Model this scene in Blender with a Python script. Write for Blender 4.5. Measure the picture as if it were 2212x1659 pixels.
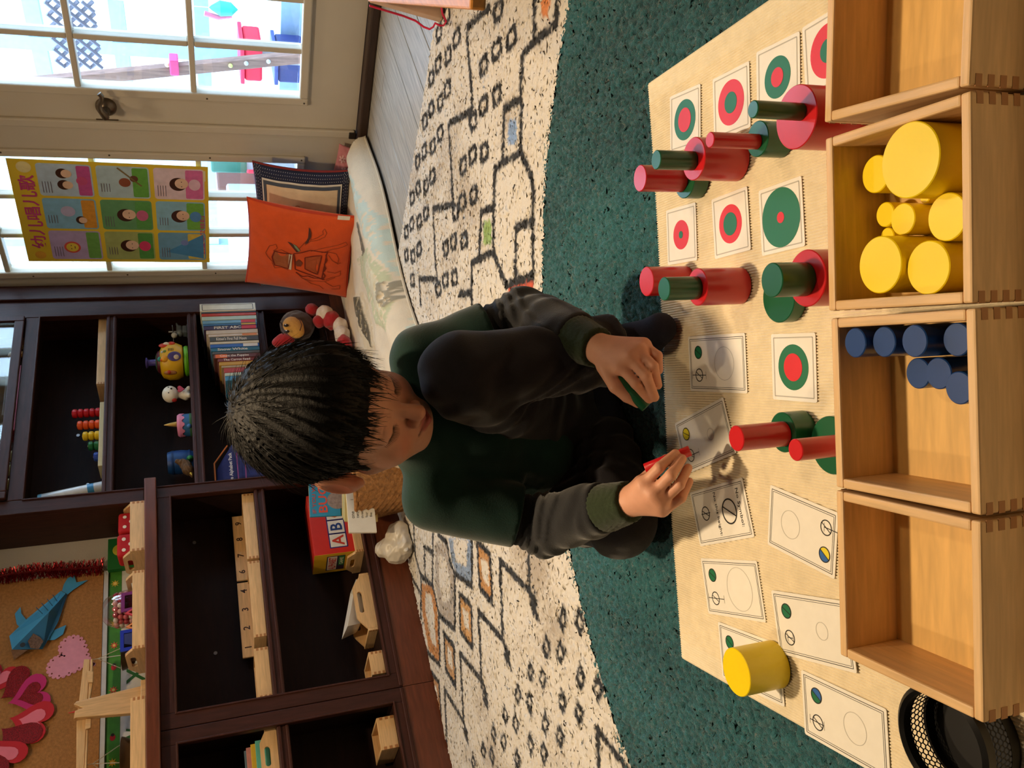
import bpy, math, random
import numpy as np
from mathutils import Matrix, Vector

for o in list(bpy.data.objects):
    bpy.data.objects.remove(o)
SC = bpy.context.scene
COL = SC.collection
random.seed(7)
rng = np.random.default_rng(7)

# ------------------------------------------------------------------ camera
W_, H_ = 2212.0, 1659.0
FPX, CAMH = 1829.51, 0.62
YAW, PITCH, ROLL = math.radians(51.2632), math.radians(19.6426), math.radians(3.7578)
_f = np.array([math.cos(PITCH) * math.cos(YAW), math.cos(PITCH) * math.sin(YAW), -math.sin(PITCH)])
_r = np.array([math.sin(YAW), -math.cos(YAW), 0.0])
_d = np.cross(_f, _r)
_r2 = math.cos(ROLL) * _r + math.sin(ROLL) * _d
_d2 = -math.sin(ROLL) * _r + math.cos(ROLL) * _d
CAMM = np.stack([_r2, _d2, _f], 1)
CAMC = np.array([0, 0, CAMH])
cam = bpy.data.cameras.new('camera')
cam.sensor_width = 36.0
cam.lens = FPX / W_ * 36.0
cam.clip_start = 0.02
camo = bpy.data.objects.new('camera', cam)
COL.objects.link(camo)
# the phone was held sideways: the picture's left is the room's up
mw = Matrix(((_d2[0], _r2[0], -_f[0], 0), (_d2[1], _r2[1], -_f[1], 0), (_d2[2], _r2[2], -_f[2], CAMH), (0, 0, 0, 1)))
camo.matrix_world = mw
SC.camera = camo

# ------------------------------------------------------------------ light
SC.view_settings.view_transform = 'Standard'
SC.view_settings.look = 'None'
SC.view_settings.gamma = 1.0
SC.view_settings.use_curve_mapping = False
SC.view_settings.exposure = -0.1
world = bpy.data.worlds.new('World')
SC.world = world
world.use_nodes = True
bg = world.node_tree.nodes['Background']
bg.inputs[0].default_value = (0.56, 0.77, 1.0, 1)
bg.inputs[1].default_value = 11.5
DOWNLIGHTS = [(0.86, 1.10, 27, 'recessed ceiling light over the boy'), (2.15, 1.55, 3.5, 'recessed ceiling light near the glass doors'),
              (0.05, 1.75, 7.5, 'recessed ceiling light over the counter end of the rug'), (1.35, -0.05, 6, 'recessed ceiling light over the wooden bench'),
              (-1.6, -0.6, 1.0, 'recessed ceiling light behind the viewer')]
CEIL = 2.45
SC.cycles.max_bounces = 6
SC.cycles.diffuse_bounces = 3
SC.cycles.glossy_bounces = 2
SC.cycles.transmission_bounces = 3
SC.cycles.transparent_max_bounces = 8
SC.cycles.caustics_reflective = False
SC.cycles.caustics_refractive = False


def ray(x, y):
    return CAMM @ np.array([(1659 - y) - 829.5, x - 1106.0, FPX])


def ZP(x, y, z=0.0):
    v = ray(x, y)
    return CAMC + v * (z - CAMH) / v[2]


def XP(x, y, X0):
    v = ray(x, y)
    return CAMC + v * X0 / v[0]


def YP(x, y, Y0):
    v = ray(x, y)
    return CAMC + v * Y0 / v[1]


def DP(x, y, dep):
    return CAMC + ray(x, y) * dep / FPX


# ------------------------------------------------------------------ materials
def lin(c):
    out = []
    for v in c[:3]:
        v = v / 255.0
        out.append(v / 12.92 if v <= 0.04045 else ((v + 0.055) / 1.055) ** 2.4)
    return tuple(out) + (1.0,)


MATC = {}


def mat(rgb, rough=0.55, var=0.06, scale=30.0, bump=0.0, bscale=None, metal=0.0, spec=0.5, sheen=0.0, attr=None,
        stretch=None, grain=0.0, emit=None, sss=0.0, coat=0.0):
    key = (tuple(rgb), rough, var, scale, bump, bscale, metal, spec, sheen, attr, stretch, grain, emit, sss, coat)
    if key in MATC:
        return MATC[key]
    m = bpy.data.materials.new('surface')
    m.use_nodes = True
    nt = m.node_tree
    N, L = nt.nodes, nt.links
    b = N['Principled BSDF']
    b.inputs['Roughness'].default_value = rough
    b.inputs['Metallic'].default_value = metal
    b.inputs['Specular IOR Level'].default_value = spec
    if sheen:
        b.inputs['Sheen Weight'].default_value = sheen
    if coat:
        b.inputs['Coat Weight'].default_value = coat
        b.inputs['Coat Roughness'].default_value = 0.15
    if sss:
        b.inputs['Subsurface Weight'].default_value = sss
        b.inputs['Subsurface Radius'].default_value = (0.012, 0.005, 0.003)
        b.inputs['Subsurface Scale'].default_value = 0.5
    tc = N.new('ShaderNodeTexCoord')
    mp = N.new('ShaderNodeMapping')
    L.new(tc.outputs['Object'], mp.inputs['Vector'])
    if stretch:
        mp.inputs['Scale'].default_value = stretch
    nz = N.new('ShaderNodeTexNoise')
    nz.inputs['Scale'].default_value = scale
    nz.inputs['Detail'].default_value = 4.0
    L.new(mp.outputs[0], nz.inputs['Vector'])
    mx = N.new('ShaderNodeMix')
    mx.data_type = 'RGBA'
    mx.blend_type = 'MULTIPLY'
    mx.inputs[0].default_value = 1.0
    rp = N.new('ShaderNodeMapRange')
    rp.inputs['From Min'].default_value = 0.25
    rp.inputs['From Max'].default_value = 0.75
    rp.inputs['To Min'].default_value = 1 - var * 2
    rp.inputs['To Max'].default_value = 1 + var
    L.new(nz.outputs[0], rp.inputs[0])
    if attr:
        at = N.new('ShaderNodeAttribute')
        at.attribute_name = attr
        L.new(at.outputs['Color'], mx.inputs[6])
    else:
        mx.inputs[6].default_value = lin(rgb)
    L.new(rp.outputs[0], mx.inputs[7])
    out = mx.outputs[2]
    if grain:
        wv = N.new('ShaderNodeTexNoise')
        wv.inputs['Scale'].default_value = 8.0
        wv.inputs['Detail'].default_value = 6.0
        wv.inputs['Distortion'].default_value = 0.6
        mp2 = N.new('ShaderNodeMapping')
        mp2.inputs['Scale'].default_value = stretch if stretch else (1, 12, 12)
        L.new(tc.outputs['Object'], mp2.inputs['Vector'])
        L.new(mp2.outputs[0], wv.inputs['Vector'])
        r2 = N.new('ShaderNodeMapRange')
        r2.inputs['From Min'].default_value = 0.3
        r2.inputs['From Max'].default_value = 0.7
        r2.inputs['To Min'].default_value = 1 - grain
        r2.inputs['To Max'].default_value = 1 + grain * 0.5
        L.new(wv.outputs[0], r2.inputs[0])
        m2 = N.new('ShaderNodeMix')
        m2.data_type = 'RGBA'
        m2.blend_type = 'MULTIPLY'
        m2.inputs[0].default_value = 1.0
        L.new(out, m2.inputs[6])
        L.new(r2.outputs[0], m2.inputs[7])
        out = m2.outputs[2]
    L.new(out, b.inputs['Base Color'])
    if emit:
        b.inputs['Emission Color'].default_value = lin(rgb)
        b.inputs['Emission Strength'].default_value = emit
    if bump:
        nb = N.new('ShaderNodeTexNoise')
        nb.inputs['Scale'].default_value = bscale or scale * 3
        nb.inputs['Detail'].default_value = 3.0
        L.new(tc.outputs['Object'], nb.inputs['Vector'])
        bp = N.new('ShaderNodeBump')
        bp.inputs['Strength'].default_value = bump
        bp.inputs['Distance'].default_value = 0.004
        L.new(nb.outputs[0], bp.inputs['Height'])
        L.new(bp.outputs[0], b.inputs['Normal'])
    MATC[key] = m
    return m


def glassmat(tint=(0.95, 0.98, 1.0), refl=0.06):
    key = ('glass', tint, refl)
    if key in MATC:
        return MATC[key]
    m = bpy.data.materials.new('clear_pane')
    m.use_nodes = True
    N, L = m.node_tree.nodes, m.node_tree.links
    N.clear()
    o = N.new('ShaderNodeOutputMaterial')
    t = N.new('ShaderNodeBsdfTransparent')
    t.inputs[0].default_value = tint + (1,)
    g = N.new('ShaderNodeBsdfGlossy')
    g.inputs['Roughness'].default_value = 0.03
    x = N.new('ShaderNodeMixShader')
    lw = N.new('ShaderNodeLayerWeight')
    lw.inputs[0].default_value = 0.25
    mr = N.new('ShaderNodeMapRange')
    mr.inputs['To Min'].default_value = refl
    mr.inputs['To Max'].default_value = 0.6
    L.new(lw.outputs['Facing'], mr.inputs[0])
    L.new(mr.outputs[0], x.inputs[0])
    L.new(t.outputs[0], x.inputs[1])
    L.new(g.outputs[0], x.inputs[2])
    L.new(x.outputs[0], o.inputs[0])
    MATC[key] = m
    return m


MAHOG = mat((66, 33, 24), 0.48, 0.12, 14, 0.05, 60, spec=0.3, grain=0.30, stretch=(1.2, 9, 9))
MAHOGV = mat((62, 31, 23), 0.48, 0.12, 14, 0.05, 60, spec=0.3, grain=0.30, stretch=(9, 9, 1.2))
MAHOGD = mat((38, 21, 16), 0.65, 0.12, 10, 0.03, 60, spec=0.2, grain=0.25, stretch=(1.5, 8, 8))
COUNTER = mat((104, 54, 33), 0.35, 0.1, 12, 0.04, 60, grain=0.28, stretch=(1.2, 10, 10))
BEECH = mat((226, 186, 134), 0.42, 0.05, 16, 0.05, 120, grain=0.14, stretch=(1.5, 16, 16))
BEECHY = mat((224, 184, 132), 0.42, 0.05, 16, 0.05, 120, grain=0.14, stretch=(16, 1.5, 16))
BEECHV = mat((222, 182, 130), 0.42, 0.05, 16, 0.05, 120, grain=0.14, stretch=(16, 16, 1.5))
BEECHD = mat((178, 122, 72), 0.5, 0.06, 40, 0.05, 120)
WHITEP = mat((206, 196, 178), 0.45, 0.02, 8, 0.03, 90)
WALLM = mat((214, 206, 190), 0.8, 0.02, 12, 0.08, 200)

# ------------------------------------------------------------------ mesh helpers
PM = {}


def _par(o, parent):
    if parent is not None:
        o.parent = parent
        PM[o.name] = PM.get(parent.name, Matrix())


def tag(o, label=None, cat=None, group=None, kind=None):
    if label:
        o['label'] = label
    if cat:
        o['category'] = cat
    if group:
        o['group'] = group
    if kind:
        o['kind'] = kind
    return o


def thing(name, label, cat, loc=(0, 0, 0), rotz=0.0, group=None, kind=None, mtx=None):
    o = bpy.data.objects.new(name, None)
    o.empty_display_size = 0.05
    COL.objects.link(o)
    M = mtx if mtx is not None else Matrix.Translation(Vector([float(v) for v in loc])) @ Matrix.Rotation(rotz, 4, 'Z')
    o.matrix_world = M
    PM[o.name] = M.copy()
    return tag(o, label, cat, group, kind)


def add_mesh(name, V, F, m, parent=None, smooth=False, world=False, bevel=0.0, bseg=2, auto=None, colors=None):
    V = np.asarray(V, float)
    if world and parent is not None:
        A = np.array(PM[parent.name].inverted())
        V = V @ A[:3, :3].T + A[:3, 3]
    me = bpy.data.meshes.new(name)
    me.from_pydata(V.tolist(), [], [list(map(int, f)) for f in F] if not isinstance(F, np.ndarray) else F.tolist())
    me.update()
    if isinstance(m, (list, tuple)):
        for k in m:
            me.materials.append(k)
    elif m is not None:
        me.materials.append(m)
    if smooth:
        me.polygons.foreach_set('use_smooth', [True] * len(me.polygons))
        if auto is not None:
            me.set_sharp_from_angle(angle=math.radians(auto))
    if colors is not None:
        ca = me.color_attributes.new('Col', 'FLOAT_COLOR', 'POINT')
        ca.data.foreach_set('color', np.asarray(colors, np.float32).ravel())
    o = bpy.data.objects.new(name, me)
    COL.objects.link(o)
    _par(o, parent)
    if bevel:
        bv = o.modifiers.new('bevel', 'BEVEL')
        bv.width = bevel
        bv.segments = bseg
        bv.limit_method = 'ANGLE'
        bv.angle_limit = math.radians(40)
    return o


class MB:
    def __init__(s):
        s.V, s.F = [], []
        s.T = None

    def add(s, V, F):
        b = len(s.V)
        for v in V:
            v = Vector([float(c) for c in v])
            if s.T is not None:
                v = s.T @ v
            s.V.append(tuple(v))
        s.F += [tuple(int(i) + b for i in f) for f in F]
        return s

    def box(s, x0, x1, y0, y1, z0, z1):
        V = [(x, y, z) for z in (z0, z1) for y in (y0, y1) for x in (x0, x1)]
        return s.add(V, [(0, 2, 3, 1), (4, 5, 7, 6), (0, 1, 5, 4), (2, 6, 7, 3), (0, 4, 6, 2), (1, 3, 7, 5)])

    def rings(s, R, cap=True, close=False):
        n = len(R[0])
        V = [p for r in R for p in r]
        F = []
        m = len(R)
        for i in range(m - (0 if close else 1)):
            j = (i + 1) % m
            for k in range(n):
                l = (k + 1) % n
                F.append((i * n + k, i * n + l, j * n + l, j * n + k))
        if cap and not close:
            F.append(tuple(range(n))[::-1])
            F.append(tuple((m - 1) * n + k for k in range(n)))
        return s.add(V, F)

    def lathe(s, prof, seg=24, c=(0, 0, 0), cap=True):
        R = [[(c[0] + r * math.cos(2 * math.pi * k / seg), c[1] + r * math.sin(2 * math.pi * k / seg), c[2] + z) for k in range(seg)] for r, z in prof]
        return s.rings(R, cap)

    def cyl(s, c, r, h, seg=24, r2=None):
        return s.lathe([(r, 0), (r if r2 is None else r2, h)], seg, c)

    def tube(s, P, r, seg=8, close=False):
        P = [np.array(p, float) for p in P]
        rr = r if hasattr(r, '__len__') else [r] * len(P)
        R = []
        up = None
        for i, p in enumerate(P):
            a = P[i - 1] if (i > 0 or close) else p
            b = P[(i + 1) % len(P)] if (i < len(P) - 1 or close) else p
            t = b - a
            t = t / (np.linalg.norm(t) + 1e-12)
            if up is None:
                up = np.array([0, 0, 1.0]) if abs(t[2]) < 0.9 else np.array([1.0, 0, 0])
            n = up - t * (up @ t)
            n /= np.linalg.norm(n) + 1e-12
            up = n
            bn = np.cross(t, n)
            R.append([tuple(p + rr[i] * (math.cos(2 * math.pi * k / seg) * n + math.sin(2 * math.pi * k / seg) * bn)) for k in range(seg)])
        return s.rings(R, True, close)

    def prism(s, poly, z0, z1):
        n = len(poly)
        V = [(x, y, z0) for x, y in poly] + [(x, y, z1) for x, y in poly]
        F = [tuple(range(n))[::-1], tuple(range(n, 2 * n))]
        for i in range(n):
            j = (i + 1) % n
            F.append((i, j, n + j, n + i))
        return s.add(V, F)

    def sphere(s, c, r, seg=16, ring=10):
        rx, ry, rz = (r, r, r) if not hasattr(r, '__len__') else r
        R = []
        for i in range(ring + 1):
            a = math.pi * (i / ring) - math.pi / 2
            a = max(-math.pi / 2 + 0.02, min(math.pi / 2 - 0.02, a))
            R.append([(c[0] + rx * math.cos(a) * math.cos(2 * math.pi * k / seg), c[1] + ry * math.cos(a) * math.sin(2 * math.pi * k / seg), c[2] + rz * math.sin(a)) for k in range(seg)])
        return s.rings(R)

    def build(s, name, m, parent=None, smooth=False, world=False, bevel=0.0, auto=35, bseg=2):
        return add_mesh(name, s.V, s.F, m, parent, smooth, world, bevel, bseg, auto if smooth else None)


def basis(x, y, org):
    """matrix with local x, y axes along the given world vectors, z = x cross y"""
    x = Vector([float(v) for v in x]).normalized()
    y = Vector([float(v) for v in y])
    z = x.cross(y).normalized()
    y = z.cross(x)
    M = Matrix((x, y, z)).transposed().to_4x4()
    M.translation = Vector([float(v) for v in org])
    return M


def front(x, z, y):
    """frame on a surface facing the room (-Y): local x = right, y = up, z = out of the surface"""
    return basis((1, 0, 0), (0, 0, 1), (x, y, z))


TXT = {}


def text_vf(s, bold=False):
    key = (s, bold)
    if key not in TXT:
        cu = bpy.data.curves.new('t', 'FONT')
        cu.body = s
        cu.size = 1.0
        cu.resolution_u = 2
        cu.align_x = 'CENTER'
        cu.align_y = 'CENTER'
        if bold:
            cu.offset = 0.02
        o = bpy.data.objects.new('t', cu)
        COL.objects.link(o)
        dg = bpy.context.evaluated_depsgraph_get()
        me = bpy.data.meshes.new_from_object(o.evaluated_get(dg))
        V = np.array([tuple(v.co) for v in me.vertices]) if len(me.vertices) else np.zeros((0, 3))
        F = [tuple(p.vertices) for p in me.polygons]
        bpy.data.objects.remove(o)
        bpy.data.curves.remove(cu)
        bpy.data.meshes.remove(me)
        TXT[key] = (V, F)
    return TXT[key]


def text(s, M, size, m, parent, name='lettering', width=None, bold=True, height=None):
    """flat lettering, M: world frame (x reading direction, y letter up)"""
    V, F = text_vf(s, bold)
    if len(V) == 0:
        return None
    V = V.copy()
    mn, mx = V.min(0), V.max(0)
    V -= (mn + mx) / 2
    sx = sy = size / max(mx[1] - mn[1], 1e-6)
    if width:
        sx = width / max(mx[0] - mn[0], 1e-6)
        if not size:
            sy = sx
    V[:, 0] *= sx
    V[:, 1] *= sy
    A = np.array(M)
    V = V @ A[:3, :3].T + A[:3, 3]
    return add_mesh(name, V, F, m, parent, world=True)


def flat(poly, M, m, parent, name, th=0.0006):
    """flat print / thin sheet: polygon in the local plane of M, a hair proud"""
    b = MB()
    b.T = M
    b.prism(poly, 0.0, th)
    return b.build(name, m, parent, world=True)


def circ(cx, cy, r, n=28, ry=None):
    ry = r if ry is None else ry
    return [(cx + r * math.cos(2 * math.pi * k / n), cy + ry * math.sin(2 * math.pi * k / n)) for k in range(n)]


def heart(cx, cy, s, n=36, rot=0.0):
    P = []
    for k in range(n):
        t = 2 * math.pi * k / n
        x = 16 * math.sin(t) ** 3
        y = 13 * math.cos(t) - 5 * math.cos(2 * t) - 2 * math.cos(3 * t) - math.cos(4 * t)
        x, y = x / 17 * s, y / 17 * s
        P.append((cx + x * math.cos(rot) - y * math.sin(rot), cy + x * math.sin(rot) + y * math.cos(rot)))
    return P[::-1]


def rect(x0, x1, y0, y1):
    return [(x0, y0), (x1, y0), (x1, y1), (x0, y1)]


def rrect(x0, x1, y0, y1, r, n=5):
    P = []
    for cx, cy, a in ((x1 - r, y0 + r, -90), (x1 - r, y1 - r, 0), (x0 + r, y1 - r, 90), (x0 + r, y0 + r, 180)):
        for k in range(n + 1):
            t = math.radians(a + 90 * k / n)
            P.append((cx + r * math.cos(t), cy + r * math.sin(t)))
    return P


def ringpoly(M, parent, m, cx, cy, r, w, name='ring', n=32, th=0.0006, ry=None):
    ry = ry or r
    b = MB()
    b.T = M
    for k in range(n):
        a0, a1 = 2 * math.pi * k / n, 2 * math.pi * (k + 1) / n
        V = [(cx + (r + s) * math.cos(a), cy + (ry + s) * math.sin(a), th) for a in (a0, a1) for s in (-w / 2, w / 2)]
        b.add(V, [(0, 1, 3, 2)])
    return b.build(name, m, parent, world=True)


def strokes(M, parent, m, segs, w, name='line', th=0.0006):
    b = MB()
    b.T = M
    for (x0, y0, x1, y1) in segs:
        d = np.array([x1 - x0, y1 - y0])
        d = d / (np.linalg.norm(d) + 1e-9)
        n = np.array([-d[1], d[0]]) * w / 2
        b.add([(x0 + n[0], y0 + n[1], th), (x0 - n[0], y0 - n[1], th), (x1 - n[0], y1 - n[1], th), (x1 + n[0], y1 + n[1], th)], [(0, 1, 2, 3)])
    return b.build(name, m, parent, world=True)


# ------------------------------------------------------------------ implicit surfaces
def sd_cone(P, a, b, ra, rb):
    a, b = np.asarray(a, float), np.asarray(b, float)
    ab = b - a
    t = np.clip(((P - a) @ ab) / (ab @ ab + 1e-12), 0, 1)
    return np.linalg.norm(P - a - t[:, None] * ab, axis=1) - (ra + (rb - ra) * t)


def sd_ell(P, c, r, R=None):
    Q = P - np.asarray(c, float)
    if R is not None:
        Q = Q @ R
    r = np.asarray(r, float)
    k = np.linalg.norm(Q / r, axis=1)
    k2 = np.linalg.norm(Q / (r * r), axis=1) + 1e-9
    return k * (k - 1) / k2


def smin(a, b, k):
    h = np.clip(0.5 + 0.5 * (b - a) / k, 0, 1)
    return b + (a - b) * h - k * h * (1 - h)


def smax(a, b, k):
    return -smin(-a, -b, k)


def surfnet(f, lo, hi, h, B=12):
    lo, hi = np.asarray(lo, float), np.asarray(hi, float)
    nb = np.ceil((hi - lo) / (h * B)).astype(int)
    n = nb * B
    D = np.full(tuple(n), 1.0, np.float32)
    bi = np.stack(np.meshgrid(*[np.arange(k) for k in nb], indexing='ij'), -1).reshape(-1, 3)
    cen = lo + (bi * B + (B - 1) / 2) * h
    dc = np.concatenate([f(c) for c in np.array_split(cen, max(1, len(cen) // 100000))])
    lim = 0.87 * B * h * 1.25 + 0.012
    loc = np.stack(np.meshgrid(*[np.arange(B)] * 3, indexing='ij'), -1).reshape(-1, 3)
    for i in np.nonzero(dc < -lim)[0]:
        x, y, z = bi[i] * B
        D[x:x + B, y:y + B, z:z + B] = -1.0
    act = np.nonzero(np.abs(dc) <= lim)[0]
    for ch in np.array_split(act, max(1, len(act) // 60)):
        if len(ch) == 0:
            continue
        P = lo + ((bi[ch][:, None, :] * B + loc[None]) * h).reshape(-1, 3)
        d = f(P).reshape(len(ch), B, B, B)
        for q, i in enumerate(ch):
            x, y, z = bi[i] * B
            D[x:x + B, y:y + B, z:z + B] = d[q]
    S = D < 0
    cor = [(i, j, k) for i in (0, 1) for j in (0, 1) for k in (0, 1)]

    def sl(A, c):
        return A[c[0]:A.shape[0] - 1 + c[0], c[1]:A.shape[1] - 1 + c[1], c[2]:A.shape[2] - 1 + c[2]]
    cnt = sum(sl(S, c).astype(np.int8) for c in cor)
    ac = np.argwhere((cnt > 0) & (cnt < 8))
    vals = np.stack([D[ac[:, 0] + c[0], ac[:, 1] + c[1], ac[:, 2] + c[2]] for c in cor], 1)
    ps = np.zeros((len(ac), 3))
    cn = np.zeros(len(ac))
    for i, a in enumerate(cor):
        for j, b in enumerate(cor):
            if j > i and sum(abs(np.array(a) - np.array(b))) == 1:
                va, vb = vals[:, i], vals[:, j]
                x = (va < 0) != (vb < 0)
                t = np.where(x, va / np.where(x, va - vb, 1), 0)
                p = np.array(a)[None] + t[:, None] * (np.array(b) - np.array(a))[None]
                ps += p * x[:, None]
                cn += x
    V = lo + (ac + ps / cn[:, None]) * h
    idx = np.full(cnt.shape, -1, np.int64)
    idx[ac[:, 0], ac[:, 1], ac[:, 2]] = np.arange(len(ac))
    F = []
    for a in range(3):
        b, c = (a + 1) % 3, (a + 2) % 3
        A0 = [slice(None)] * 3
        A1 = [slice(None)] * 3
        A0[a], A1[a] = slice(0, -1), slice(1, None)
        s0, s1 = S[tuple(A0)], S[tuple(A1)]
        e = np.argwhere(s0 != s1)
        ok = (e[:, b] > 0) & (e[:, c] > 0) & (e[:, b] < S.shape[b] - 1) & (e[:, c] < S.shape[c] - 1)
        e = e[ok]
        fl = s0[e[:, 0], e[:, 1], e[:, 2]]
        q = []
        for db, dcc in ((-1, -1), (0, -1), (0, 0), (-1, 0)):
            g = e.copy()
            g[:, b] += db
            g[:, c] += dcc
            q.append(idx[g[:, 0], g[:, 1], g[:, 2]])
        q = np.stack(q, 1)
        q[~fl] = q[~fl][:, ::-1]
        F.append(q)
    F = np.concatenate(F)
    F = F[(F >= 0).all(1)]
    return V, F


def blob(prims, h, k=0.01, pad=0.02, extra=None):
    """smooth union of cones (a,b,ra,rb) / ellipsoids (c,(rx,ry,rz)) -> mesh"""
    pts = []
    for p in prims:
        if len(p) == 4:
            pts += [np.array(p[0]) - p[2], np.array(p[0]) + p[2], np.array(p[1]) - p[3], np.array(p[1]) + p[3]]
        else:
            mr = max(p[1])
            pts += [np.array(p[0]) - mr, np.array(p[0]) + mr]
    lo, hi = np.min(pts, 0) - pad, np.max(pts, 0) + pad

    def f(P):
        d = None
        for p in prims:
            e = sd_cone(P, *p) if len(p) == 4 else sd_ell(P, p[0], p[1])
            d = e if d is None else smin(d, e, k)
        if extra is not None:
            d = extra(P, d)
        return d
    return surfnet(f, lo, hi, h)


def noise3(P, s, seed=0):
    """cheap smooth noise: sum of rotated sines, in -1..1"""
    r = np.random.default_rng(seed)
    v = np.zeros(len(P))
    for k in range(6):
        d = r.normal(size=3)
        d /= np.linalg.norm(d)
        v += np.sin(P @ d * s * r.uniform(0.6, 1.7) + r.uniform(0, 6.28)) / 6
    return v * 1.6


def ncol(*c):
    return np.array(lin(c))

# ================================================================== the room
YF, YW, XD = 2.652, 2.87, 2.80       # cabinet faces, wall behind them, door wall


def struct(name, b, m, label=None, **k):
    o = b.build(name, m, **k)
    o['kind'] = 'structure'
    if label:
        o['label'] = label
    return o


PLANKM = mat((172, 168, 160), 0.42, 0.10, 9, 0.08, 80, grain=0.34, stretch=(0.8, 14, 14))
fl = struct('floor', MB().box(-4.5, 2.86, -4.5, 2.95, -0.06, -0.006), mat((120, 116, 110), 0.7), 'grey wood plank floor by the glass doors')
rr = random.Random(3)
y = 0.2
k = 0
while y < 2.86:
    x = -0.4 - (k % 3) * 0.33
    while x < 2.76:
        x1 = min(x + 1.22, 2.765)
        if x1 > 1.2 and x < 2.76:
            b = MB().box(max(x, -0.4) + 0.0012, x1 - 0.0012, y + 0.0012, min(y + 0.118, 2.86), -0.006, -0.0004 * rr.random())
            b.build('plank', PLANKM, fl, bevel=0.0012, bseg=1)
        x += 1.22
    y += 0.12
    k += 1
struct('wall_back', MB().box(-4.5, 2.9, YW, YW + 0.08, 0, CEIL), WALLM, 'white painted wall behind the counter')
struct('wall_left', MB().box(-4.58, -4.5, -4.5, 2.95, 0, CEIL), WALLM, 'plain wall at the far left')
struct('wall_rear', MB().box(-4.5, 2.9, -4.58, -4.5, 0, CEIL), WALLM, 'plain wall behind the viewer')
DT = 2.22
struct('wall_right', MB().box(XD, XD + 0.1, -4.5, 1.05, 0, CEIL).box(XD, XD + 0.1, 1.05, 2.95, DT + 0.03, CEIL).box(XD, XD + 0.1, 2.735, 2.95, 0, DT + 0.03), WHITEP, 'cream wall around the glass doors')
struct('ceiling', MB().box(-4.58, 2.95, -4.58, 2.95, CEIL, CEIL + 0.06), mat((225, 220, 208), 0.9, 0.02), 'white ceiling')
struct('trim_1', MB().box(XD - 0.055, XD + 0.06, 1.05, 2.735, 0.0, 0.032), mat((58, 40, 30), 0.5, 0.15, 30, grain=0.2, stretch=(10, 1, 10)), 'dark brown door threshold', bevel=0.006)
struct('trim_2', MB().box(XD - 0.018, XD + 0.06, 2.695, 2.735, 0.03, DT + 0.03).box(XD - 0.018, XD + 0.06, 1.05, 1.085, 0.03, DT + 0.03).box(XD - 0.018, XD + 0.06, 1.05, 2.735, DT, DT + 0.05), WHITEP, 'cream door frame', bevel=0.004)

for (lx, ly, pw, lab_) in DOWNLIGHTS:
    t = thing('ceiling_light', lab_, 'ceiling light', (lx, ly, CEIL - 0.012), group='recessed ceiling lights')
    MB().lathe([(0.075, 0.0), (0.095, 0.0), (0.095, 0.012), (0.075, 0.012)], 32, cap=False).build('trim_ring', mat((235, 230, 220), 0.4), t, smooth=True)
    MB().cyl((0, 0, 0.006), 0.074, 0.004, 32).build('lens', mat((255, 214, 160), 0.5, emit=6.0), t)
    ld = bpy.data.lights.new('bulb', 'AREA')
    ld.shape = 'DISK'
    ld.size = 0.14
    ld.energy = pw
    ld.color = (1.0, 0.74, 0.45)
    ld.spread = math.radians(125)
    lo_ = bpy.data.objects.new('bulb', ld)
    COL.objects.link(lo_)
    lo_.parent = t
    lo_.location = (0, 0, -0.004)

# ------------------------------------------------------------------ glass doors
PANE = glassmat()
SCREW = mat((70, 60, 50), 0.5)


def glass_door(name, label, y0, y1, g0, g1):
    d = thing(name, label, None, (XD + 0.02, (y0 + y1) / 2, 0.034), kind='structure')
    z0, z1 = 0.034, DT - 0.004
    gz0 = 0.245
    pitch = 0.362
    gz1 = gz0 + 5 * pitch
    xa, xb = XD, XD + 0.045
    for (a, c) in ((y0, g0), (g1, y1)):
        MB().box(xa, xb, a, c, z0, z1).build('stile', WHITEP, d, world=True)
    MB().box(xa, xb, g0, g1, z0, gz0).build('rail', WHITEP, d, world=True)
    MB().box(xa, xb, g0, g1, gz1, z1).build('rail', WHITEP, d, world=True)
    # moulded frame screwed round the glass
    fr = MB()
    w = 0.026
    fr.box(xa - 0.014, xa, g0 - w, g0 + 0.004, gz0 - w, gz1 + w).box(xa - 0.014, xa, g1 - 0.004, g1 + w, gz0 - w, gz1 + w)
    fr.box(xa - 0.014, xa, g0 + 0.004, g1 - 0.004, gz0 - w, gz0 + 0.004).box(xa - 0.014, xa, g0 + 0.004, g1 - 0.004, gz1 - 0.004, gz1 + w)
    f = fr.build('glazing_frame', WHITEP, d, world=True, bevel=0.005)
    for yy in (g0 - 0.014, g1 + 0.014):
        for zz in (gz0 - 0.012, gz0 + 0.32, gz0 + 0.66, gz0 + 1.0):
            b = MB()
            b.T = basis((0, 1, 0), (0, 0, 1), (xa - 0.0135, yy, zz)) @ Matrix.Rotation(math.pi, 4, 'X')
            b.cyl((0, 0, 0), 0.0035, 0.0012, 10)
            b.build('screw', SCREW, f, world=True)
    cw = (g1 - g0) / 3
    mwid = 0.020
    for r in range(1, 5):
        z = gz0 + r * pitch
        MB().box(xa - 0.006, xb - 0.004, g0, g1, z - mwid / 2, z + mwid / 2).build('muntin', WHITEP, d, world=True, bevel=0.004)
    for c in (1, 2):
        yy = g0 + c * cw
        for r in range(5):
            MB().box(xa - 0.005, xb - 0.005, yy - mwid / 2, yy + mwid / 2, gz0 + r * pitch + mwid / 2 * (r > 0), gz0 + (r + 1) * pitch - mwid / 2).build('muntin', WHITEP, d, world=True, bevel=0.004)
    for r in range(5):
        for c in range(3):
            MB().box(xa + 0.018, xa + 0.022, g0 + c * cw + mwid / 2, g0 + (c + 1) * cw - mwid / 2, gz0 + r * pitch + mwid / 2, gz0 + (r + 1) * pitch - mwid / 2).build('pane', PANE, d, world=True)
    return d


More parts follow.
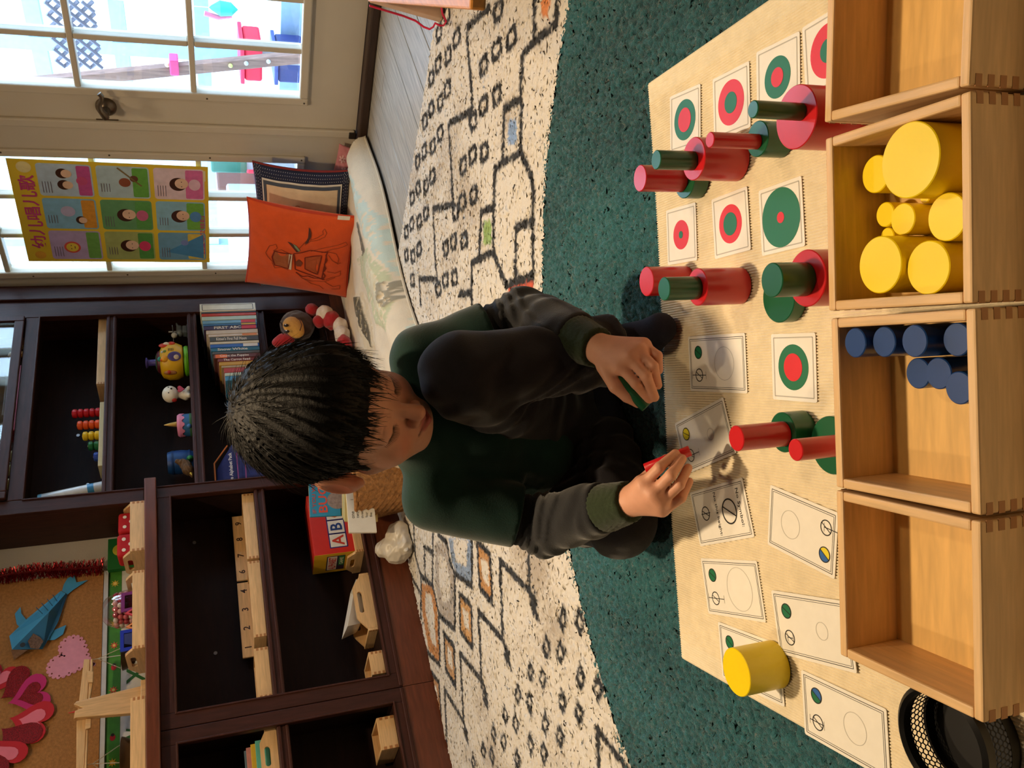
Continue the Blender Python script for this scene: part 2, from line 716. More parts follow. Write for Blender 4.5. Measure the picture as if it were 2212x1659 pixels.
d1 = glass_door('door_1', 'cream glass-paned door with the dark lever handle', 1.088, 1.888, 1.215, 1.757)
d2 = glass_door('door_2', 'cream glass-paned door with the yellow poster on it', 1.899, 2.692, 2.032, 2.584)
MB().box(XD - 0.016, XD, 1.880, 1.912, 0.04, DT - 0.01).build('astragal', WHITEP, d2, world=True, bevel=0.005)
BRZ = mat((104, 92, 78), 0.32, 0.12, 40, metal=0.75)
hb = MB()
hb.T = basis((0, 1, 0), (0, 0, 1), (XD, 1.828, 0.893)) @ Matrix.Rotation(math.pi, 4, 'X')
hb.lathe([(0.0, 0.0), (0.034, 0.0), (0.033, 0.008), (0.026, 0.016), (0.014, 0.022), (0.011, 0.05), (0.0, 0.052)], 24)
hd = hb.build('handle', BRZ, d1, smooth=True, world=True)
P = [(XD - 0.052, 1.838, 0.894), (XD - 0.056, 1.826, 0.896), (XD - 0.058, 1.808, 0.906), (XD - 0.056, 1.79, 0.908), (XD - 0.054, 1.772, 0.899), (XD - 0.052, 1.757, 0.897), (XD - 0.050, 1.748, 0.904)]
MB().tube(P, [0.012, 0.013, 0.010, 0.008, 0.0075, 0.008, 0.009], 10).build('lever', BRZ, hd, smooth=True, world=True)
MB().box(XD - 0.004, XD + 0.001, 1.878, 1.8885, 0.86, 0.93).build('strike_plate', BRZ, hd, world=True)
MB().box(XD - 0.02, XD - 0.002, 1.884, 1.912, 0.036, 0.062).build('flush_bolt', mat((40, 34, 30), 0.5), d2, world=True, bevel=0.003)
for hz in (1.06, 1.9, 0.3):
    MB().box(XD - 0.012, XD + 0.002, 2.684, 2.70, hz - 0.045, hz + 0.045).build('hinge', mat((150, 138, 112), 0.4, metal=0.6), d2, world=True, bevel=0.003)

# ------------------------------------------------------------------ built-in cabinets
XA0, XA1 = 0.982, 1.729           # bay with the trays
XT0, XT1 = 1.775, 2.612           # bay of the tall bookcase
PL, BR, TR, CB, CT = 0.104, 0.144, 0.767, 0.812, 0.85
SH = 0.495                        # mid shelf of the low cabinets


def moulding(b, x0, x1, z0, z1, y, w=0.006):
    b.box(x0, x1, y - 0.004, y, z0, z0 + w).box(x0, x1, y - 0.004, y, z1 - w, z1)
    b.box(x0, x0 + w, y - 0.004, y, z0 + w, z1 - w).box(x1 - w, x1, y - 0.004, y, z0 + w, z1 - w)


def low_cabinet(label, x0, x1, i0, i1, endpanel):
    c = thing('low_cabinet', label, 'cabinet', ((x0 + x1) / 2, YF, 0))
    MB().box(x0, i0, YF, YF + 0.022, PL, CB).build('stile', MAHOGV, c, world=True, bevel=0.002)
    MB().box(i1, x1, YF, YF + 0.022, PL, CB).build('stile', MAHOGV, c, world=True, bevel=0.002)
    MB().box(i0, i1, YF, YF + 0.022, PL, BR).build('rail', MAHOG, c, world=True, bevel=0.002)
    MB().box(i0, i1, YF, YF + 0.022, TR, CB).build('rail', MAHOG, c, world=True, bevel=0.002)
    m = MB()
    moulding(m, i0 - 0.006, i1 + 0.006, BR - 0.006, TR + 0.006, YF)
    m.build('moulding', MAHOG, c, world=True, bevel=0.0015)
    MB().box(x0 + 0.002, x1 - 0.002, YF - 0.006, YF + 0.001, PL, PL + 0.012).build('base_bead', MAHOG, c, world=True, bevel=0.003)
    MB().box(x0, x1, YF - 0.001, YF + 0.02, 0.0, PL).build('plinth', COUNTER, c, world=True)
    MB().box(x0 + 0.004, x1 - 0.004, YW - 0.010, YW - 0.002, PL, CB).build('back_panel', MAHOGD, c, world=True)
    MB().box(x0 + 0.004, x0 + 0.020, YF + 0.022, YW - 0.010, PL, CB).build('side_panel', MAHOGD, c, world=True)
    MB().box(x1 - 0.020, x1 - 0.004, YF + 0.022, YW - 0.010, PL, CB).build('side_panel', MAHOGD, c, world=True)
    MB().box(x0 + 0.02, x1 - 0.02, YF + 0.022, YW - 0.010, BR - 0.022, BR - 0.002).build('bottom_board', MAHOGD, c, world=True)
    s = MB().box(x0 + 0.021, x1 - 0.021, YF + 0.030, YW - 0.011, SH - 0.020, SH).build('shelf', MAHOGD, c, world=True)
    n = MB()
    n.box(i0 + 0.001, i1 - 0.001, YF + 0.010, YF + 0.030, SH - 0.036, SH).box(i0 + 0.001, i1 - 0.001, YF + 0.004, YF + 0.010, SH - 0.012, SH - 0.002).box(i0 + 0.001, i1 - 0.001, YF + 0.004, YF + 0.010, SH - 0.034, SH - 0.026)
    n.build('nosing', MAHOG, s, world=True, bevel=0.002)
    for (px, pz) in ((i0 + 0.25, SH + 0.16), (i1 - 0.07, SH + 0.21)):
        b = MB()
        b.T = front(px, pz, YW - 0.010)
        b.cyl((0, 0, 0), 0.006, 0.003, 12)
        b.build('shelf_pin', mat((150, 150, 150), 0.3, metal=0.6), c, world=True)
    return c


low_cabinet('dark mahogany low cabinet bay holding the number trays and alphabet box', 0.936, 1.772, XA0, XA1, True)
low_cabinet('dark mahogany low cabinet bay with an open tray of coloured cards', 0.10, 0.934, 0.145, 0.889, True)
ct = MB().prism([(-0.1, YF - 0.026), (1.80, YF - 0.026), (1.80, YF - 0.0145), (1.7205, YF - 0.0145), (1.7205, YW - 0.004), (-0.1, YW - 0.004)], CB + 0.0005, CT).build('countertop', COUNTER, bevel=0.003)
tag(ct, 'long reddish-brown wooden countertop over the low cabinets', 'countertop')

tb = thing('tall_bookcase', 'tall dark mahogany bookcase between the counter and the glass doors', 'bookcase', (2.25, YF, 0))
TH = 2.3
RT, RB = 1.262, 1.220
MB().box(1.722 + 0.052, XT0 + 0.002, YF, YF + 0.022, PL, CB - 0.002).build('stile', MAHOGV, tb, world=True, bevel=0.002)
MB().box(1.722, XT0, YF + 0.001, YF + 0.022, CT + 0.002, TH).build('stile', MAHOGV, tb, world=True, bevel=0.002)
MB().box(XT1, 2.70, YF, YF + 0.022, PL, TH).build('stile', MAHOGV, tb, world=True, bevel=0.002)
MB().box(2.70, 2.778, YF - 0.012, YF + 0.022, 0.0, TH).build('stile', MAHOGV, tb, world=True, bevel=0.004)
MB().box(XT0, XT1, YF, YF + 0.022, RB, RT + 0.006).build('rail', MAHOG, tb, world=True, bevel=0.003)
MB().box(XT0, XT1, YF, YF + 0.022, PL, BR).build('rail', MAHOG, tb, world=True, bevel=0.003)
MB().box(1.775, 2.70, YF - 0.001, YF + 0.02, 0, PL).build('plinth', COUNTER, tb, world=True)
m = MB()
moulding(m, XT0 - 0.004, XT1 + 0.004, BR - 0.004, RB + 0.004, YF, 0.005)
m.build('moulding', MAHOG, tb, world=True, bevel=0.0015)
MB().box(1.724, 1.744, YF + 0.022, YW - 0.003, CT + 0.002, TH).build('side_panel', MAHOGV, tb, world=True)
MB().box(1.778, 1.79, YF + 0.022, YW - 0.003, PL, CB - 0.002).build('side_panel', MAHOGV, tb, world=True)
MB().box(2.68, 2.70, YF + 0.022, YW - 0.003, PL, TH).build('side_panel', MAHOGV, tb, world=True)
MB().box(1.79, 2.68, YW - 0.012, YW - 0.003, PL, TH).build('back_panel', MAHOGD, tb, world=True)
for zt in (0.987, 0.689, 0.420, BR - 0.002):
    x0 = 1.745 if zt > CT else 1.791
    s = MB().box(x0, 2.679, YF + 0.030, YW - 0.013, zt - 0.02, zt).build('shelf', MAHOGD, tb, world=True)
    if zt > 0.2:
        n = MB()
        n.box(XT0 + 0.001, XT1 - 0.001, YF + 0.008, YF + 0.030, zt - 0.036, zt).box(XT0 + 0.001, XT1 - 0.001, YF + 0.002, YF + 0.008, zt - 0.013, zt - 0.003).box(XT0 + 0.001, XT1 - 0.001, YF + 0.002, YF + 0.008, zt - 0.034, zt - 0.026)
        n.build('nosing', MAHOG, s, world=True, bevel=0.002)
s = MB().box(1.745, 2.679, YF + 0.022, YW - 0.013, RT - 0.018, RT).build('shelf', MAHOGD, tb, world=True)
MB().box(1.745, 2.679, YF + 0.022, YW - 0.013, 1.74, 1.76).build('shelf', MAHOGD, tb, world=True)
# upper glazed door of the bookcase
gd = MB()
gd.box(XT0 + 0.002, XT0 + 0.03, YF - 0.016, YF - 0.001, RT + 0.008, TH - 0.06).box(XT1 - 0.03, XT1 - 0.002, YF - 0.016, YF - 0.001, RT + 0.008, TH - 0.06)
gd.box(XT0 + 0.03, XT1 - 0.03, YF - 0.016, YF - 0.001, RT + 0.008, RT + 0.04).box(XT0 + 0.03, XT1 - 0.03, YF - 0.016, YF - 0.001, TH - 0.09, TH - 0.06)
g = gd.build('glazed_door', MAHOG, tb, world=True, bevel=0.003)
MB().box(XT0 + 0.028, XT1 - 0.028, YF - 0.010, YF - 0.007, RT + 0.038, TH - 0.088).build('pane', glassmat((0.92, 0.92, 0.9), 0.03), g, world=True)
for (px, pz) in ((2.18, 1.10), (1.95, 1.06)):
    b = MB()
    b.T = front(px, pz, YW - 0.012)
    b.cyl((0, 0, 0), 0.0065, 0.003, 12)
    b.build('shelf_pin', mat((170, 172, 175), 0.3, metal=0.5), tb, world=True)

# ------------------------------------------------------------------ outside the doors
SKYBLUE = mat((150, 182, 214), 0.6, 0.05)
SIDE = mat((236, 238, 240), 0.7, 0.03, 12)
pg = MB().box(2.95, 8.0, -4, 7, -0.2, -0.12).build('patio_ground', mat((190, 188, 182), 0.9, 0.08, 8))
tag(pg, 'pale concrete patio outside the glass doors', 'patio', kind='structure')
wl = thing('siding_wall', 'white clapboard wall across the patio', 'wall', (6.2, 1.5, -0.12))
for i in range(16):
    z = -0.12 + i * 0.15
    b = MB()
    b.add([(6.2, -3, z), (6.2, 6, z), (6.2, 6, z + 0.152), (6.2, -3, z + 0.152), (6.17, -3, z), (6.17, 6, z), (6.195, 6, z + 0.152), (6.195, -3, z + 0.152)],
          [(0, 1, 2, 3), (5, 4, 7, 6), (4, 5, 1, 0), (6, 7, 3, 2), (4, 0, 3, 7), (1, 5, 6, 2)])
    b.build('siding_board', SIDE, wl, world=True)
# painted porch frame
XPF = 4.4
pf = thing('porch_frame', 'pale blue painted porch frame outside the doors', 'frame', (XPF, 1.7, -0.12))
zs = [XP(x_, 60, XPF)[2] for x_ in (250, 430, 622, 70)]
for z, w in zip(zs, (0.05, 0.05, 0.10, 0.05)):
    MB().box(XPF - 0.03, XPF + 0.03, -0.5, 3.9, z - w, z + w * 0.4).build('beam', SKYBLUE, pf, world=True)
for yy in (XP(300, 101, XPF)[1], XP(300, -170, XPF)[1], XP(500, 350, XPF)[1], 3.86):
    MB().box(XPF - 0.035, XPF + 0.029, yy - 0.035, yy + 0.035, -0.12, 2.3).build('post', SKYBLUE, pf, world=True)
# lattice
lt = thing('garden_lattice', 'white diagonal lattice panel high on the porch frame', 'lattice', (4.0, 1.7, 0.9))
c0, c1 = XP(222, 150, 4.0), XP(150, 0, 4.0)
y0, y1, z0, z1 = c1[1], c0[1], c0[2], c1[2] + 0.1
for sgn in (1, -1):
    for k in range(-8, 14):
        base = y0 + k * 0.055
        pts = []
        for t in np.linspace(0, 1, 40):
            zz = z0 + t * (z1 - z0)
            yy = base + sgn * (zz - z0) + (0 if sgn > 0 else 0.1)
            if y0 <= yy <= y1:
                pts.append((yy, zz))
        if len(pts) > 3:
            (a, za), (c, zc) = pts[0], pts[-1]
            xx = 4.0 + 0.004 * sgn
            MB().tube([(xx, a, za), (xx, c, zc)], 0.009, 4).build('slat', mat((110, 112, 128), 0.7), lt, world=True)
# swing-set leg
a, c = XP(150, 172, 3.7), XP(660, 122, 3.7)
sw = thing('swing_leg', 'weathered wooden swing-set leg leaning outside the doors', 'post', (3.7, c[1], -0.12))
WWOOD = mat((150, 118, 108), 0.8, 0.12, 10, grain=0.3, stretch=(10, 10, 1))
dv = (np.array(c) - np.array(a))
c2 = np.array(a) + dv * ((-0.12 - a[2]) / dv[2])
b = MB()
R_ = [[(p[0] + sx, p[1] + sy, p[2]) for sx, sy in ((-0.02, -0.024), (0.02, -0.024), (0.02, 0.024), (-0.02, 0.024))] for p in (np.array(c2), np.array(a) - dv * 0.6)]
b.rings(R_)
b.build('beam', WWOOD, sw, world=True, bevel=0.004)
for (px, py) in ((498, 142), (532, 137), (580, 133)):
    p = XP(px, py, 3.674)
    MB().sphere(p, 0.010, 10, 6).build('bolt', mat((200, 205, 120) if px < 500 else (190, 195, 205), 0.4), sw, smooth=True, world=True)


def outbox(name, label, cat, x0, x1, y0, y1, X, dx, rgb, top=None, stand=True):
    """a thing standing or hanging outside: pixel rectangle on plane X, depth dx"""
    a, c = XP(x1, y1, X), XP(x0, y0, X)
    t = thing(name, label, cat, (X + dx / 2, (a[1] + c[1]) / 2, a[2]))
    MB().box(X, X + dx, min(a[1], c[1]), max(a[1], c[1]), a[2], c[2]).build('body', mat(rgb, 0.5, 0.04), t, world=True, bevel=0.012)
    if top:
        MB().box(X - 0.01, X + dx + 0.01, min(a[1], c[1]) - 0.01, max(a[1], c[1]) + 0.01, c[2] + 0.0005, c[2] + 0.02).build('rim', mat(top, 0.5, 0.04), t, world=True, bevel=0.004)
    if stand:
        MB().box(X + dx * 0.35, X + dx * 0.65, (a[1] + c[1]) / 2 - 0.03, (a[1] + c[1]) / 2 + 0.03, -0.1198, a[2] - 0.0005).build('stand', mat((150, 150, 156), 0.5), t, world=True)
    return t


outbox('toy_mailbox', 'bright red plastic toy box behind the wooden swing leg outside', 'toy box', 528, 567, 100, 178, 3.9, 0.2, (222, 20, 60), (235, 40, 80))
q = XP(375, 150, 3.66)
MB().box(3.655, 3.72, q[1] - 0.045, q[1] + 0.03, q[2] - 0.022, q[2] + 0.016).build('climbing_hold', mat((214, 70, 130), 0.5), sw, world=True, bevel=0.006)
MB().sphere((3.68, q[1] - 0.01, q[2] + 0.024), 0.012, 10, 8).build('hold_cap', mat((240, 225, 190), 0.5), sw, smooth=True, world=True)
outbox('blue_bin', 'dark blue plastic bin low outside the right glass door', 'bin', 602, 660, 126, 182, 4.1, 0.25, (44, 60, 120), (60, 80, 150))
outbox('green_board', 'dark green board seen under the yellow poster', 'board', 455, 534, 342, 376, 3.75, 0.05, (28, 92, 72))
outbox('red_block', 'red plastic block beside the green board outside', 'toy block', 532, 600, 340, 378, 3.92, 0.15, (220, 30, 60))
outbox('patio_cushion', 'pale grey patio cushion seen below the poster', 'cushion', 492, 640, 432, 552, 3.6, 0.14, (196, 204, 214))
outbox('wooden_bench', 'brown wooden bench slat outside below the poster', 'bench', 470, 600, 405, 425, 3.9, 0.2, (120, 76, 60))
a = XP(500, 20, 4.0)
t = thing('wind_toy', 'teal and pink hanging wind toy outside the right door', 'toy', (a[0], a[1], a[2] - 0.05))
MB().lathe([(0.0, -0.03), (0.03, 0.0), (0.035, 0.05), (0.01, 0.09), (0.0, 0.1)], 14, tuple(a)).build('bell', mat((60, 200, 180), 0.4), t, smooth=True, world=True)
MB().tube([a + (0, 0.03, 0), a + (0, 0.045, 0.06), a + (0, 0.03, 0.12)], 0.012, 8).build('ribbon', mat((225, 120, 150), 0.5), t, smooth=True, world=True)
MB().tube([a + (0, 0, 0.1), a + (0, 0, 1.2)], 0.002, 5).build('string', mat((220, 220, 220)), t, world=True)

# ================================================================== rugs
RC, RR = np.array([0.35, 0.40]), 1.02
VA = np.array([_r[0], _r[1]])            # across the view, on the floor
VB = np.array([-VA[1], VA[0]])
if VB @ _f[:2] < 0:
    VB = -VB


def inpoly(P, poly):
    poly = np.asarray(poly)
    c = np.zeros(len(P), bool)
    j = len(poly) - 1
    for i in range(len(poly)):
        xi, yi = poly[i]
        xj, yj = poly[j]
        cond = ((yi > P[:, 1]) != (yj > P[:, 1])) & (P[:, 0] < (xj - xi) * (P[:, 1] - yi) / (yj - yi + 1e-12) + xi)
        c ^= cond
        j = i
    return c


def ca(x, y):
    return ZP(760 + x / 2.593, y / 2.593)[:2]


def cb(x, y):
    return ZP(850 + x / 2.968, 1100 + y / 2.968)[:2]


RUGLINES = [
    (ca, [(790, 40), (700, 120), (660, 155), (662, 290), (680, 450), (690, 620), (555, 695), (565, 900), (580, 1145), (468, 1172), (475, 1420), (490, 1565), (390, 1562), (396, 1700)]),
    (ca, [(1165, 0), (1165, 135), (1040, 230), (970, 320), (962, 550), (868, 612), (862, 880)]),
    (ca, [(1040, 0), (1042, 215)]), (ca, [(962, 555), (962, 850), (815, 945), (810, 1160), (735, 1185), (730, 1405)]),
    (ca, [(955, 850), (1015, 970), (1036, 1060), (1030, 1240), (935, 1272), (930, 1560)]),
    (ca, [(810, 1160), (805, 1410), (685, 1475), (685, 1700)]), (ca, [(805, 1410), (850, 1530), (882, 1600)]), (ca, [(1030, 1548), (880, 1592)]),
    (ca, [(685, 1640), (612, 1648)]), (ca, [(1030, 1240), (1032, 1560)]),
    (cb, [(265, 120), (262, 480)]), (cb, [(265, 275), (208, 240), (215, 440)]), (cb, [(140, 100), (150, 300), (188, 425), (265, 490)]), (cb, [(188, 425), (186, 690)]),
    (cb, [(300, 160), (355, 212), (375, 330), (405, 412), (405, 770), (308, 680)]), (cb, [(405, 412), (516, 492), (516, 180)]),
    (cb, [(266, 490), (300, 660), (310, 1000), (230, 915)]), (cb, [(120, 420), (180, 530)]),
    (cb, [(550, 200), (632, 290), (650, 605), (565, 500), (550, 200)]), (cb, [(435, 540), (512, 612), (520, 890), (442, 780), (435, 540)]),
    (cb, [(335, 790), (402, 880), (410, 1135), (346, 1022), (335, 790)]), (cb, [(250, 1040), (305, 1110), (318, 1370)]),
    (cb, [(890, 525), (700, 325), (715, 790)]), (cb, [(880, 240), (890, 525), (940, 695)]),
    (cb, [(580, 1130), (560, 655), (720, 842), (766, 1015)]), (cb, [(465, 1362), (440, 920), (590, 1112), (616, 1275)]),
    (cb, [(356, 1510), (340, 1155), (468, 1372), (490, 1495)]), (cb, [(1336, 1720), (1325, 1412), (1520, 1660)]),
]
RINGS = [(545, 80), (835, 60), (910, 215), (825, 280), (752, 365), (825, 535), (750, 595), (500, 185), (600, 215), (552, 312), (497, 360), (458, 440), (548, 500), (507, 575), (456, 610), (420, 680), (507, 750), (465, 820), (417, 850), (382, 905), (463, 990), (428, 1040), (382, 1055), (348, 1110), (427, 1195), (388, 1240), (346, 1255), (317, 1300), (387, 1395), (352, 1435), (316, 1430), (350, 1570), (693, 680), (757, 850), (690, 870), (636, 930), (695, 1095), (632, 1130), (593, 1190), (643, 1345), (583, 1355), (538, 1390), (585, 1555), (535, 1570), (495, 1620)]
DIAM = [(1105, 700), (1215, 720), (995, 880), (1090, 915), (895, 1040), (975, 1085), (1220, 1070), (1330, 1150), (810, 1185), (890, 1235), (1100, 1230), (730, 1315), (800, 1375), (990, 1375), (1205, 1300), (1085, 1455), (655, 1435), (720, 1485), (895, 1505), (980, 1560), (590, 1550), (645, 1580), (808, 1600), (525, 1620), (915, 605), (742, 930), (600, 1190), (475, 1430)]
FILLS = [
    (cb, [(190, 470), (265, 500), (292, 640), (305, 980), (238, 900), (194, 650)], (205, 140, 75), [(215, 530), (255, 550), (275, 680), (285, 880), (255, 850), (215, 640)]),
    (cb, [(280, 210), (350, 225), (398, 410), (400, 755), (312, 670), (280, 480)], (186, 176, 166), [(300, 290), (345, 310), (375, 450), (375, 580), (330, 600), (305, 460)]),
    (cb, [(365, 180), (385, 330), (412, 400), (508, 478), (512, 190)], (140, 160, 190), [(395, 190), (410, 330), (480, 370), (490, 200)]),
    (cb, [(555, 220), (630, 300), (645, 580), (570, 490)], (205, 150, 90), [(575, 310), (618, 340), (628, 500), (590, 450)]),
    (cb, [(440, 560), (508, 620), (515, 860), (447, 770)], (205, 155, 95), [(458, 630), (495, 660), (500, 790), (466, 745)]),
    (cb, [(340, 810), (398, 885), (406, 1110), (350, 1010)], (195, 150, 100), [(356, 870), (385, 905), (392, 1030), (366, 985)]),
    (cb, [(255, 1060), (300, 1115), (312, 1330), (262, 1200)], (190, 140, 90), [(268, 1120), (290, 1140), (298, 1240), (275, 1200)]),
    (ca, [(890, 670), (938, 670), (935, 810), (890, 810)], (140, 170, 215), None),
    (ca, [(750, 1235), (795, 1235), (795, 1370), (752, 1370)], (150, 180, 110), None),
    (ca, [(890, 1605), (1035, 1575), (1035, 1640), (890, 1660)], (205, 90, 65), None),
    (ca, [(1075, -20), (1125, -20), (1120, 110), (1080, 100)], (225, 140, 80), None),
]
hs = 0.005
gx = np.arange(0.02, 2.082, hs)
gy = np.arange(0.32, 2.646, hs)
GX, GY = np.meshgrid(gx, gy, indexing='ij')
G = np.stack([GX.ravel(), GY.ravel()], 1)
dist = np.linalg.norm(G - RC, axis=1)
keep = dist > RR - 0.03
P3 = np.concatenate([G, np.zeros((len(G), 1))], 1)
jit = rng.normal(0, 0.0028, G.shape)
Q = G + jit
base = ncol(232, 226, 216)[None].repeat(len(G), 0)
n1 = noise3(P3, 9, 1)
n2 = noise3(P3, 40, 2) + rng.normal(0, 0.5, len(G))
w = np.clip(n1 * 0.9 + n2 * 0.45 - 0.25, 0, 1)[:, None]
base = base * (1 - w) + ncol(186, 174, 160) * w
for fn, poly, col, hole in FILLS:
    pw = [fn(*p) for p in poly]
    mk = inpoly(Q, pw)
    if hole:
        mk &= ~inpoly(Q, [fn(*p) for p in hole])
    base[mk] = ncol(*col) * (1 + 0.15 * rng.normal(size=(mk.sum(), 1)))
blk = np.zeros(len(G), bool)
for fn, pl in RUGLINES:
    pts = [fn(*p) for p in pl]
    for a, b_ in zip(pts[:-1], pts[1:]):
        ab = b_ - a
        t = np.clip(((Q - a) @ ab) / (ab @ ab), 0, 1)
        blk |= np.linalg.norm(Q - a - t[:, None] * ab, axis=1) < 0.0095
for p in RINGS:
    dlt = Q - ca(*p)
    u, v = np.abs(dlt @ VA) / 0.023, np.abs(dlt @ VB) / 0.034
    m_ = (u ** 4 + v ** 4) ** 0.25
    blk |= (m_ < 1) & ((m_ > 0.42) | (v > 0.7))
for p in DIAM:
    dlt = Q - cb(*p)
    u, v = np.abs(dlt @ VA + 0.35 * (dlt @ VB)) / 0.030, np.abs(dlt @ VB) / 0.027
    m_ = u + v
    blk |= (m_ < 1) & (m_ > 0.36)
base[blk] = ncol(34, 36, 40) * (1 + 0.2 * rng.random((blk.sum(), 1)))
base[:, 3] = 1
zz = 0.004 + 0.0035 * rng.random(len(G)) + 0.001 * noise3(P3, 60, 5)
nx, ny = len(gx), len(gy)
ids = np.arange(nx * ny).reshape(nx, ny)
F = np.stack([ids[:-1, :-1], ids[1:, :-1], ids[1:, 1:], ids[:-1, 1:]], -1).reshape(-1, 4)
fk = keep[F].all(1)
F = F[fk]
used = np.unique(F)
remap = np.full(nx * ny, -1)
remap[used] = np.arange(len(used))
V = np.stack([Q[:, 0], Q[:, 1], zz], 1)[used]
o = add_mesh('shag_rug', V, remap[F], mat((255, 255, 255), 0.95, 0.06, 300, 0.5, 900, attr='Col', spec=0.1, sheen=0.3), smooth=True, colors=base[used])
tag(o, 'large cream shag rug with black line pattern and coloured blocks', 'rug')

hs = 0.0036
gx = np.arange(RC[0] - RR - 0.01, RC[0] + RR + 0.01, hs)
GX, GY = np.meshgrid(gx, gx - RC[0] + RC[1], indexing='ij')
G = np.stack([GX.ravel(), GY.ravel()], 1)
dist = np.linalg.norm(G - RC, axis=1)
keep = (dist < RR + rng.normal(0, 0.003, len(G))) & ((G @ VB) > -0.05)
n = len(gx)
ids = np.arange(n * n).reshape(n, n)
F = np.stack([ids[:-1, :-1], ids[1:, :-1], ids[1:, 1:], ids[:-1, 1:]], -1).reshape(-1, 4)
F = F[keep[F].all(1)]
used = np.unique(F)
remap = np.full(n * n, -1)
remap[used] = np.arange(len(used))
Gu = G[used] + rng.normal(0, 0.0014, (len(used), 2))
P3 = np.concatenate([Gu, np.zeros((len(Gu), 1))], 1)
hz = rng.random(len(used))
zz = -0.003 + 0.0065 * hz + 0.0012 * noise3(P3, 35, 8)
zz = zz - np.clip((np.linalg.norm(Gu - RC, axis=1) - RR + 0.02) / 0.02, 0, 1) * 0.002 + 0.004
c0, c1 = ncol(8, 48, 60), ncol(50, 120, 130)
tt = np.clip(hz * 0.7 + 0.25 * noise3(P3, 22, 9) + 0.2, 0, 1)[:, None]
cols = c0 * (1 - tt) + c1 * tt
cols[:, 3] = 1
o = add_mesh('round_rug', np.concatenate([Gu, zz[:, None]], 1), remap[F], mat((254, 254, 254), 0.95, 0.22, 350, 0.8, 700, attr='Col', spec=0.08, sheen=0.25), smooth=True, colors=cols)
tag(o, 'round teal shag rug the boy sits on', 'rug')

# ------------------------------------------------------------------ woven mat
MA, MBc = np.array([0.986, 0.567]), np.array([0.353, 1.094])
E1 = (MBc - MA) / np.linalg.norm(MBc - MA)
E2 = np.array([-E1[1], E1[0]])
if E2 @ _f[:2] > 0:
    E2 = -E2
MW, ML = float(np.linalg.norm(MBc - MA)), 0.82
ribs = 250
per = 6
ncx = ribs * per + 1
u = np.linspace(0, MW, ncx)
v = np.concatenate([[0, 0.0015, 0.004, 0.008], np.linspace(0.012, ML, 160)])
UU, VV = np.meshgrid(u, v, indexing='ij')
rib = np.abs(np.sin(np.pi * UU / MW * ribs))
hem = np.clip((np.minimum(UU, MW - UU) - 0.028) / 0.004, 0, 1)
wv = 0.5 + 0.5 * np.sin(VV * 2 * np.pi / 0.0105 + 2.1 * np.floor(UU / MW * ribs))
zm = 0.0035 + 0.0024 * rib ** 0.7 * (0.75 + 0.25 * wv) * (0.35 + 0.65 * hem) + 0.0009 * (1 - hem)
wb = noise3(np.stack([UU.ravel(), VV.ravel(), 0 * UU.ravel()], 1), 14, 11).reshape(UU.shape)
zm = zm + 0.0006 * wb
endf = np.clip(VV / 0.006, 0, 1)
zm = zm * np.sqrt(np.clip(1 - (1 - endf) ** 2, 0.02, 1)) + 0.0045
edge = np.clip(np.minimum(UU, MW - UU) / 0.004, 0.05, 1)
zm = 0.0045 + (zm - 0.0045) * np.sqrt(edge)
VV2 = VV - 0.0034 * (rib - 0.5) * np.clip(1 - VV / 0.01, 0, 1) + 0.004 * np.sin(UU * 9) * np.clip(1 - VV / 0.3, 0, 1)
XY = MA[None, None] + UU[..., None] * E1 + VV2[..., None] * E2
V = np.concatenate([XY, zm[..., None]], -1).reshape(-1, 3)
ids = np.arange(len(u) * len(v)).reshape(len(u), len(v))
F = np.stack([ids[:-1, :-1], ids[:-1, 1:], ids[1:, 1:], ids[1:, :-1]], -1).reshape(-1, 4)
if np.cross(np.append(E1, 0), np.append(E2, 0))[2] > 0:
    F = F[:, ::-1]
o = add_mesh('woven_mat', V, F, mat((236, 222, 192), 0.9, 0.05, 60, 0.25, 500, spec=0.15), smooth=True)
tag(o, 'cream ribbed cotton work mat on the teal rug', 'mat')
ZM = 0.0105    # top of the mat


# ------------------------------------------------------------------ cylinder boxes
def cyl_box(label, cx, cy, ang, s=0.157, h=0.066):
    """ang: direction of the box's right-hand side, seen from the camera"""
    t = thing('wooden_box', label, 'box', (cx, cy, ZM), ang, group='open beech boxes in a row')
    w, hs_ = 0.009, s / 2
    MB().box(-hs_ + 0.002, hs_ - 0.002, -hs_ + 0.002, hs_ - 0.002, 0.0005, 0.006).build('bottom_panel', mat((222, 178, 104), 0.5, 0.06, 12, grain=0.12, stretch=(2, 12, 12)), t)
    MB().box(-hs_, hs_, -hs_, -hs_ + w, 0, h).build('wall_panel', BEECH, t, bevel=0.0018)
    MB().box(-hs_, hs_, hs_ - w, hs_, 0, h).build('wall_panel', BEECH, t, bevel=0.0018)
    MB().box(-hs_, -hs_ + w, -hs_ + w, hs_ - w, 0, h).build('wall_panel', BEECHY, t, bevel=0.0018)
    MB().box(hs_ - w, hs_, -hs_ + w, hs_ - w, 0, h).build('wall_panel', BEECHY, t, bevel=0.0018)
    nj = 5
    for sx in (-1, 1):
        for sy in (-1, 1):
            for k in range(nj):
                z0 = 0.004 + k * (h - 0.004) / nj
                z1 = z0 + (h - 0.004) / nj * 0.52
                x0, x1 = sorted((sx * (hs_ + 0.0003), sx * (hs_ - w)))
                y0, y1 = sorted((sy * (hs_ + 0.0003), sy * (hs_ - 0.0005)))
                MB().box(x0, x1, y0, y1, z0, z1).build('finger_joint', BEECHD, t)
    return t


def bx_frame(FR, FL, NL, NR, z=ZM + 0.066):
    q = [ZP(*p, z)[:2] for p in (FR, FL, NL, NR)]
    c = np.mean(q, 0)
    r = (q[0] - q[1]) + (q[3] - q[2])
    return c, math.atan2(r[1], r[0])


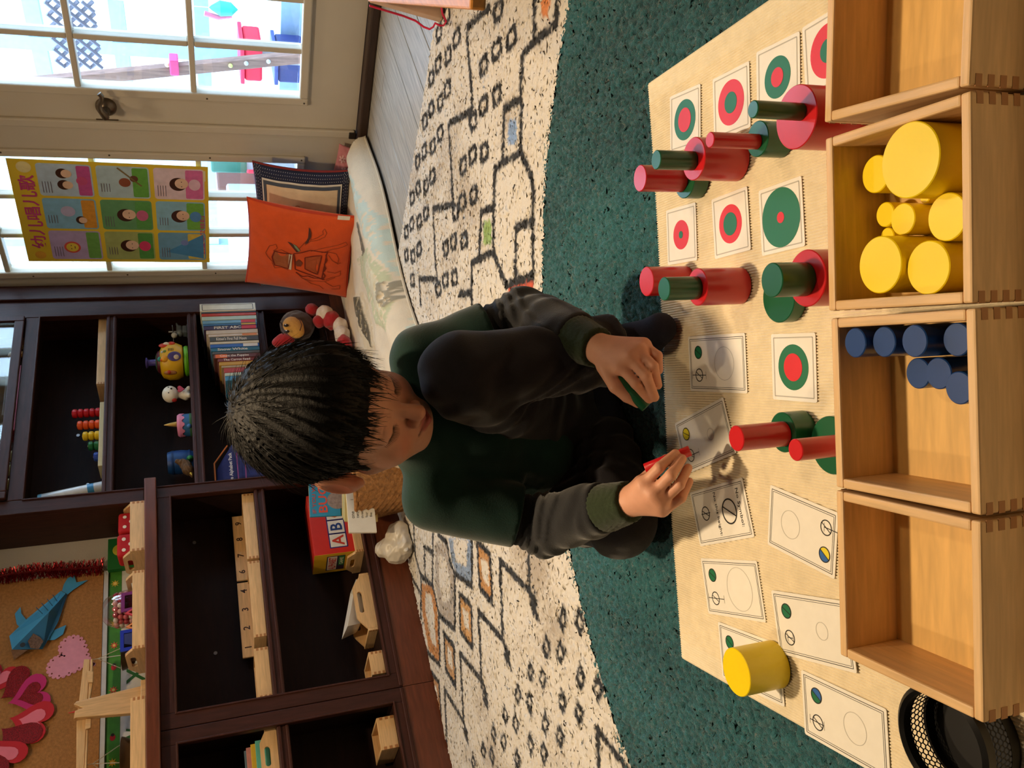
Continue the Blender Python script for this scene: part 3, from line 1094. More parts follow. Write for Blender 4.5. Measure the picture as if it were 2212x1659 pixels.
B2 = bx_frame((1785, 310), (1785, 665), (2105, 655), (2095, 190))
B3 = bx_frame((1795, 690), (1805, 1050), (2120, 1115), (2105, 665))
B4 = bx_frame((1810, 1065), (1815, 1415), (2115, 1565), (2120, 1115))
q0, q1 = ZP(1780, 265, ZM + 0.066)[:2], ZP(2090, 185, ZM + 0.066)[:2]
dn = (q1 - q0) / np.linalg.norm(q1 - q0)
rt = np.array([-dn[1], dn[0]])
B1 = (q0 + dn * 0.0785 + rt * 0.0785, math.atan2(rt[1], rt[0]))


def push(Ba, Bb, gap=0.1585):
    """slide box a away from b along a's own right axis until they no longer touch"""
    c, a = Ba
    r = np.array([math.cos(a), math.sin(a)])
    d = (c - Bb[0]) @ r
    if abs(d) < gap:
        c = c + r * math.copysign(gap - abs(d), d)
    return (c, a)


B2 = (B2[0], B3[1] - 0.02)
B2 = push(B2, B3, 0.1605)
B4 = push((B4[0], B3[1] - 0.012), B3, 0.1595)
B1 = push((B1[0], B1[1]), B2, 0.1655)
cyl_box('empty beech box at the right-hand end of the row', B1[0][0], B1[0][1], B1[1])
cyl_box('beech box holding the yellow cylinders', B2[0][0], B2[0][1], B2[1])
cyl_box('beech box holding the blue cylinders', B3[0][0], B3[0][1], B3[1])
cyl_box('empty beech box at the left-hand end of the row', B4[0][0], B4[0][1], B4[1])

# ------------------------------------------------------------------ cylinders
CR, CG, CY, CBL = mat((206, 26, 34), 0.33, 0.03, 20, coat=0.25), mat((12, 92, 56), 0.33, 0.03, 20, coat=0.25), mat((250, 220, 8), 0.38, 0.02, 20, coat=0.2), mat((22, 62, 122), 0.33, 0.03, 20, coat=0.25)
KD = 0.0055
CYLMESH = {}


def cylinder(m, k, d, h, c, label, group, rot=None):
    key = (k, round(d, 4), round(h, 4))
    o = MB().lathe([(d / 2 - 0.0008, 0), (d / 2, 0.0008), (d / 2, h - 0.0008), (d / 2 - 0.0008, h)], 48).build(k + '_cylinder', m, smooth=True, auto=30)
    o.location = Vector([float(v) for v in c])
    if rot is not None:
        o.rotation_euler = rot
    return tag(o, label, 'cylinder', group)


def dia(i):
    return KD * (i + 1)


HG = 0.0605


def place(m, k, d, h, px, py, z0, label, group):
    p = ZP(px, py, z0 + h)
    return cylinder(m, k, d, h, (p[0], p[1], z0), label, group)


ZC = ZM
RG, GG, YG, BG = 'red cylinders of equal height', 'green cylinders from thin and tall to wide and flat', 'yellow cylinders', 'blue cylinders of equal width'


def stack(lo, hi):
    """(material, kind, d, h, px, py, label, group) lower and upper; the upper stands on the lower"""
    a = place(*lo[:6], ZC, *lo[6:])
    b = place(*hi[:6], ZC + lo[3], *hi[6:])
    v = b.location.xy - a.location.xy
    lim = max(0.0, lo[2] / 2 - hi[2] / 2 * 0.4)
    if v.length > lim:
        b.location.xy = a.location.xy + v.normalized() * lim


def gh(d):
    return 0.0715 - d


stack((CR, 'red', 0.0605, HG, 1719, 253, 'widest red cylinder, by the gap between the two right-hand boxes', RG), (CG, 'green', 0.0165, gh(0.0165), 1626, 236, 'thin green cylinder standing on the widest red one', GG))
stack((CG, 'green', 0.0385, gh(0.0385), 1636, 300, 'medium green cylinder with a thin red one on it', GG), (CR, 'red', 0.0165, HG, 1533, 302, 'thinnest standing red cylinder, on the medium green one', RG))
stack((CR, 'red', 0.0495, HG, 1498, 343, 'stout red cylinder with a thin green one on it, beside the corner cards', RG), (CG, 'green', 0.022, gh(0.022), 1417, 345, 'slim green cylinder on the stout red one beside the corner cards', GG))
stack((CG, 'green', 0.0495, gh(0.0495), 1478, 386, 'flat green cylinder under a slim red one at the mat edge', GG), (CR, 'red', 0.033, HG, 1382, 385, 'slim red cylinder standing on the flat green one at the mat edge', RG))
place(CR, 'red', 0.0385, HG, 1396, 608, ZC, 'single red cylinder standing on the far mat edge', RG)
stack((CR, 'red', 0.044, HG, 1506, 620, 'red cylinder carrying a small green one in the middle of the mat', RG), (CG, 'green', 0.0275, gh(0.0275), 1434, 624, 'small green cylinder on a red one in the middle of the mat', GG))
stack((CR, 'red', 0.055, HG, 1742, 601, 'wide red cylinder just behind the box of yellow cylinders', RG), (CG, 'green', 0.033, gh(0.033), 1667, 605, 'green cylinder standing on the wide red one by the yellow box', GG))
place(CG, 'green', 0.055, gh(0.055), 1681, 643, ZC, 'low wide green cylinder lying flat on the mat by itself', GG)
stack((CG, 'green', 0.044, gh(0.044), 1690, 934, 'squat green cylinder under a red one near the boy', GG), (CR, 'red', 0.0275, HG, 1590, 947, 'red cylinder on the squat green one near the boy', RG))
stack((CG, 'green', 0.0605, gh(0.0605), 1794, 962, 'green disc half hidden behind the box of blue cylinders', GG), (CR, 'red', 0.022, HG, 1718, 972, 'narrow red cylinder right behind the box of blue cylinders', RG))
place(CY, 'yellow', 0.055, 0.055, 1590, 1452, ZC + 0.0008, 'yellow cylinder standing alone on a card', YG)


def inbox(m, k, d, h, B, lx, ly, label, group):
    c, a = B
    x, y = c[0] + lx * math.cos(a) - ly * math.sin(a), c[1] + lx * math.sin(a) + ly * math.cos(a)
    return cylinder(m, k, d, h, (x, y, ZM + 0.0062), label, group)


def boxloc(px, py, z, B):
    p = ZP(px, py, z)[:2] - B[0]
    c, s_ = math.cos(B[1]), math.sin(B[1])
    return p[0] * c + p[1] * s_, -p[0] * s_ + p[1] * c


zb_ = ZM + 0.0062
LIM = 0.0695
placed = []
for (d, px, py, lab) in ((0.0605, 1967, 341, 'biggest yellow cylinder in the box'), (0.0495, 1905, 570, 'large yellow cylinder in the left far corner of its box'), (0.044, 2003, 584, 'large yellow cylinder at the near left of its box'), (0.0385, 2036, 476, 'medium yellow cylinder against the near wall of its box'), (0.0275, 1950, 476, 'small yellow cylinder in the middle of its box'), (0.033, 1891, 376, 'half hidden yellow cylinder behind the biggest one'), (0.022, 1911, 469, 'smaller yellow cylinder at the far wall of its box'), (0.011, 1996, 430, 'tiniest yellow cylinder in the box'), (0.0165, 1917, 504, 'little yellow cylinder wedged behind the large one')):
    lx, ly = boxloc(px, py, zb_ + d, B2)
    r = d / 2
    lx, ly = max(-LIM + r, min(LIM - r, lx)), max(-LIM + r, min(LIM - r, ly))
    placed.append([d, lx, ly, lab])
for it in range(60):
    for i in range(len(placed)):
        for j in range(i):
            a_, b_ = placed[i], placed[j]
            dx, dy = a_[1] - b_[1], a_[2] - b_[2]
            L_ = math.hypot(dx, dy) + 1e-9
            need = (a_[0] + b_[0]) / 2 + 0.0005
            if L_ < need:
                k_ = (need - L_) / L_
                wa = b_[0] / (a_[0] + b_[0])
                a_[1] += dx * k_ * wa
                a_[2] += dy * k_ * wa
                b_[1] -= dx * k_ * (1 - wa)
                b_[2] -= dy * k_ * (1 - wa)
        for a_ in placed:
            r = a_[0] / 2
            a_[1], a_[2] = max(-LIM + r, min(LIM - r, a_[1])), max(-LIM + r, min(LIM - r, a_[2]))
for d, lx, ly, lab in placed:
    inbox(CY, 'yellow', d, d, B2, lx, ly, lab, YG)
bl = [(0.058, 0.0553, 0.050, 'far corner blue cylinder in its box'), (0.0525, 0.0553, 0.0215, 'blue cylinder second from the far corner'), (0.0605, 0.0553, -0.020, 'tallest blue cylinder along the right wall of its box'), (0.0495, 0.0553, -0.0515, 'blue cylinder half hidden in the near corner'), (0.030, 0.0268, 0.0075, 'shorter blue cylinder in the second row'), (0.036, 0.0275, -0.0200, 'blue cylinder in the middle of the second row'), (0.042, 0.0165, -0.0455, 'blue cylinder nearest the front wall')]
for h, lx, ly, lab in bl:
    inbox(CBL, 'blue', 0.0265, h, B3, lx, ly, lab, BG)

# ------------------------------------------------------------------ cards
PAPER = mat((240, 236, 226), 0.6, 0.02, 60)
INK = mat((28, 26, 26), 0.6, 0.02)
GREYL = mat((186, 182, 172), 0.7, 0.02)
PRED, PGRN, PYEL, PBLU = mat((222, 34, 44), 0.5, 0.02), mat((16, 112, 74), 0.5, 0.02), mat((232, 214, 40), 0.5, 0.02), mat((40, 100, 176), 0.5, 0.02)
TH_C = 0.0007


def card_frame(TR, BR, BL, TL, z=ZM):
    q = [ZP(*p, z) for p in (TR, BR, BL, TL)]
    c = np.mean(q, 0)
    r = (q[0] - q[3]) + (q[1] - q[2])
    up = (q[0] - q[1]) + (q[3] - q[2])
    r = r / np.linalg.norm(r)
    up = up / np.linalg.norm(up)
    a = r + np.array([up[1], -up[0], 0])
    a /= np.linalg.norm(a)
    return c, a, np.array([-a[1], a[0], 0])


def card(label, corners, w, h, group, dz=0.0, flip=False, frame=None):
    c, r, up = frame if frame else card_frame(*corners)
    if flip:
        r, up = -r, -up
    M = basis(r, up, (c[0], c[1], ZM + dz))
    t = thing('picture_card', label, 'card', group=group, mtx=M)
    flat(rrect(-w / 2, w / 2, -h / 2, h / 2, 0.0025, 3), M, PAPER, t, 'sheet', TH_C)
    return t, M @ Matrix.Translation((0, 0, TH_C))


SQ = [('square card with a green ring and big red centre in the mat corner', (1448, 213), (1512, 184), (1515, 312), (1450, 325), PGRN, PRED, 0.026, 0.0155),
      ('square card with a red ring and green centre, second from the mat corner', (1539, 174), (1617, 137), (1624, 276), (1545, 297), PRED, PGRN, 0.0265, 0.0125),
      ('square card with a green ring and pink-red centre under the leaning stack', (1634, 129), (1725, 81), (1732, 219), (1638, 236), PGRN, PRED, 0.0225, 0.0105),
      ('square card with a wide red ring and a tiny green dot', (1441, 458), (1503, 438), (1506, 559), (1443, 572), PRED, PGRN, 0.0195, 0.005),
      ('square card with a thin red ring round a green centre', (1538, 432), (1614, 405), (1620, 538), (1548, 558), PRED, PGRN, 0.0235, 0.014),
      ('square card with a big green disc and a small red dot', (1641, 414), (1730, 383), (1737, 530), (1650, 550), PGRN, PRED, 0.033, 0.0062),
      ('square card with a green ring and red centre in front of the boy', (1666, 724), (1764, 720), (1766, 867), (1670, 862), PGRN, PRED, 0.0255, 0.0155),
      ('square card partly hidden behind the rightmost box', (1757, 59), (1850, 10), (1858, 140), (1765, 190), PRED, PGRN, 0.027, 0.012)]


def rectlines(x0, x1, y0, y1):
    return [(x0, y0, x1, y0), (x1, y0, x1, y1), (x1, y1, x0, y1), (x0, y1, x0, y0)]


for i, (lab, a, b_, c, d, m1, m2, r1, r2) in enumerate(SQ):
    # pixel order far, near ... given as far-right, near-right, near-left, far-left
    if i == 7:
        fr_ = card_frame(a, b_, c, d)
        cc = fr_[0]
        # keep it clear of the box standing over its near half
        t, M = card(lab, None, 0.075, 0.075, 'square circle cards', frame=(cc + fr_[2] * 0.01, fr_[1], fr_[2]))
    else:
        t, M = card(lab, (a, b_, c, d), 0.075, 0.075, 'square circle cards')
    strokes(M, t, GREYL, rectlines(-0.033, 0.033, -0.033, 0.033), 0.0014, 'border', 0.0002)
    flat(circ(0, 0, r1, 40), M, m1, t, 'outer_disc', 0.0003)
    flat(circ(0, 0, r2, 32), M @ Matrix.Translation((0, 0, 0.0003)), m2, t, 'inner_disc', 0.0003)


def double_border(M, t, w, h):
    strokes(M, t, INK, rectlines(-w / 2 + 0.004, w / 2 - 0.004, -h / 2 + 0.004, h / 2 - 0.004), 0.0007, 'border', 0.0002)
    strokes(M, t, INK, rectlines(-w / 2 + 0.0062, w / 2 - 0.0062, -h / 2 + 0.0062, h / 2 - 0.0062), 0.0005, 'border', 0.0002)


def half(cx, cy, r, a0, n=16):
    return [(cx + r * math.cos(a0 + math.pi * k / n), cy + r * math.sin(a0 + math.pi * k / n)) for k in range(n + 1)]


def symcard(lab, corners, dot, r, up0, up1, dz=0.0, flip=False, frame=None, h=0.128):
    w = 0.073
    t, M = card(lab, corners, w, h, 'cylinder task cards', dz, flip, frame)
    double_border(M, t, w, h)
    cx, cy, rr_ = 0.015, 0.040, 0.0082
    if isinstance(dot, tuple):
        flat(half(cx, cy, rr_, math.radians(60)), M, dot[0], t, 'dot_half', 0.0003)
        flat(half(cx, cy, rr_, math.radians(240)), M, dot[1], t, 'dot_half', 0.0003)
    else:
        flat(circ(cx, cy, rr_), M, dot, t, 'dot', 0.0003)
    ringpoly(M, t, INK, cx, cy, rr_, 0.0011, 'dot_outline', th=0.0005)
    sl = (rr_ * math.cos(math.radians(60)), rr_ * math.sin(math.radians(60)))
    strokes(M, t, INK, [(cx - sl[0], cy - sl[1], cx + sl[0], cy + sl[1])], 0.0009, 'slash', 0.0005)
    cx = -0.015
    ringpoly(M, t, INK, cx, cy, rr_, 0.0012, 'null_symbol', th=0.0003)
    strokes(M, t, INK, [(cx - sl[0], cy - sl[1], cx + sl[0], cy + sl[1]), (cx, cy + up0, cx, cy + up1)], 0.0009, 'slash', 0.0003)
    strokes(M, t, GREYL, [(cx - 0.005, cy + up0, cx + 0.005, cy + up0), (cx - 0.005, cy + up1, cx + 0.005, cy + up1)], 0.0007, 'height_bar', 0.0003)
    ringpoly(M, t, GREYL, 0, -0.018, r, 0.0006, 'faint_circle', n=40, th=0.0002)
    return t


symcard('task card with a green dot, between the boy and the last square card', ((1489, 728), (1607, 721), (1620, 850), (1489, 842)), PGRN, 0.021, -0.016, 0.016)
symcard('task card with a yellow dot under the boy\'s right hand', ((1458, 912), (1561, 867), (1589, 983), (1486, 1016)), PYEL, 0.0075, -0.022, 0.009)
t, M = card('task card lettered No Symbol and No this height', ((1493, 1069), (1604, 1030), (1633, 1156), (1510, 1179)), 0.073, 0.128, 'cylinder task cards', 0, True)
double_border(M, t, 0.073, 0.128)
text('No Symbol:', M @ Matrix.Translation((-0.002, 0.046, 0.0004)), 0.0075, INK, t, width=0.048, bold=False)
text('No this height:', M @ Matrix.Translation((0.0, -0.006, 0.0004)), 0.0070, INK, t, width=0.056, bold=False)
ringpoly(M, t, INK, 0, 0.022, 0.0155, 0.002, 'big_null_symbol', th=0.0003)
strokes(M, t, INK, [(-0.0078, 0.0085, 0.0078, 0.0355)], 0.0016, 'slash', 0.0003)
ringpoly(M, t, INK, -0.004, -0.034, 0.0088, 0.0013, 'null_symbol', th=0.0003)
strokes(M, t, INK, [(-0.0084, -0.0416, 0.0004, -0.0264), (-0.004, -0.045, -0.004, -0.023)], 0.001, 'slash', 0.0003)
symcard('task card with a green dot and the largest faint circle', ((1516, 1206), (1634, 1213), (1662, 1344), (1526, 1324)), PGRN, 0.027, -0.020, 0.017)
A_, B_ = ZP(1667, 1048, ZM), ZP(1657, 1174, ZM)
dvec = ZP(1806, 1252, ZM) - B_
dvec /= np.linalg.norm(dvec)
rgt = np.array([-dvec[1], dvec[0], 0])
cc = (A_ + B_) / 2 + dvec * 0.057
symcard('task card with a half yellow, half blue dot, upside down', None, (PYEL, PBLU), 0.016, -0.003, 0.022, 0, True, (cc, rgt, -dvec), h=0.114)
symcard('task card with a green dot lying under the yellow cylinder', ((1551, 1338), (1683, 1397), (1698, 1529), (1562, 1462)), PGRN, 0.02, -0.016, 0.016)
symcard('task card with a green dot tucked beside the last box', ((1666, 1271), (1830, 1315), (1855, 1457), (1690, 1398)), PGRN, 0.0095, -0.006, 0.004, 0.0011)
symcard('task card with a half green, half blue dot nearest the mesh cup', ((1733, 1451), (1918, 1536), (1932, 1682), (1731, 1584)), (PGRN, PBLU), 0.0165, -0.010, 0.013)

# ------------------------------------------------------------------ mesh cup
RCUP, HC = 0.0450, 0.053 - ZM
pc = (B4[0][0] - 0.1285 * math.cos(B4[1]) + 0.012 * math.sin(B4[1]), B4[0][1] - 0.1285 * math.sin(B4[1]) - 0.012 * math.cos(B4[1]))
cp = thing('mesh_cup', 'shallow black wire mesh cup beside the left-hand box', 'mesh cup', (pc[0], pc[1], ZM))
BLK = mat((22, 22, 24), 0.4, 0.05, metal=0.3)
MB().cyl((0, 0, 0.0005), RCUP, 0.004, 40).build('base', BLK, cp, smooth=True)
R_ = [[(r * math.cos(2 * math.pi * k / 48), r * math.sin(2 * math.pi * k / 48), z) for k in range(48)] for r, z in ((RCUP - 0.003, HC - 0.012), (RCUP - 0.004, HC - 0.003), (RCUP - 0.001, HC), (RCUP + 0.003, HC - 0.003), (RCUP + 0.002, HC - 0.012))]
MB().rings(R_, False, True).build('rim', BLK, cp, smooth=True)
R_ = [[(r * math.cos(2 * math.pi * k / 48), r * math.sin(2 * math.pi * k / 48), z) for k in range(48)] for r, z in ((RCUP - 0.002, 0.004), (RCUP + 0.001, 0.004), (RCUP + 0.001, 0.012), (RCUP - 0.002, 0.012))]
MB().rings(R_, False, True).build('base_band', BLK, cp, smooth=True)
nc, hh = 56, 0.0042
rows = int((HC - 0.022) / hh)
b = MB()


def cp_pt(i, j):
    return (i, j)


def wire(u0, z0, u1, z1):
    a0, a1 = 2 * math.pi * u0 / nc, 2 * math.pi * u1 / nc
    p0 = np.array([RCUP * math.cos(a0), RCUP * math.sin(a0), z0])
    p1 = np.array([RCUP * math.cos(a1), RCUP * math.sin(a1), z1])
    n_ = np.array([math.cos(a0), math.sin(a0), 0])
    d_ = p1 - p0
    s_ = np.cross(n_, d_)
    s_ = s_ / (np.linalg.norm(s_) + 1e-9) * 0.00045
    n_ = n_ * 0.00035
    V_ = [p0 + s_ + n_, p0 - s_ + n_, p1 - s_ + n_, p1 + s_ + n_, p0 + s_ - n_, p0 - s_ - n_, p1 - s_ - n_, p1 + s_ - n_]
    b.add(V_, [(0, 1, 2, 3), (7, 6, 5, 4), (0, 4, 5, 1), (3, 2, 6, 7), (0, 3, 7, 4), (1, 5, 6, 2)])


for j in range(rows):
    z0 = 0.011 + j * hh
    off = 0.5 * (j % 2)
    for i in range(nc):
        wire(i + off, z0, i + off, z0 + hh * 0.58)
        wire(i + off, z0 + hh * 0.58, i + off + 0.5, z0 + hh)
        wire(i + off, z0 + hh * 0.58, i + off - 0.5, z0 + hh)
o = b.build('wire_mesh', BLK, cp)
o['kind'] = 'stuff'

# ------------------------------------------------------------------ low wooden bench at the right
e0, e1 = ZP(862, 9, 0.2), ZP(1050, 24, 0.2)
bn = thing('wooden_bench', 'low orange-brown wooden bench at the right edge with a pink cord', 'bench', (1.55, 0.5, 0.0065))
dirb = (e1 - e0) / np.linalg.norm(e1 - e0)
prp = np.array([dirb[1], -dirb[0], 0])
if prp @ np.append(VA, 0) < 0:
    prp = -prp
ORW = mat((206, 138, 62), 0.45, 0.06, 14, grain=0.16, stretch=(2, 12, 12))
e0b = e0 - dirb * 0.22
b = MB()
pts = [e0b, e1, e1 + prp * 0.34, e0b + prp * 0.34]
b.add([(p[0], p[1], z) for z in (0.2, 0.225) for p in pts], [(0, 1, 2, 3), (7, 6, 5, 4), (0, 4, 5, 1), (1, 5, 6, 2), (2, 6, 7, 3), (3, 7, 4, 0)])
b.build('seat', ORW, bn, world=True, bevel=0.004)
for base_ in (e0b + dirb * 0.03, e1 - dirb * 0.06):
    b = MB()
    q = [base_ + prp * 0.03, base_ + prp * 0.30, base_ + prp * 0.30 + dirb * 0.02, base_ + prp * 0.03 + dirb * 0.02]
    b.add([(p[0], p[1], z) for z in (0.0090, 0.1995) for p in q], [(0, 1, 2, 3), (7, 6, 5, 4), (0, 4, 5, 1), (1, 5, 6, 2), (2, 6, 7, 3), (3, 7, 4, 0)])
    b.build('leg_panel', mat((196, 150, 110), 0.5, 0.06, 14, grain=0.16, stretch=(12, 12, 2)), bn, world=True, bevel=0.002)
# a tilted play board standing against the bench
a0, a1 = ZP(950, 49, 0.008), XP(798, 6, 2.0)
pb = thing('play_board', 'pale wooden board leaning on the bench, edge bound with pink cord', 'board', tuple(a0))
back = np.array([0.12, -0.50, 0.0])
th_ = np.array([0.02, 0.02, 0.0])
b = MB()
q = [a0, a1, a1 + back, a0 + back]
b.add([tuple(p) for p in q] + [tuple(p - th_) for p in q], [(0, 1, 2, 3), (7, 6, 5, 4), (0, 4, 5, 1), (1, 5, 6, 2), (2, 6, 7, 3), (3, 7, 4, 0)])
b.build('panel', mat((206, 170, 140), 0.6, 0.05), pb, world=True, bevel=0.002)
cord = [XP(798, 12, 1.97), XP(830, 22, 1.97), XP(870, 34, 1.97), XP(898, 45, 1.97), XP(915, 58, 1.96), XP(928, 63, 1.95), XP(936, 58, 1.95), XP(940, 50, 1.95), XP(950, 55, 1.94), XP(958, 55, 1.94), XP(964, 46, 1.94), XP(956, 30, 1.94), XP(953, 12, 1.94), XP(952, -10, 1.94)]
MB().tube(cord, 0.0026, 6).build('cord', mat((205, 24, 70), 0.6), pb, smooth=True, world=True)

# ================================================================== reading corner
def gridmesh(fn, nu, nv):
    us, vs = np.linspace(0, 1, nu), np.linspace(0, 1, nv)
    V = [fn(u, v) for u in us for v in vs]
    F = [(i * nv + j, (i + 1) * nv + j, (i + 1) * nv + j + 1, i * nv + j + 1) for i in range(nu - 1) for j in range(nv - 1)]
    return V, F


# quilted floor mattress
qx0, qx1, qy0, qy1, qh = 1.60, 2.735, 1.845, 2.632, 0.062
hs = 0.006
gx, gy = np.arange(qx0, qx1 + hs, hs), np.arange(qy0, qy1 + hs, hs)
GX, GY = np.meshgrid(gx, gy, indexing='ij')
ed = np.minimum(np.minimum(GX - qx0, qx1 - GX), np.minimum(GY - qy0, qy1 - GY))
P3 = np.stack([GX.ravel(), GY.ravel(), 0 * GX.ravel()], 1)
wr = noise3(P3, 14, 21).reshape(GX.shape) * 0.010 + noise3(P3, 48, 22).reshape(GX.shape) * 0.0035
roll = 0.016 * np.exp(-((GY - qy0 - 0.075) / 0.045) ** 2)
GZ = 0.0095 + qh * np.sqrt(np.clip(1 - (1 - np.clip(ed / 0.05, 0, 1)) ** 2, 0, 1)) + (wr + roll) * np.clip(ed / 0.05, 0, 1)
GYw = GY + 0.022 * np.sin(GX * 7 + 0.6) * np.clip(1 - (GY - qy0) / 0.3, 0, 1)
nx, ny = len(gx), len(gy)
ids = np.arange(nx * ny).reshape(nx, ny)
F = np.stack([ids[:-1, :-1], ids[1:, :-1], ids[1:, 1:], ids[:-1, 1:]], -1).reshape(-1, 4)
qc = ncol(226, 214, 192)[None].repeat(nx * ny, 0)
qz_ = GZ.ravel().copy()
QP = np.stack([GX.ravel(), GYw.ravel()], 1) + 0.004 * np.stack([noise3(P3, 60, 24), noise3(P3, 60, 25)], 1)
for (poly, col, up) in (
        ([(748, 372), (760, 362), (810, 500), (850, 610), (880, 705), (858, 722), (830, 610), (795, 510)], (198, 214, 206), 0.003),
        ([(770, 560), (800, 535), (822, 590), (836, 650), (842, 720), (815, 700), (795, 640), (780, 600)], (196, 200, 166), 0.003),
        ([(790, 575), (803, 556), (818, 600), (830, 650), (833, 700), (820, 690), (806, 640)], (218, 214, 190), 0.003),
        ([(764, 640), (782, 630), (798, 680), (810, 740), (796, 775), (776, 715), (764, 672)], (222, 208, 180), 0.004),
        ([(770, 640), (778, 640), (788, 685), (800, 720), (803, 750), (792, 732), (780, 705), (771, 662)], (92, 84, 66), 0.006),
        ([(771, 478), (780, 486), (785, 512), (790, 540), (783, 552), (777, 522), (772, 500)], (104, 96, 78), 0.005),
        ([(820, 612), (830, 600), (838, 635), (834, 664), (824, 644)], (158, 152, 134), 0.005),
        ([(806, 420), (815, 414), (850, 520), (880, 610), (902, 690), (894, 700), (868, 610), (838, 520)], (232, 222, 208), 0.004)):
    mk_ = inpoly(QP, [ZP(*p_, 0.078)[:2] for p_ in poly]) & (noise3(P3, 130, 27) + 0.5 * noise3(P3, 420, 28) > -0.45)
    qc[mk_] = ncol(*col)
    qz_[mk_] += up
qc[:, 3] = 1
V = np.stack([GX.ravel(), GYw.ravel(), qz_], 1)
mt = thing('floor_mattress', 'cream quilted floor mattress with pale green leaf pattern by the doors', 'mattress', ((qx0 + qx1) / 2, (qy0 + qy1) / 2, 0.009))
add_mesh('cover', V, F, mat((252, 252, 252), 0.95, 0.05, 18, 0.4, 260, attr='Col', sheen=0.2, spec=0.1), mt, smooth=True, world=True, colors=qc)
MB().tube([(x_, qy0 + 0.022 * math.sin(x_ * 7 + 0.6) - 0.002, 0.014) for x_ in np.linspace(qx0 + 0.02, qx1 - 0.02, 60)], 0.0045, 6).build('hem', mat((206, 196, 176), 0.95), mt, smooth=True, world=True)


class Pillow:
    def __init__(s, M, w, h, t, seed=0, pinch=0.06):
        s.M, s.w, s.h, s.t, s.seed, s.pinch = M, w, h, t, seed, pinch
        s.A = np.array(M)

    def pt(s, u, v, side=1, off=0.0):
        """u, v in -1..1"""
        a, b = 1 - abs(u) ** 2.6, 1 - abs(v) ** 2.6
        th = s.t * max(a, 0) ** 0.55 * max(b, 0) ** 0.55
        x = s.w / 2 * u * (1 - s.pinch * (1 - v * v) * u * u)
        y = s.h / 2 * v * (1 - s.pinch * (1 - u * u) * v * v)
        wv = 0.003 * math.sin(9 * u + 5 * v + s.seed) * a * b + 0.002 * math.sin(14 * v - 11 * u + s.seed * 2) * a * b
        z = side * (th / 2 + wv) + side * off
        p = s.A[:3, :3] @ np.array([x, y, z]) + s.A[:3, 3]
        return p

    def body(s, parent, m, n=40):
        V, F = [], []
        for sd in (1, -1):
            base = len(V)
            for i in range(n + 1):
                for j in range(n + 1):
                    V.append(s.pt(-1 + 2 * i / n, -1 + 2 * j / n, sd))
            for i in range(n):
                for j in range(n):
                    f = (base + i * (n + 1) + j, base + (i + 1) * (n + 1) + j, base + (i + 1) * (n + 1) + j + 1, base + i * (n + 1) + j + 1)
                    F.append(f if sd > 0 else f[::-1])
        o = add_mesh('cushion', V, F, m, parent, smooth=True, world=True)
        w = o.modifiers.new('weld', 'WELD')
        w.merge_threshold = 0.0005
        return o

    def patch(s, name, parent, m, u0, u1, v0, v1, off=0.0030, nu=24, nv=24):
        nu, nv = max(3, int((u1 - u0) * 30)), max(3, int((v1 - v0) * 30))
        V, F = gridmesh(lambda a, b: s.pt(u0 + (u1 - u0) * a, v0 + (v1 - v0) * b, 1, off), nu, nv)
        return add_mesh(name, V, F, m, parent, smooth=True, world=True)

    def ribbons(s, name, parent, m, polys, w, off=0.002):
        V, F = [], []
        for pl in polys:
            P = []
            for (a, b) in zip(pl[:-1], pl[1:]):
                k = max(1, int(math.hypot(b[0] - a[0], b[1] - a[1]) / 0.04))
                P += [(a[0] + (b[0] - a[0]) * q / k, a[1] + (b[1] - a[1]) * q / k) for q in range(k)]
            P.append(pl[-1])
            base = len(V)
            for i, p in enumerate(P):
                q = P[min(i + 1, len(P) - 1)]
                r = P[max(i - 1, 0)]
                d = np.array([q[0] - r[0], q[1] - r[1]])
                d = d / (np.linalg.norm(d) + 1e-9)
                V.append(s.pt(p[0] - d[1] * w, p[1] + d[0] * w, 1, off))
                V.append(s.pt(p[0] + d[1] * w, p[1] - d[0] * w, 1, off))
            for i in range(len(P) - 1):
                F.append((base + 2 * i, base + 2 * i + 1, base + 2 * i + 3, base + 2 * i + 2))
        return add_mesh(name, V, F, m, parent, world=True)


def pillow_frame(TL, TR, BR, BL, XT, XB):
    """upright pixel corners; top edge on plane X=XT, bottom on X=XB; faces the room"""
    tl, tr = XP(*TL, XT), XP(*TR, XT)
    bl, br = XP(*BL, XB), XP(*BR, XB)
    c = (tl + tr + bl + br) / 4
    x = (tr - tl) + (br - bl)
    y = (tl - bl) + (tr - br)
    w, h = np.linalg.norm(x) / 2, np.linalg.norm(y) / 2
    return basis(x, y, c), w, h


# navy and cream cushion leaning on the door
M, w, h = pillow_frame((560, 606), (550, 318), (752, 392), (748, 640), 2.715, 2.655)
nv = thing('cushion', 'cream cushion with a navy dotted border leaning on the glass door', 'cushion', tuple(np.array(M)[:3, 3]))
NAVY, CREAM = mat((30, 38, 74), 0.9, 0.08, 60, sheen=0.2), mat((232, 214, 184), 0.92, 0.06, 30, 0.2, 200, sheen=0.2)
p = Pillow(M, w, h, 0.085, 2)
p.body(nv, NAVY)
p.patch('centre_panel', nv, CREAM, -0.80, 0.80, -0.80, 0.80)
GRY = mat((76, 88, 108), 0.9)
for (u0, u1, v0, v1) in ((-0.80, 0.80, 0.74, 0.80), (-0.80, 0.80, -0.80, -0.74), (-0.80, -0.75, -0.74, 0.74), (0.75, 0.80, -0.74, 0.74)):
    p.patch('grey_band', nv, GRY, u0, u1, v0, v1, 0.0048, 30, 3)
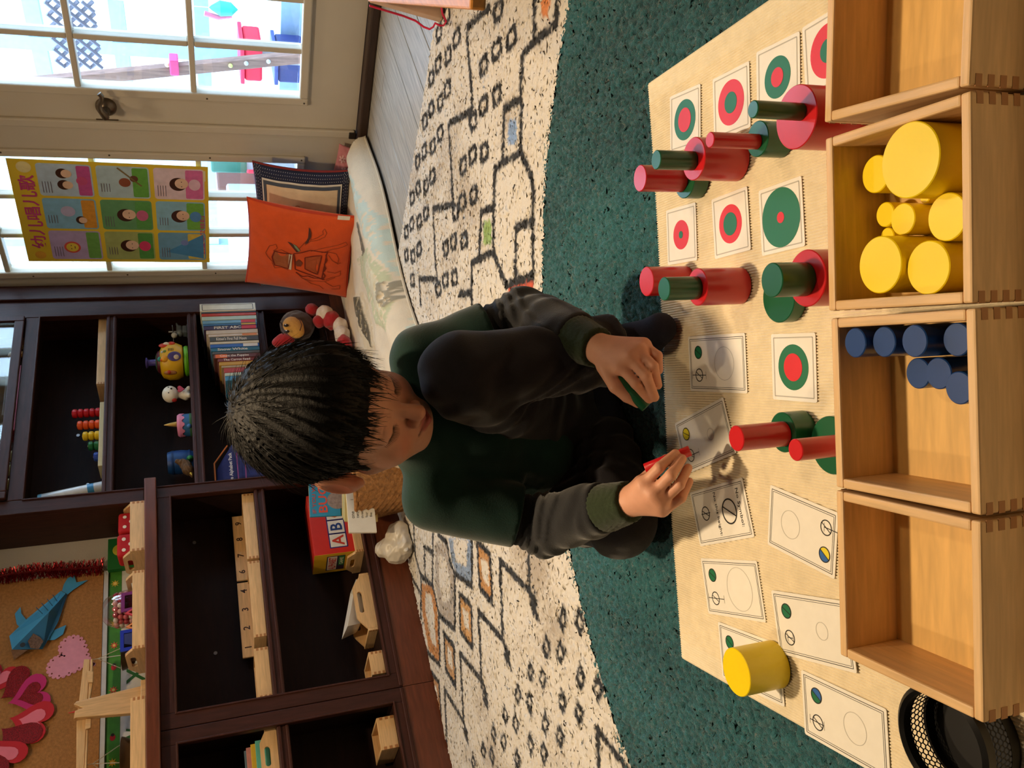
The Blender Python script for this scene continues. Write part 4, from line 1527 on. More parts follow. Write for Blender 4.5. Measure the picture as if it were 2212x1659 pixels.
for (u0, u1, v0, v1) in ((-0.83, 0.83, 0.80, 0.825), (-0.83, 0.83, -0.825, -0.80), (-0.83, -0.805, -0.80, 0.80), (0.805, 0.83, -0.80, 0.80)):
    p.patch('white_band', nv, mat((226, 226, 222), 0.9), u0, u1, v0, v1, 0.0048, 30, 3)
V, F = [], []
for i in range(44):
    for r in range(3):
        for side in range(4):
            t_ = -0.97 + 1.94 * i / 43 + 0.01 * (r % 2)
            o_ = 0.86 + 0.045 * r
            u_, v_ = ((t_, o_), (t_, -o_), (-o_, t_), (o_, t_))[side]
            if max(abs(u_), abs(v_)) < 0.985:
                b0 = len(V)
                e = 0.007
                V += [p.pt(u_ - e, v_, 1, 0.003), p.pt(u_, v_ - e, 1, 0.003), p.pt(u_ + e, v_, 1, 0.003), p.pt(u_, v_ + e, 1, 0.003)]
                F.append((b0, b0 + 1, b0 + 2, b0 + 3))
o = add_mesh('dots', V, F, mat((196, 200, 214), 0.9), nv, world=True)
o['kind'] = 'stuff'
p.patch('dark_print', nv, mat((58, 50, 56), 0.9), 0.10, 0.30, -0.30, -0.02, 0.0050, 8, 10)
p.patch('dark_print', nv, mat((30, 30, 40), 0.9), 0.16, 0.26, -0.62, -0.44, 0.0050, 6, 8)
p.ribbons('flower_print', nv, mat((206, 150, 100), 0.9), [[(0.42 + 0.09 * math.cos(a), 0.1 + 0.09 * math.sin(a)) for a in np.linspace(0, 6.28, 14)], [(0.40, -0.2), (0.46, -0.28), (0.40, -0.34), (0.34, -0.27), (0.40, -0.2)]], 0.008, 0.0055)
p.ribbons('piping', nv, mat((140, 40, 36), 0.8), [[(-0.99, 0.992), (0.99, 0.992)], [(0.992, 0.99), (0.992, -0.99)]], 0.008)

# orange cushion with the camel
M, w, h = pillow_frame((526, 592), (540, 412), (768, 478), (752, 660), 2.60, 2.505)
og = thing('cushion', 'bright orange cushion printed with a decorated camel', 'cushion', tuple(np.array(M)[:3, 3]))
ORG = mat((226, 84, 22), 0.85, 0.05, 30, 0.15, 260, sheen=0.25)
p = Pillow(M, w, h, 0.10, 5)
p.body(og, ORG)
p.ribbons('piping', og, mat((200, 56, 20), 0.8), [[(-0.985, 0.985), (0.985, 0.985), (0.985, -0.985), (-0.985, -0.985), (-0.985, 0.985)]], 0.012, 0.0)


def oz(x, y):
    """pixels in the 400..950 x 250..750 blow-up (3.318x) -> cushion u, v"""
    px, py = 400 + x / 3.318, 250 + y / 3.318
    d_ = ray(px, py)
    n_ = p.A[:3, 2]
    o_ = p.A[:3, 3] + n_ * 0.045
    t_ = ((o_ - CAMC) @ n_) / (d_ @ n_)
    q_ = p.A[:3, :3].T @ (CAMC + d_ * t_ - p.A[:3, 3])
    return (max(-0.95, min(0.95, q_[0] / (w / 2))), max(-0.95, min(0.95, q_[1] / (h / 2))))


BRN, PRN, PINK_, MINT = mat((120, 38, 22), 0.9), mat((84, 46, 40), 0.9), mat((232, 176, 150), 0.9), mat((130, 150, 120), 0.9)
CAMEL = [[(570, 980), (600, 930), (650, 915), (660, 940), (630, 960), (690, 950), (760, 990)], [(620, 1050), (640, 1090), (690, 1085), (740, 1100)], [(570, 980), (590, 1010), (640, 1060)],
         [(800, 960), (850, 910), (880, 880), (895, 840), (885, 805)], [(860, 920), (900, 890), (905, 840), (890, 805)], [(905, 890), (960, 885), (1000, 870), (1015, 845), (1000, 815), (985, 830)], [(905, 880), (950, 870), (990, 850), (985, 830)],
         [(900, 970), (960, 950), (1040, 945), (1160, 930), (1175, 955), (1060, 965), (980, 980)], [(1030, 980), (1090, 1000), (1110, 1040), (1100, 1075), (1125, 1070)], [(1030, 1000), (1060, 1040), (1100, 1070)],
         [(1020, 1120), (1080, 1140), (1125, 1130), (1120, 1165), (1060, 1170), (1010, 1180)], [(800, 1110), (840, 1160), (900, 1190), (1000, 1195), (1080, 1175)], [(850, 1165), (900, 1210), (960, 1230), (990, 1260)], [(1000, 1195), (1060, 1240), (1115, 1240), (1110, 1270), (1050, 1260)]]
p.ribbons('camel_outline', og, mat((150, 66, 34), 0.9), [[oz(*q) for q in pl] for pl in CAMEL], 0.0055)
SAD = [[(640, 960), (620, 1010), (640, 1070), (740, 1090), (760, 985), (640, 960)], [(780, 980), (790, 1090), (980, 1170), (1020, 980), (900, 960), (780, 980)], [(860, 1010), (860, 1090), (950, 1130), (980, 1000), (860, 1010)], [(985, 1180), (1005, 1150), (990, 1120), (1012, 1095), (1000, 1060), (1020, 1035), (1012, 1000), (1026, 975)], [(795, 1110), (840, 1145), (880, 1145), (920, 1165), (960, 1165), (1000, 1180)]]
p.ribbons('saddle_outline', og, BRN, [[oz(*q) for q in pl] for pl in SAD], 0.010, 0.0026)


def fillpoly(name, poly, m, off):
    pts = [oz(*q) for q in poly]
    c = np.mean(pts, 0)
    V = [p.pt(*q, 1, off) for q in pts] + [p.pt(*(c + (np.array(q) - c) * 0.5), 1, off) for q in pts] + [p.pt(*c, 1, off)]
    n = len(pts)
    F = [(k, (k + 1) % n, n + (k + 1) % n, n + k) for k in range(n)] + [(n + k, n + (k + 1) % n, 2 * n) for k in range(n)]
    return add_mesh(name, V, F, m, og, world=True)


fillpoly('saddle_cloth', [(862, 1012), (862, 1088), (950, 1126), (976, 1004)], mat((176, 82, 44), 0.9), 0.0018)
fillpoly('neck_cloth', [(644, 966), (628, 1012), (644, 1066), (736, 1086), (752, 990)], mat((170, 92, 56), 0.9), 0.0018)
fillpoly('collar', [(745, 985), (770, 988), (762, 1096), (738, 1092)], mat((220, 200, 180), 0.9), 0.0024)
fillpoly('medallion', [(790, 1045), (815, 1025), (842, 1048), (830, 1075), (800, 1072)], mat((120, 60, 40), 0.9), 0.0026)
fillpoly('ear_tassel', [(735, 895), (760, 900), (800, 930), (820, 965), (800, 968), (770, 930)], PRN, 0.0024)
fillpoly('bridle', [(775, 905), (800, 920), (828, 955), (815, 962), (790, 930)], MINT, 0.0030)
fillpoly('muzzle_band', [(858, 912), (880, 905), (905, 860), (895, 812), (886, 810), (882, 870)], PRN, 0.0024)
p.ribbons('care_label', og, mat((226, 216, 200), 0.8), [[(0.96, -0.62), (0.96, -0.84)]], 0.03, 0.001)

# pink flowered cloth behind the mattress end
pk = thing('flowered_cushion', 'small pink flowered cushion squeezed behind the mattress end', 'cushion', (2.77, 1.97, 0.03))
M, w, h = pillow_frame((722, 396), (738, 330), (795, 310), (775, 385), 2.775, 2.752)
p = Pillow(M, max(w, 0.12), max(h, 0.12), 0.035, 1)
p.body(pk, mat((206, 132, 140), 0.9, 0.08, 30))
PET = mat((232, 184, 184), 0.9)
for (cu, cv) in ((-0.3, 0.3), (0.4, -0.2), (0.3, 0.6), (-0.45, -0.5)):
    p.ribbons('petal', pk, PET, [[(cu + 0.05 * math.cos(a), cv + 0.05 * math.sin(a)), (cu + 0.24 * math.cos(a), cv + 0.24 * math.sin(a))] for a in np.arange(0, 6.2, 1.05)], 0.05)

# ------------------------------------------------------------------ poster on the left door
PX = XD - 0.0155
tl, tr, br, bl_ = XP(60, 565, PX), XP(15, 345, PX), XP(447, 357, PX), XP(455, 565, PX)
c = (tl + tr + br + bl_) / 4
M = basis((tr - tl) + (br - bl_), (tl - bl_) + (tr - br), c)
pw, ph = np.linalg.norm((tr - tl) + (br - bl_)) / 2, np.linalg.norm((tl - bl_) + (tr - br)) / 2
po = thing('wall_poster', 'yellow nursery-rhyme poster with nine pictures taped to the left glass door', 'poster', tuple(c))
PYL = mat((238, 206, 60), 0.5, 0.04, 8)
flat(rect(-pw / 2, pw / 2, -ph / 2, ph / 2), M, PYL, po, 'sheet', 0.0012)
MP = M @ Matrix.Translation((0, 0, 0.0013))
MAG = mat((206, 70, 140), 0.5)
text('幼儿唱儿歌', MP @ Matrix.Translation((0, ph * 0.425, 0.0008)), ph * 0.082, MAG, po, 'title', width=pw * 0.72)
text('启蒙早教挂图', MP @ Matrix.Translation((-pw * 0.2, -ph * 0.462, 0.0008)), ph * 0.028, MAG, po, 'caption', width=pw * 0.42)
flat(circ(-pw * 0.43, ph * 0.43, pw * 0.04), MP, mat((235, 170, 60), 0.5), po, 'badge', 0.0004)
flat(circ(pw * 0.43, ph * 0.425, pw * 0.05), MP, mat((246, 232, 170), 0.5), po, 'badge', 0.0004)
flat(rect(pw * 0.36, pw * 0.46, -ph * 0.485, -ph * 0.445), MP, mat((235, 225, 190), 0.5), po, 'barcode', 0.0004)
cols = [[(196, 176, 226), (176, 190, 120), (120, 176, 214)], [(140, 196, 232), (110, 170, 120), (150, 204, 232)], [(190, 214, 238), (186, 212, 224), (236, 214, 226)]]
HAIRB, SKINP = mat((70, 40, 34), 0.5), mat((240, 204, 178), 0.5)
cw, ch = pw * 0.300, ph * 0.268
for ci in range(3):
    for ri in range(3):
        cx, cy = (ci - 1) * pw * 0.322, ph * 0.235 - ri * ph * 0.290
        cell = flat(rrect(cx - cw / 2, cx + cw / 2, cy - ch / 2, cy + ch / 2, 0.012), MP, mat(cols[ci][ri], 0.5, 0.08, 30), po, 'picture', 0.0003)
        M2 = MP @ Matrix.Translation((cx, cy, 0.0004))
        k = ci * 3 + ri
        flat(rrect(-cw * 0.46, cw * 0.46, -ch * 0.47, -ch * (0.22 - 0.05 * (k % 3)), 0.006), M2, mat([(120, 180, 90), (90, 160, 80), (232, 206, 90), (230, 160, 60), (100, 170, 90), (120, 190, 80), (206, 90, 160), (110, 180, 80), (228, 120, 180)][k], 0.5, 0.08, 60), cell, 'ground', 0.0003)
        if k == 0:
            flat(circ(-0.01, ch * 0.08, cw * 0.20), M2, mat((224, 90, 80), 0.5), cell, 'sun_rays', 0.0004)
            flat(circ(-0.01, ch * 0.08, cw * 0.15), M2 @ Matrix.Translation((0, 0, 0.0004)), mat((240, 214, 80), 0.5), cell, 'sun', 0.0004)
            strokes(M2, cell, mat((120, 80, 60), 0.5), [(-0.02, ch * 0.1, -0.014, ch * 0.1), (-0.004, ch * 0.1, 0.002, ch * 0.1), (-0.016, ch * 0.03, -0.004, ch * 0.03)], 0.003, 'smile', 0.001)
        elif k == 3:
            flat(circ(0.012, ch * 0.05, cw * 0.17), M2, mat((196, 190, 230), 0.5), cell, 'elephant', 0.0004)
            flat(circ(-cw * 0.2, -ch * 0.18, cw * 0.13), M2, HAIRB, cell, 'hair', 0.0004)
            flat(circ(-cw * 0.2, -ch * 0.21, cw * 0.10), M2 @ Matrix.Translation((0, 0, 0.0004)), SKINP, cell, 'face', 0.0004)
        elif k == 6:
            for sx in (-0.02, 0.03):
                flat(circ(sx, ch * 0.04, cw * 0.15), M2, HAIRB, cell, 'hair', 0.0004)
                flat(circ(sx, -ch * 0.03, cw * 0.12), M2 @ Matrix.Translation((0, 0, 0.0004)), SKINP, cell, 'face', 0.0004)
            flat(circ(0.0, -ch * 0.3, cw * 0.13), M2 @ Matrix.Translation((0, 0, 0.0006)), mat((214, 90, 140), 0.5), cell, 'dress', 0.0004)
        elif k == 7:
            flat(circ(0.0, -ch * 0.02, cw * 0.14), M2, mat((150, 84, 60), 0.5), cell, 'sparrow', 0.0004)
            flat(circ(0.018, -ch * 0.2, cw * 0.10), M2, mat((110, 70, 56), 0.5), cell, 'sparrow', 0.0004)
            strokes(M2, cell, mat((130, 110, 70), 0.5), [(-cw * 0.1, -ch * 0.34, cw * 0.45, ch * 0.1)], 0.006, 'branch', 0.0006)
        elif k == 2:
            flat([(-cw * 0.45, -ch * 0.45), (cw * 0.45, -ch * 0.45), (-cw * 0.2, ch * 0.35)], M2, mat((80, 150, 206), 0.5), cell, 'slide', 0.0005)
            flat(circ(0.02, -ch * 0.05, cw * 0.10), M2 @ Matrix.Translation((0, 0, 0.0004)), mat((130, 150, 220), 0.5), cell, 'mouse', 0.0004)
        else:
            flat(circ(0.0, ch * 0.03, cw * 0.21), M2, HAIRB, cell, 'hair', 0.0004)
            flat(circ(0.004, -ch * 0.04, cw * 0.165), M2 @ Matrix.Translation((0, 0, 0.0004)), SKINP, cell, 'face', 0.0004)
            strokes(M2 @ Matrix.Translation((0, 0, 0.0006)), cell, HAIRB, [(-0.011, -ch * 0.04, -0.007, -ch * 0.04), (0.010, -ch * 0.04, 0.014, -ch * 0.04)], 0.003, 'eyes', 0.001)
            flat(circ(0.0, -ch * 0.30, cw * 0.18, 24, ch * 0.12), M2 @ Matrix.Translation((0, 0, 0.0005)), mat([(0, 0, 0), (230, 70, 120), (0, 0, 0), (0, 0, 0), (214, 110, 150), (90, 150, 214), (0, 0, 0), (0, 0, 0), (236, 200, 220)][k], 0.5), cell, 'dress', 0.0004)
        for q in range(4):
            strokes(M2, cell, mat((120, 110, 130), 0.6), [(-cw * 0.40 + 0.012 * (k % 2), ch * 0.43 - q * 0.009, -cw * 0.05, ch * 0.43 - q * 0.009)], 0.0022, 'verse', 0.0006)

# ================================================================== counter and cork wall
YB = YW - 0.001
ck = MB().box(-0.2, 1.590, YW - 0.012, YB, 1.000, 2.0).build('cork_board', mat((176, 122, 66), 0.95, 0.16, 120, 0.4, 400))
tag(ck, 'big tan cork board on the wall above the counter', 'cork board')
YC = YW - 0.0125
fb = MB().box(-0.2, 1.590, YW - 0.010, YB, 0.985, 0.9995).build('board_frame', mat((206, 208, 210), 0.5))
tag(fb, 'thin white ledge under the cork board', 'ledge')
bd = thing('flower_border', 'green paper border strip printed with flowers and ladybirds', 'border strip', (0.8, YW - 0.005, 0.945))
MB().box(-0.2, 1.585, YW - 0.0035, YB, 0.944, 0.984).build('strip', mat((70, 146, 44), 0.6, 0.12, 40), bd, world=True)
for i in range(22):
    fx = 1.54 - i * 0.0745
    Mf = front(fx, 0.964, YW - 0.0036)
    if i % 3 == 1:
        flat(circ(0, 0, 0.010, 14, 0.008), Mf, mat((196, 30, 30), 0.5), bd, 'ladybird', 0.0006)
        flat(circ(0.008, 0, 0.005, 10), Mf, mat((30, 24, 24), 0.5), bd, 'ladybird_head', 0.0008)
    else:
        cpt = ((236, 190, 50), (226, 90, 50))[i % 2]
        pt_ = []
        for k in range(16):
            r_ = 0.014 if k % 2 == 0 else 0.006
            pt_.append((r_ * math.cos(k * math.pi / 8), r_ * math.sin(k * math.pi / 8)))
        flat(pt_, Mf, mat(cpt, 0.5), bd, 'flower', 0.0006)
        flat(circ(0, 0, 0.0045, 10), Mf, mat((250, 220, 120), 0.5), bd, 'flower_centre', 0.0010)
ls = thing('alphabet_strip', 'white alphabet strip with big green capital letters', 'letter strip', (0.8, YW - 0.004, 0.87))
MB().box(-0.2, 1.585, YW - 0.0030, YB, 0.853, 0.943).build('strip', mat((232, 230, 220), 0.6), ls, world=True)
for i, chh in enumerate('ZYXWVUT'):
    px_ = [(290, 1200), (290, 1320), (286, 1459), (294, 1590), (294, 1700), (294, 1820), (294, 1940)][i]
    q = YP(*px_, YW - 0.003)
    text(chh, front(q[0], 0.899, YW - 0.0036), 0.055, mat((40, 108, 44), 0.6), ls, 'letter', width=0.055)

# tinsel garland
tg = thing('tinsel_garland', 'sparkling red tinsel garland along the edge of the cork board', 'garland', (1.60, YW - 0.03, 1.0))
MB().tube([(1.606 - 0.006 * math.sin(z * 14), YW - 0.026, z) for z in np.linspace(1.01, 1.95, 24)], 0.004, 6).build('string', mat((110, 16, 22), 0.4), tg, world=True)
b = MB()
r_ = random.Random(5)
for i in range(3400):
    z = 1.0 + 0.95 * r_.random()
    a_ = r_.uniform(0, 6.283)
    L_ = r_.uniform(0.018, 0.034)
    e_ = r_.uniform(-0.5, 0.5)
    c_ = np.array([1.606 - 0.006 * math.sin(z * 14), YW - 0.026, z])
    d_ = np.array([math.cos(a_), math.sin(a_) * 0.65, e_])
    tip = c_ + d_ * L_
    tip[1] = min(tip[1], YW - 0.0135)
    s_ = np.array([-d_[2], 0.3, d_[0]]) * 0.0011
    b.add([c_ + s_, c_ - s_, tip - s_, tip + s_], [(0, 1, 2, 3)])
o = b.build('strands', mat((150, 18, 26), 0.22, 0.2, 200, metal=0.7), tg, world=True)
o['kind'] = 'stuff'

# blue paper shark
sk = thing('paper_shark', 'folded blue paper shark pinned to the cork board', 'paper shark', (1.44, YC - 0.02, 1.06))
BLU1, BLU2 = mat((60, 150, 196), 0.6, 0.05, 30), mat((38, 110, 152), 0.6, 0.05, 30)


def wp(px, py, dy=0.0):
    return YP(px, py, YC - dy)


def sheetpoly(name, pts, m, parent, th=0.0012):
    """thin folded paper facet through 3D points"""
    V = [np.array(q, float) for q in pts]
    n = len(V)
    nn = np.cross(V[1] - V[0], V[2] - V[0])
    nn = nn / (np.linalg.norm(nn) + 1e-9) * th
    if nn[1] < 0:
        nn = -nn
    F = [tuple(range(n)), tuple(range(n, 2 * n))[::-1]] + [(i, n + i, n + (i + 1) % n, (i + 1) % n) for i in range(n)]
    return add_mesh(name, V + [v + nn for v in V], F, m, parent, world=True)


N1, N2, N3 = wp(20, 1374, 0.012), wp(26, 1403, 0.03), wp(92, 1402, 0.012)
RID1, RID2 = wp(104, 1318, 0.045), wp(142, 1282, 0.012)
sheetpoly('back', [N1, N2, wp(106, 1322, 0.045), RID2, wp(132, 1276, 0.004), wp(60, 1335, 0.006)], BLU1, sk)
sheetpoly('flank', [N2, N3, wp(125, 1345, 0.010), wp(146, 1284, 0.004), RID2, wp(106, 1322, 0.045)], BLU2, sk)
sheetpoly('tail', [wp(134, 1276, 0.006), wp(146, 1284, 0.006), wp(158, 1274, 0.006), wp(190, 1253, 0.006), wp(165, 1258, 0.006), wp(160, 1242, 0.006), wp(146, 1249, 0.006), wp(138, 1262, 0.006)], BLU1, sk)
sheetpoly('fin', [wp(36, 1348, 0.006), wp(32, 1326, 0.006), wp(44, 1311, 0.006), wp(46, 1325, 0.006), wp(58, 1340, 0.006), wp(42, 1354, 0.006)], BLU1, sk)
sheetpoly('fin', [wp(102, 1383, 0.006), wp(112, 1363, 0.006), wp(143, 1350, 0.006), wp(136, 1370, 0.006), wp(118, 1382, 0.006)], BLU1, sk)
sheetpoly('gill_cut', [wp(60, 1385, 0.036), wp(72, 1368, 0.036), wp(86, 1376, 0.030), wp(94, 1385, 0.024), wp(84, 1402, 0.022), wp(66, 1400, 0.026)], mat((120, 96, 84), 0.8, 0.3, 200), sk)
sheetpoly('mouth', [wp(24, 1404, 0.028), wp(58, 1405, 0.022), wp(50, 1412, 0.010), wp(30, 1426, 0.004)], mat((150, 120, 100), 0.8, 0.2, 90), sk)
q = wp(49, 1393, 0.040)
flat(circ(0, 0, 0.0075, 16), front(q[0], q[2], q[1]), mat((24, 30, 40), 0.5), sk, 'eye', 0.001)
for i in range(4):
    a_, b_ = wp(78 + 12 * i, 1312 - 9 * i, 0.046 - 0.006 * i), wp(92 + 12 * i, 1326 - 7 * i, 0.046 - 0.008 * i)
    MB().tube([a_, b_], 0.0012, 4).build('fold', mat((30, 84, 120), 0.6), sk, world=True)
b = MB()
for i in range(9):
    a_ = N2 + (wp(60, 1406, 0.024) - N2) * i / 9
    c_ = N2 + (wp(60, 1406, 0.024) - N2) * (i + 1) / 9
    m_ = (a_ + c_) / 2 + np.array([-0.004, -0.004, -0.006])
    b.add([a_, m_, c_], [(0, 1, 2)])
b.build('teeth', mat((226, 218, 204), 0.7), sk, world=True)

# pink scalloped heart
q = wp(157, 1420)
hp = thing('paper_heart', 'pink paper heart with a scalloped pierced edge', 'paper heart', tuple(q))
Mh = front(q[0] - 0.002, q[2] + 0.004, YC - 0.0005)
S_ = 0.074
rot_ = math.radians(-27)
flat(heart(0, 0, S_, 40, rot_), Mh, mat((226, 150, 172), 0.7, 0.05, 60), hp, 'sheet', 0.0016)
HP = heart(0, 0, S_ * 0.99, 40, rot_)
for k in range(0, 40, 1):
    x_, y_ = HP[k]
    flat(circ(x_, y_, 0.0062, 10), Mh, mat((226, 150, 172), 0.7, 0.05, 60), hp, 'scallop', 0.0012)
for k in range(0, 40, 2):
    x_, y_ = HP[k]
    flat(circ(x_ * 0.93, y_ * 0.93, 0.0028, 8), Mh @ Matrix.Translation((0, 0, 0.0016)), mat((120, 56, 50), 0.8), hp, 'pierced_hole', 0.0002)

# wreath of hearts
GLIT, MAGH, REDH, PNKH = mat((166, 14, 30), 0.3, 0.55, 500, 0.6, 900, metal=0.35), mat((196, 26, 110), 0.7, 0.04), mat((196, 14, 34), 0.7, 0.04), mat((236, 120, 140), 0.7, 0.04)
wr_ = thing('heart_wreath', 'wreath of red, pink and glittery paper hearts on the cork board', 'wreath', (1.17, YC - 0.01, 1.13))
WH = [((-2, 1465), 0.060, 35, REDH, PNKH), ((45, 1480), 0.062, 62, GLIT, None), ((70, 1502), 0.066, 64, MAGH, GLIT), ((72, 1560), 0.068, 84, REDH, PNKH), ((42, 1600), 0.066, 104, GLIT, None), ((10, 1635), 0.064, 128, REDH, PNKH), ((-30, 1660), 0.064, 150, GLIT, None), ((-45, 1470), 0.06, 10, GLIT, None)]
for i, (pp, s_, dg, m1, m2) in enumerate(WH):
    q = wp(*pp)
    Mh = front(q[0], q[2], YC - 0.001 - 0.0016 * (i + 1))
    ang = math.radians({0: -155, 1: -140, 2: -132, 3: -100, 4: -70, 5: -50, 6: -30, 7: -175}[i]) + math.radians(180) - math.radians(180)
    # the point of every heart looks to the middle of the wreath
    cen = wp(-45, 1545)
    v_ = np.array([cen[0] - q[0], cen[2] - q[2]])
    ang = math.atan2(v_[1], v_[0]) + math.pi / 2
    hh_ = flat(heart(0, 0, s_, 30, ang), Mh, m1, wr_, 'heart', 0.0014)
    if m2:
        flat(heart(0, 0, s_ * 0.6, 24, ang), Mh @ Matrix.Translation((0, 0, 0.0014)), m2, hh_, 'inner_heart', 0.0012)


# wooden trays -----------------------------------------------------
import bmesh


def slot_panel(outer, hole, w):
    """panel outline and hand slot in (y, z), thickness w along x"""
    bm = bmesh.new()
    vo = [bm.verts.new((0, p_[0], p_[1])) for p_ in outer]
    vh = [bm.verts.new((0, p_[0], p_[1])) for p_ in hole]
    eo = [bm.edges.new((vo[i], vo[(i + 1) % len(vo)])) for i in range(len(vo))]
    eh = [bm.edges.new((vh[i], vh[(i + 1) % len(vh)])) for i in range(len(vh))]
    bmesh.ops.triangle_fill(bm, edges=eo + eh, use_beauty=True)
    r = bmesh.ops.extrude_face_region(bm, geom=bm.faces[:])
    bmesh.ops.translate(bm, verts=[e for e in r['geom'] if isinstance(e, bmesh.types.BMVert)], vec=(w, 0, 0))
    bmesh.ops.recalc_face_normals(bm, faces=bm.faces[:])
    bm.verts.index_update()
    V_ = np.array([tuple(v.co) for v in bm.verts])
    F_ = [tuple(v.index for v in f.verts) for f in bm.faces]
    bm.free()
    return V_, F_


def tray(label, x0, x1, y0, y1, z, h, handle=True, cat='tray', group='beech trays', name='wooden_tray', hh=None, slotfront=False, back_h=None):
    """open tray between the given room coordinates; slotfront turns the grips to the room"""
    cx, cy = (x0 + x1) / 2, (y0 + y1) / 2
    rot = math.pi / 2 if slotfront else 0.0
    t = thing(name, label, cat, (cx, cy, z), rot, group=group)
    L, D = (y1 - y0, x1 - x0) if slotfront else (x1 - x0, y1 - y0)
    w = 0.009
    MB().box(-L / 2 + 0.001, L / 2 - 0.001, -D / 2 + 0.001, D / 2 - 0.001, 0.0008, 0.006).build('bottom_panel', BEECH, t)
    MB().box(-L / 2, L / 2, -D / 2, -D / 2 + w, 0, h).build('side_panel', BEECH, t, bevel=0.0012)
    MB().box(-L / 2, L / 2, D / 2 - w, D / 2, 0, back_h or h).build('side_panel', BEECH, t, bevel=0.0012)
    for xa in (-L / 2, L / 2 - w):
        if handle:
            H2 = hh or h * 1.7
            d_ = D - 2 * w
            n = 14
            top = [(d_ / 2 - d_ * k / n, h + (H2 - h) * min(1, math.sin(math.pi * k / n) * 1.6)) for k in range(n + 1)]
            outer = [(-d_ / 2, 0), (d_ / 2, 0)] + top
            hc = H2 - 0.020
            hole = rrect(-d_ * 0.2, d_ * 0.2, hc - 0.008, hc + 0.008, 0.0078, 4)
            V_, F_ = slot_panel(outer, hole, w)
            V_[:, 0] += xa
            add_mesh('end_panel', V_, F_, BEECHY, t)
        else:
            MB().box(xa, xa + w, -D / 2 + w, D / 2 - w, 0, h).build('end_panel', BEECHY, t, bevel=0.0012)
    for xa in (-L / 2, L / 2 - w):
        for k in range(3):
            z0 = 0.003 + k * (h - 0.004) / 3
            MB().box(xa, xa + w, -D / 2 - 0.0004, -D / 2 + 0.001, z0, z0 + (h - 0.004) / 3 * 0.55).build('finger_joint', BEECHD, t)
            if slotfront:
                MB().box(xa, xa + w, D / 2 - 0.001, D / 2 + 0.0004, z0, z0 + (h - 0.004) / 3 * 0.55).build('finger_joint', BEECHD, t)
    return t


def fx(px, py, Y0):
    return YP(px, py, Y0)[0]


YT = YF + 0.005
z0c = CT + 0.0005
tray('beech tray with a red dice on it, at the right end of the counter', min(fx(300, 1190, YT), 1.528), 1.719, YF - 0.01, YF + 0.17, z0c, 0.045, True, hh=0.07)
tray('beech tray holding the glass globe and magnetic tiles', fx(300, 1408, YT), fx(300, 1240, YT), YF - 0.02, YF + 0.17, z0c, 0.036, True, hh=0.06)
tray('beech tray under the balance scale', fx(300, 1700, YT), fx(300, 1512, YT), YF - 0.02, YF + 0.078, z0c, 0.040, False)
# dice
DRED, DWH = mat((190, 16, 30), 0.8, 0.05, 80, 0.15, 300), mat((240, 232, 216), 0.7)


def dice(label, cx, cy, cz, s, rz, pips):
    t = thing('foam_dice', label, 'dice', (cx, cy, cz), rz, group='red foam dice')
    MB().box(-s / 2, s / 2, -s / 2, s / 2, 0, s).build('cube', DRED, t, bevel=s * 0.13, bseg=4)
    for (fx_, fy_) in pips:
        b = MB()
        b.T = basis((1, 0, 0), (0, 0, 1), (fx_ * s, -s / 2 - 0.0004, s / 2 + fy_ * s))
        b.cyl((0, 0, 0), s * 0.075, 0.0012, 14)
        b.build('pip', DWH, t)
    for (fx_, fy_) in ((-0.2, -0.2), (0.2, 0.2), (0.2, -0.2), (-0.2, 0.2)):
        b = MB()
        b.T = basis((0, 1, 0), (0, 0, 1), (s / 2 + 0.0004, fx_ * s, s / 2 + fy_ * s))
        b.cyl((0, 0, 0), s * 0.075, 0.0012, 14)
        b.build('pip', DWH, t)
    return t


S5 = [(-0.24, 0.24), (0.24, 0.24), (0, 0), (-0.24, -0.24), (0.24, -0.24)]
zt_ = z0c + 0.0065
xd1, xd2 = fx(270, 1122, YF + 0.06), fx(270, 1170, YF + 0.05)
dice('red foam dice with five white dots, nearer the tall bookcase', 1.668, YF + 0.075, zt_, 0.080, 0.03, S5)
dice('red foam dice with five white dots, nearer the green box', 1.668 - 0.0865, YF + 0.070, zt_, 0.082, -0.06, S5)
gb = thing('green_box', 'green cardboard box with a yellow sun on its front', 'box', (fx(250, 1200, YF + 0.14), YF + 0.16, z0c))
gx0, gx1 = fx(250, 1232, YF + 0.195), fx(250, 1166, YF + 0.195)
MB().box(gx0, gx1, YF + 0.185, YW - 0.012, z0c, z0c + 0.135).build('carton', mat((20, 112, 44), 0.6, 0.04), gb, world=True, bevel=0.0015)
flat(circ((gx1 - gx0) * 0.1, 0.0, 0.022, 24), front((gx0 + gx1) / 2, z0c + 0.098, YF + 0.1848), mat((206, 196, 60), 0.6), gb, 'sun', 0.0006)
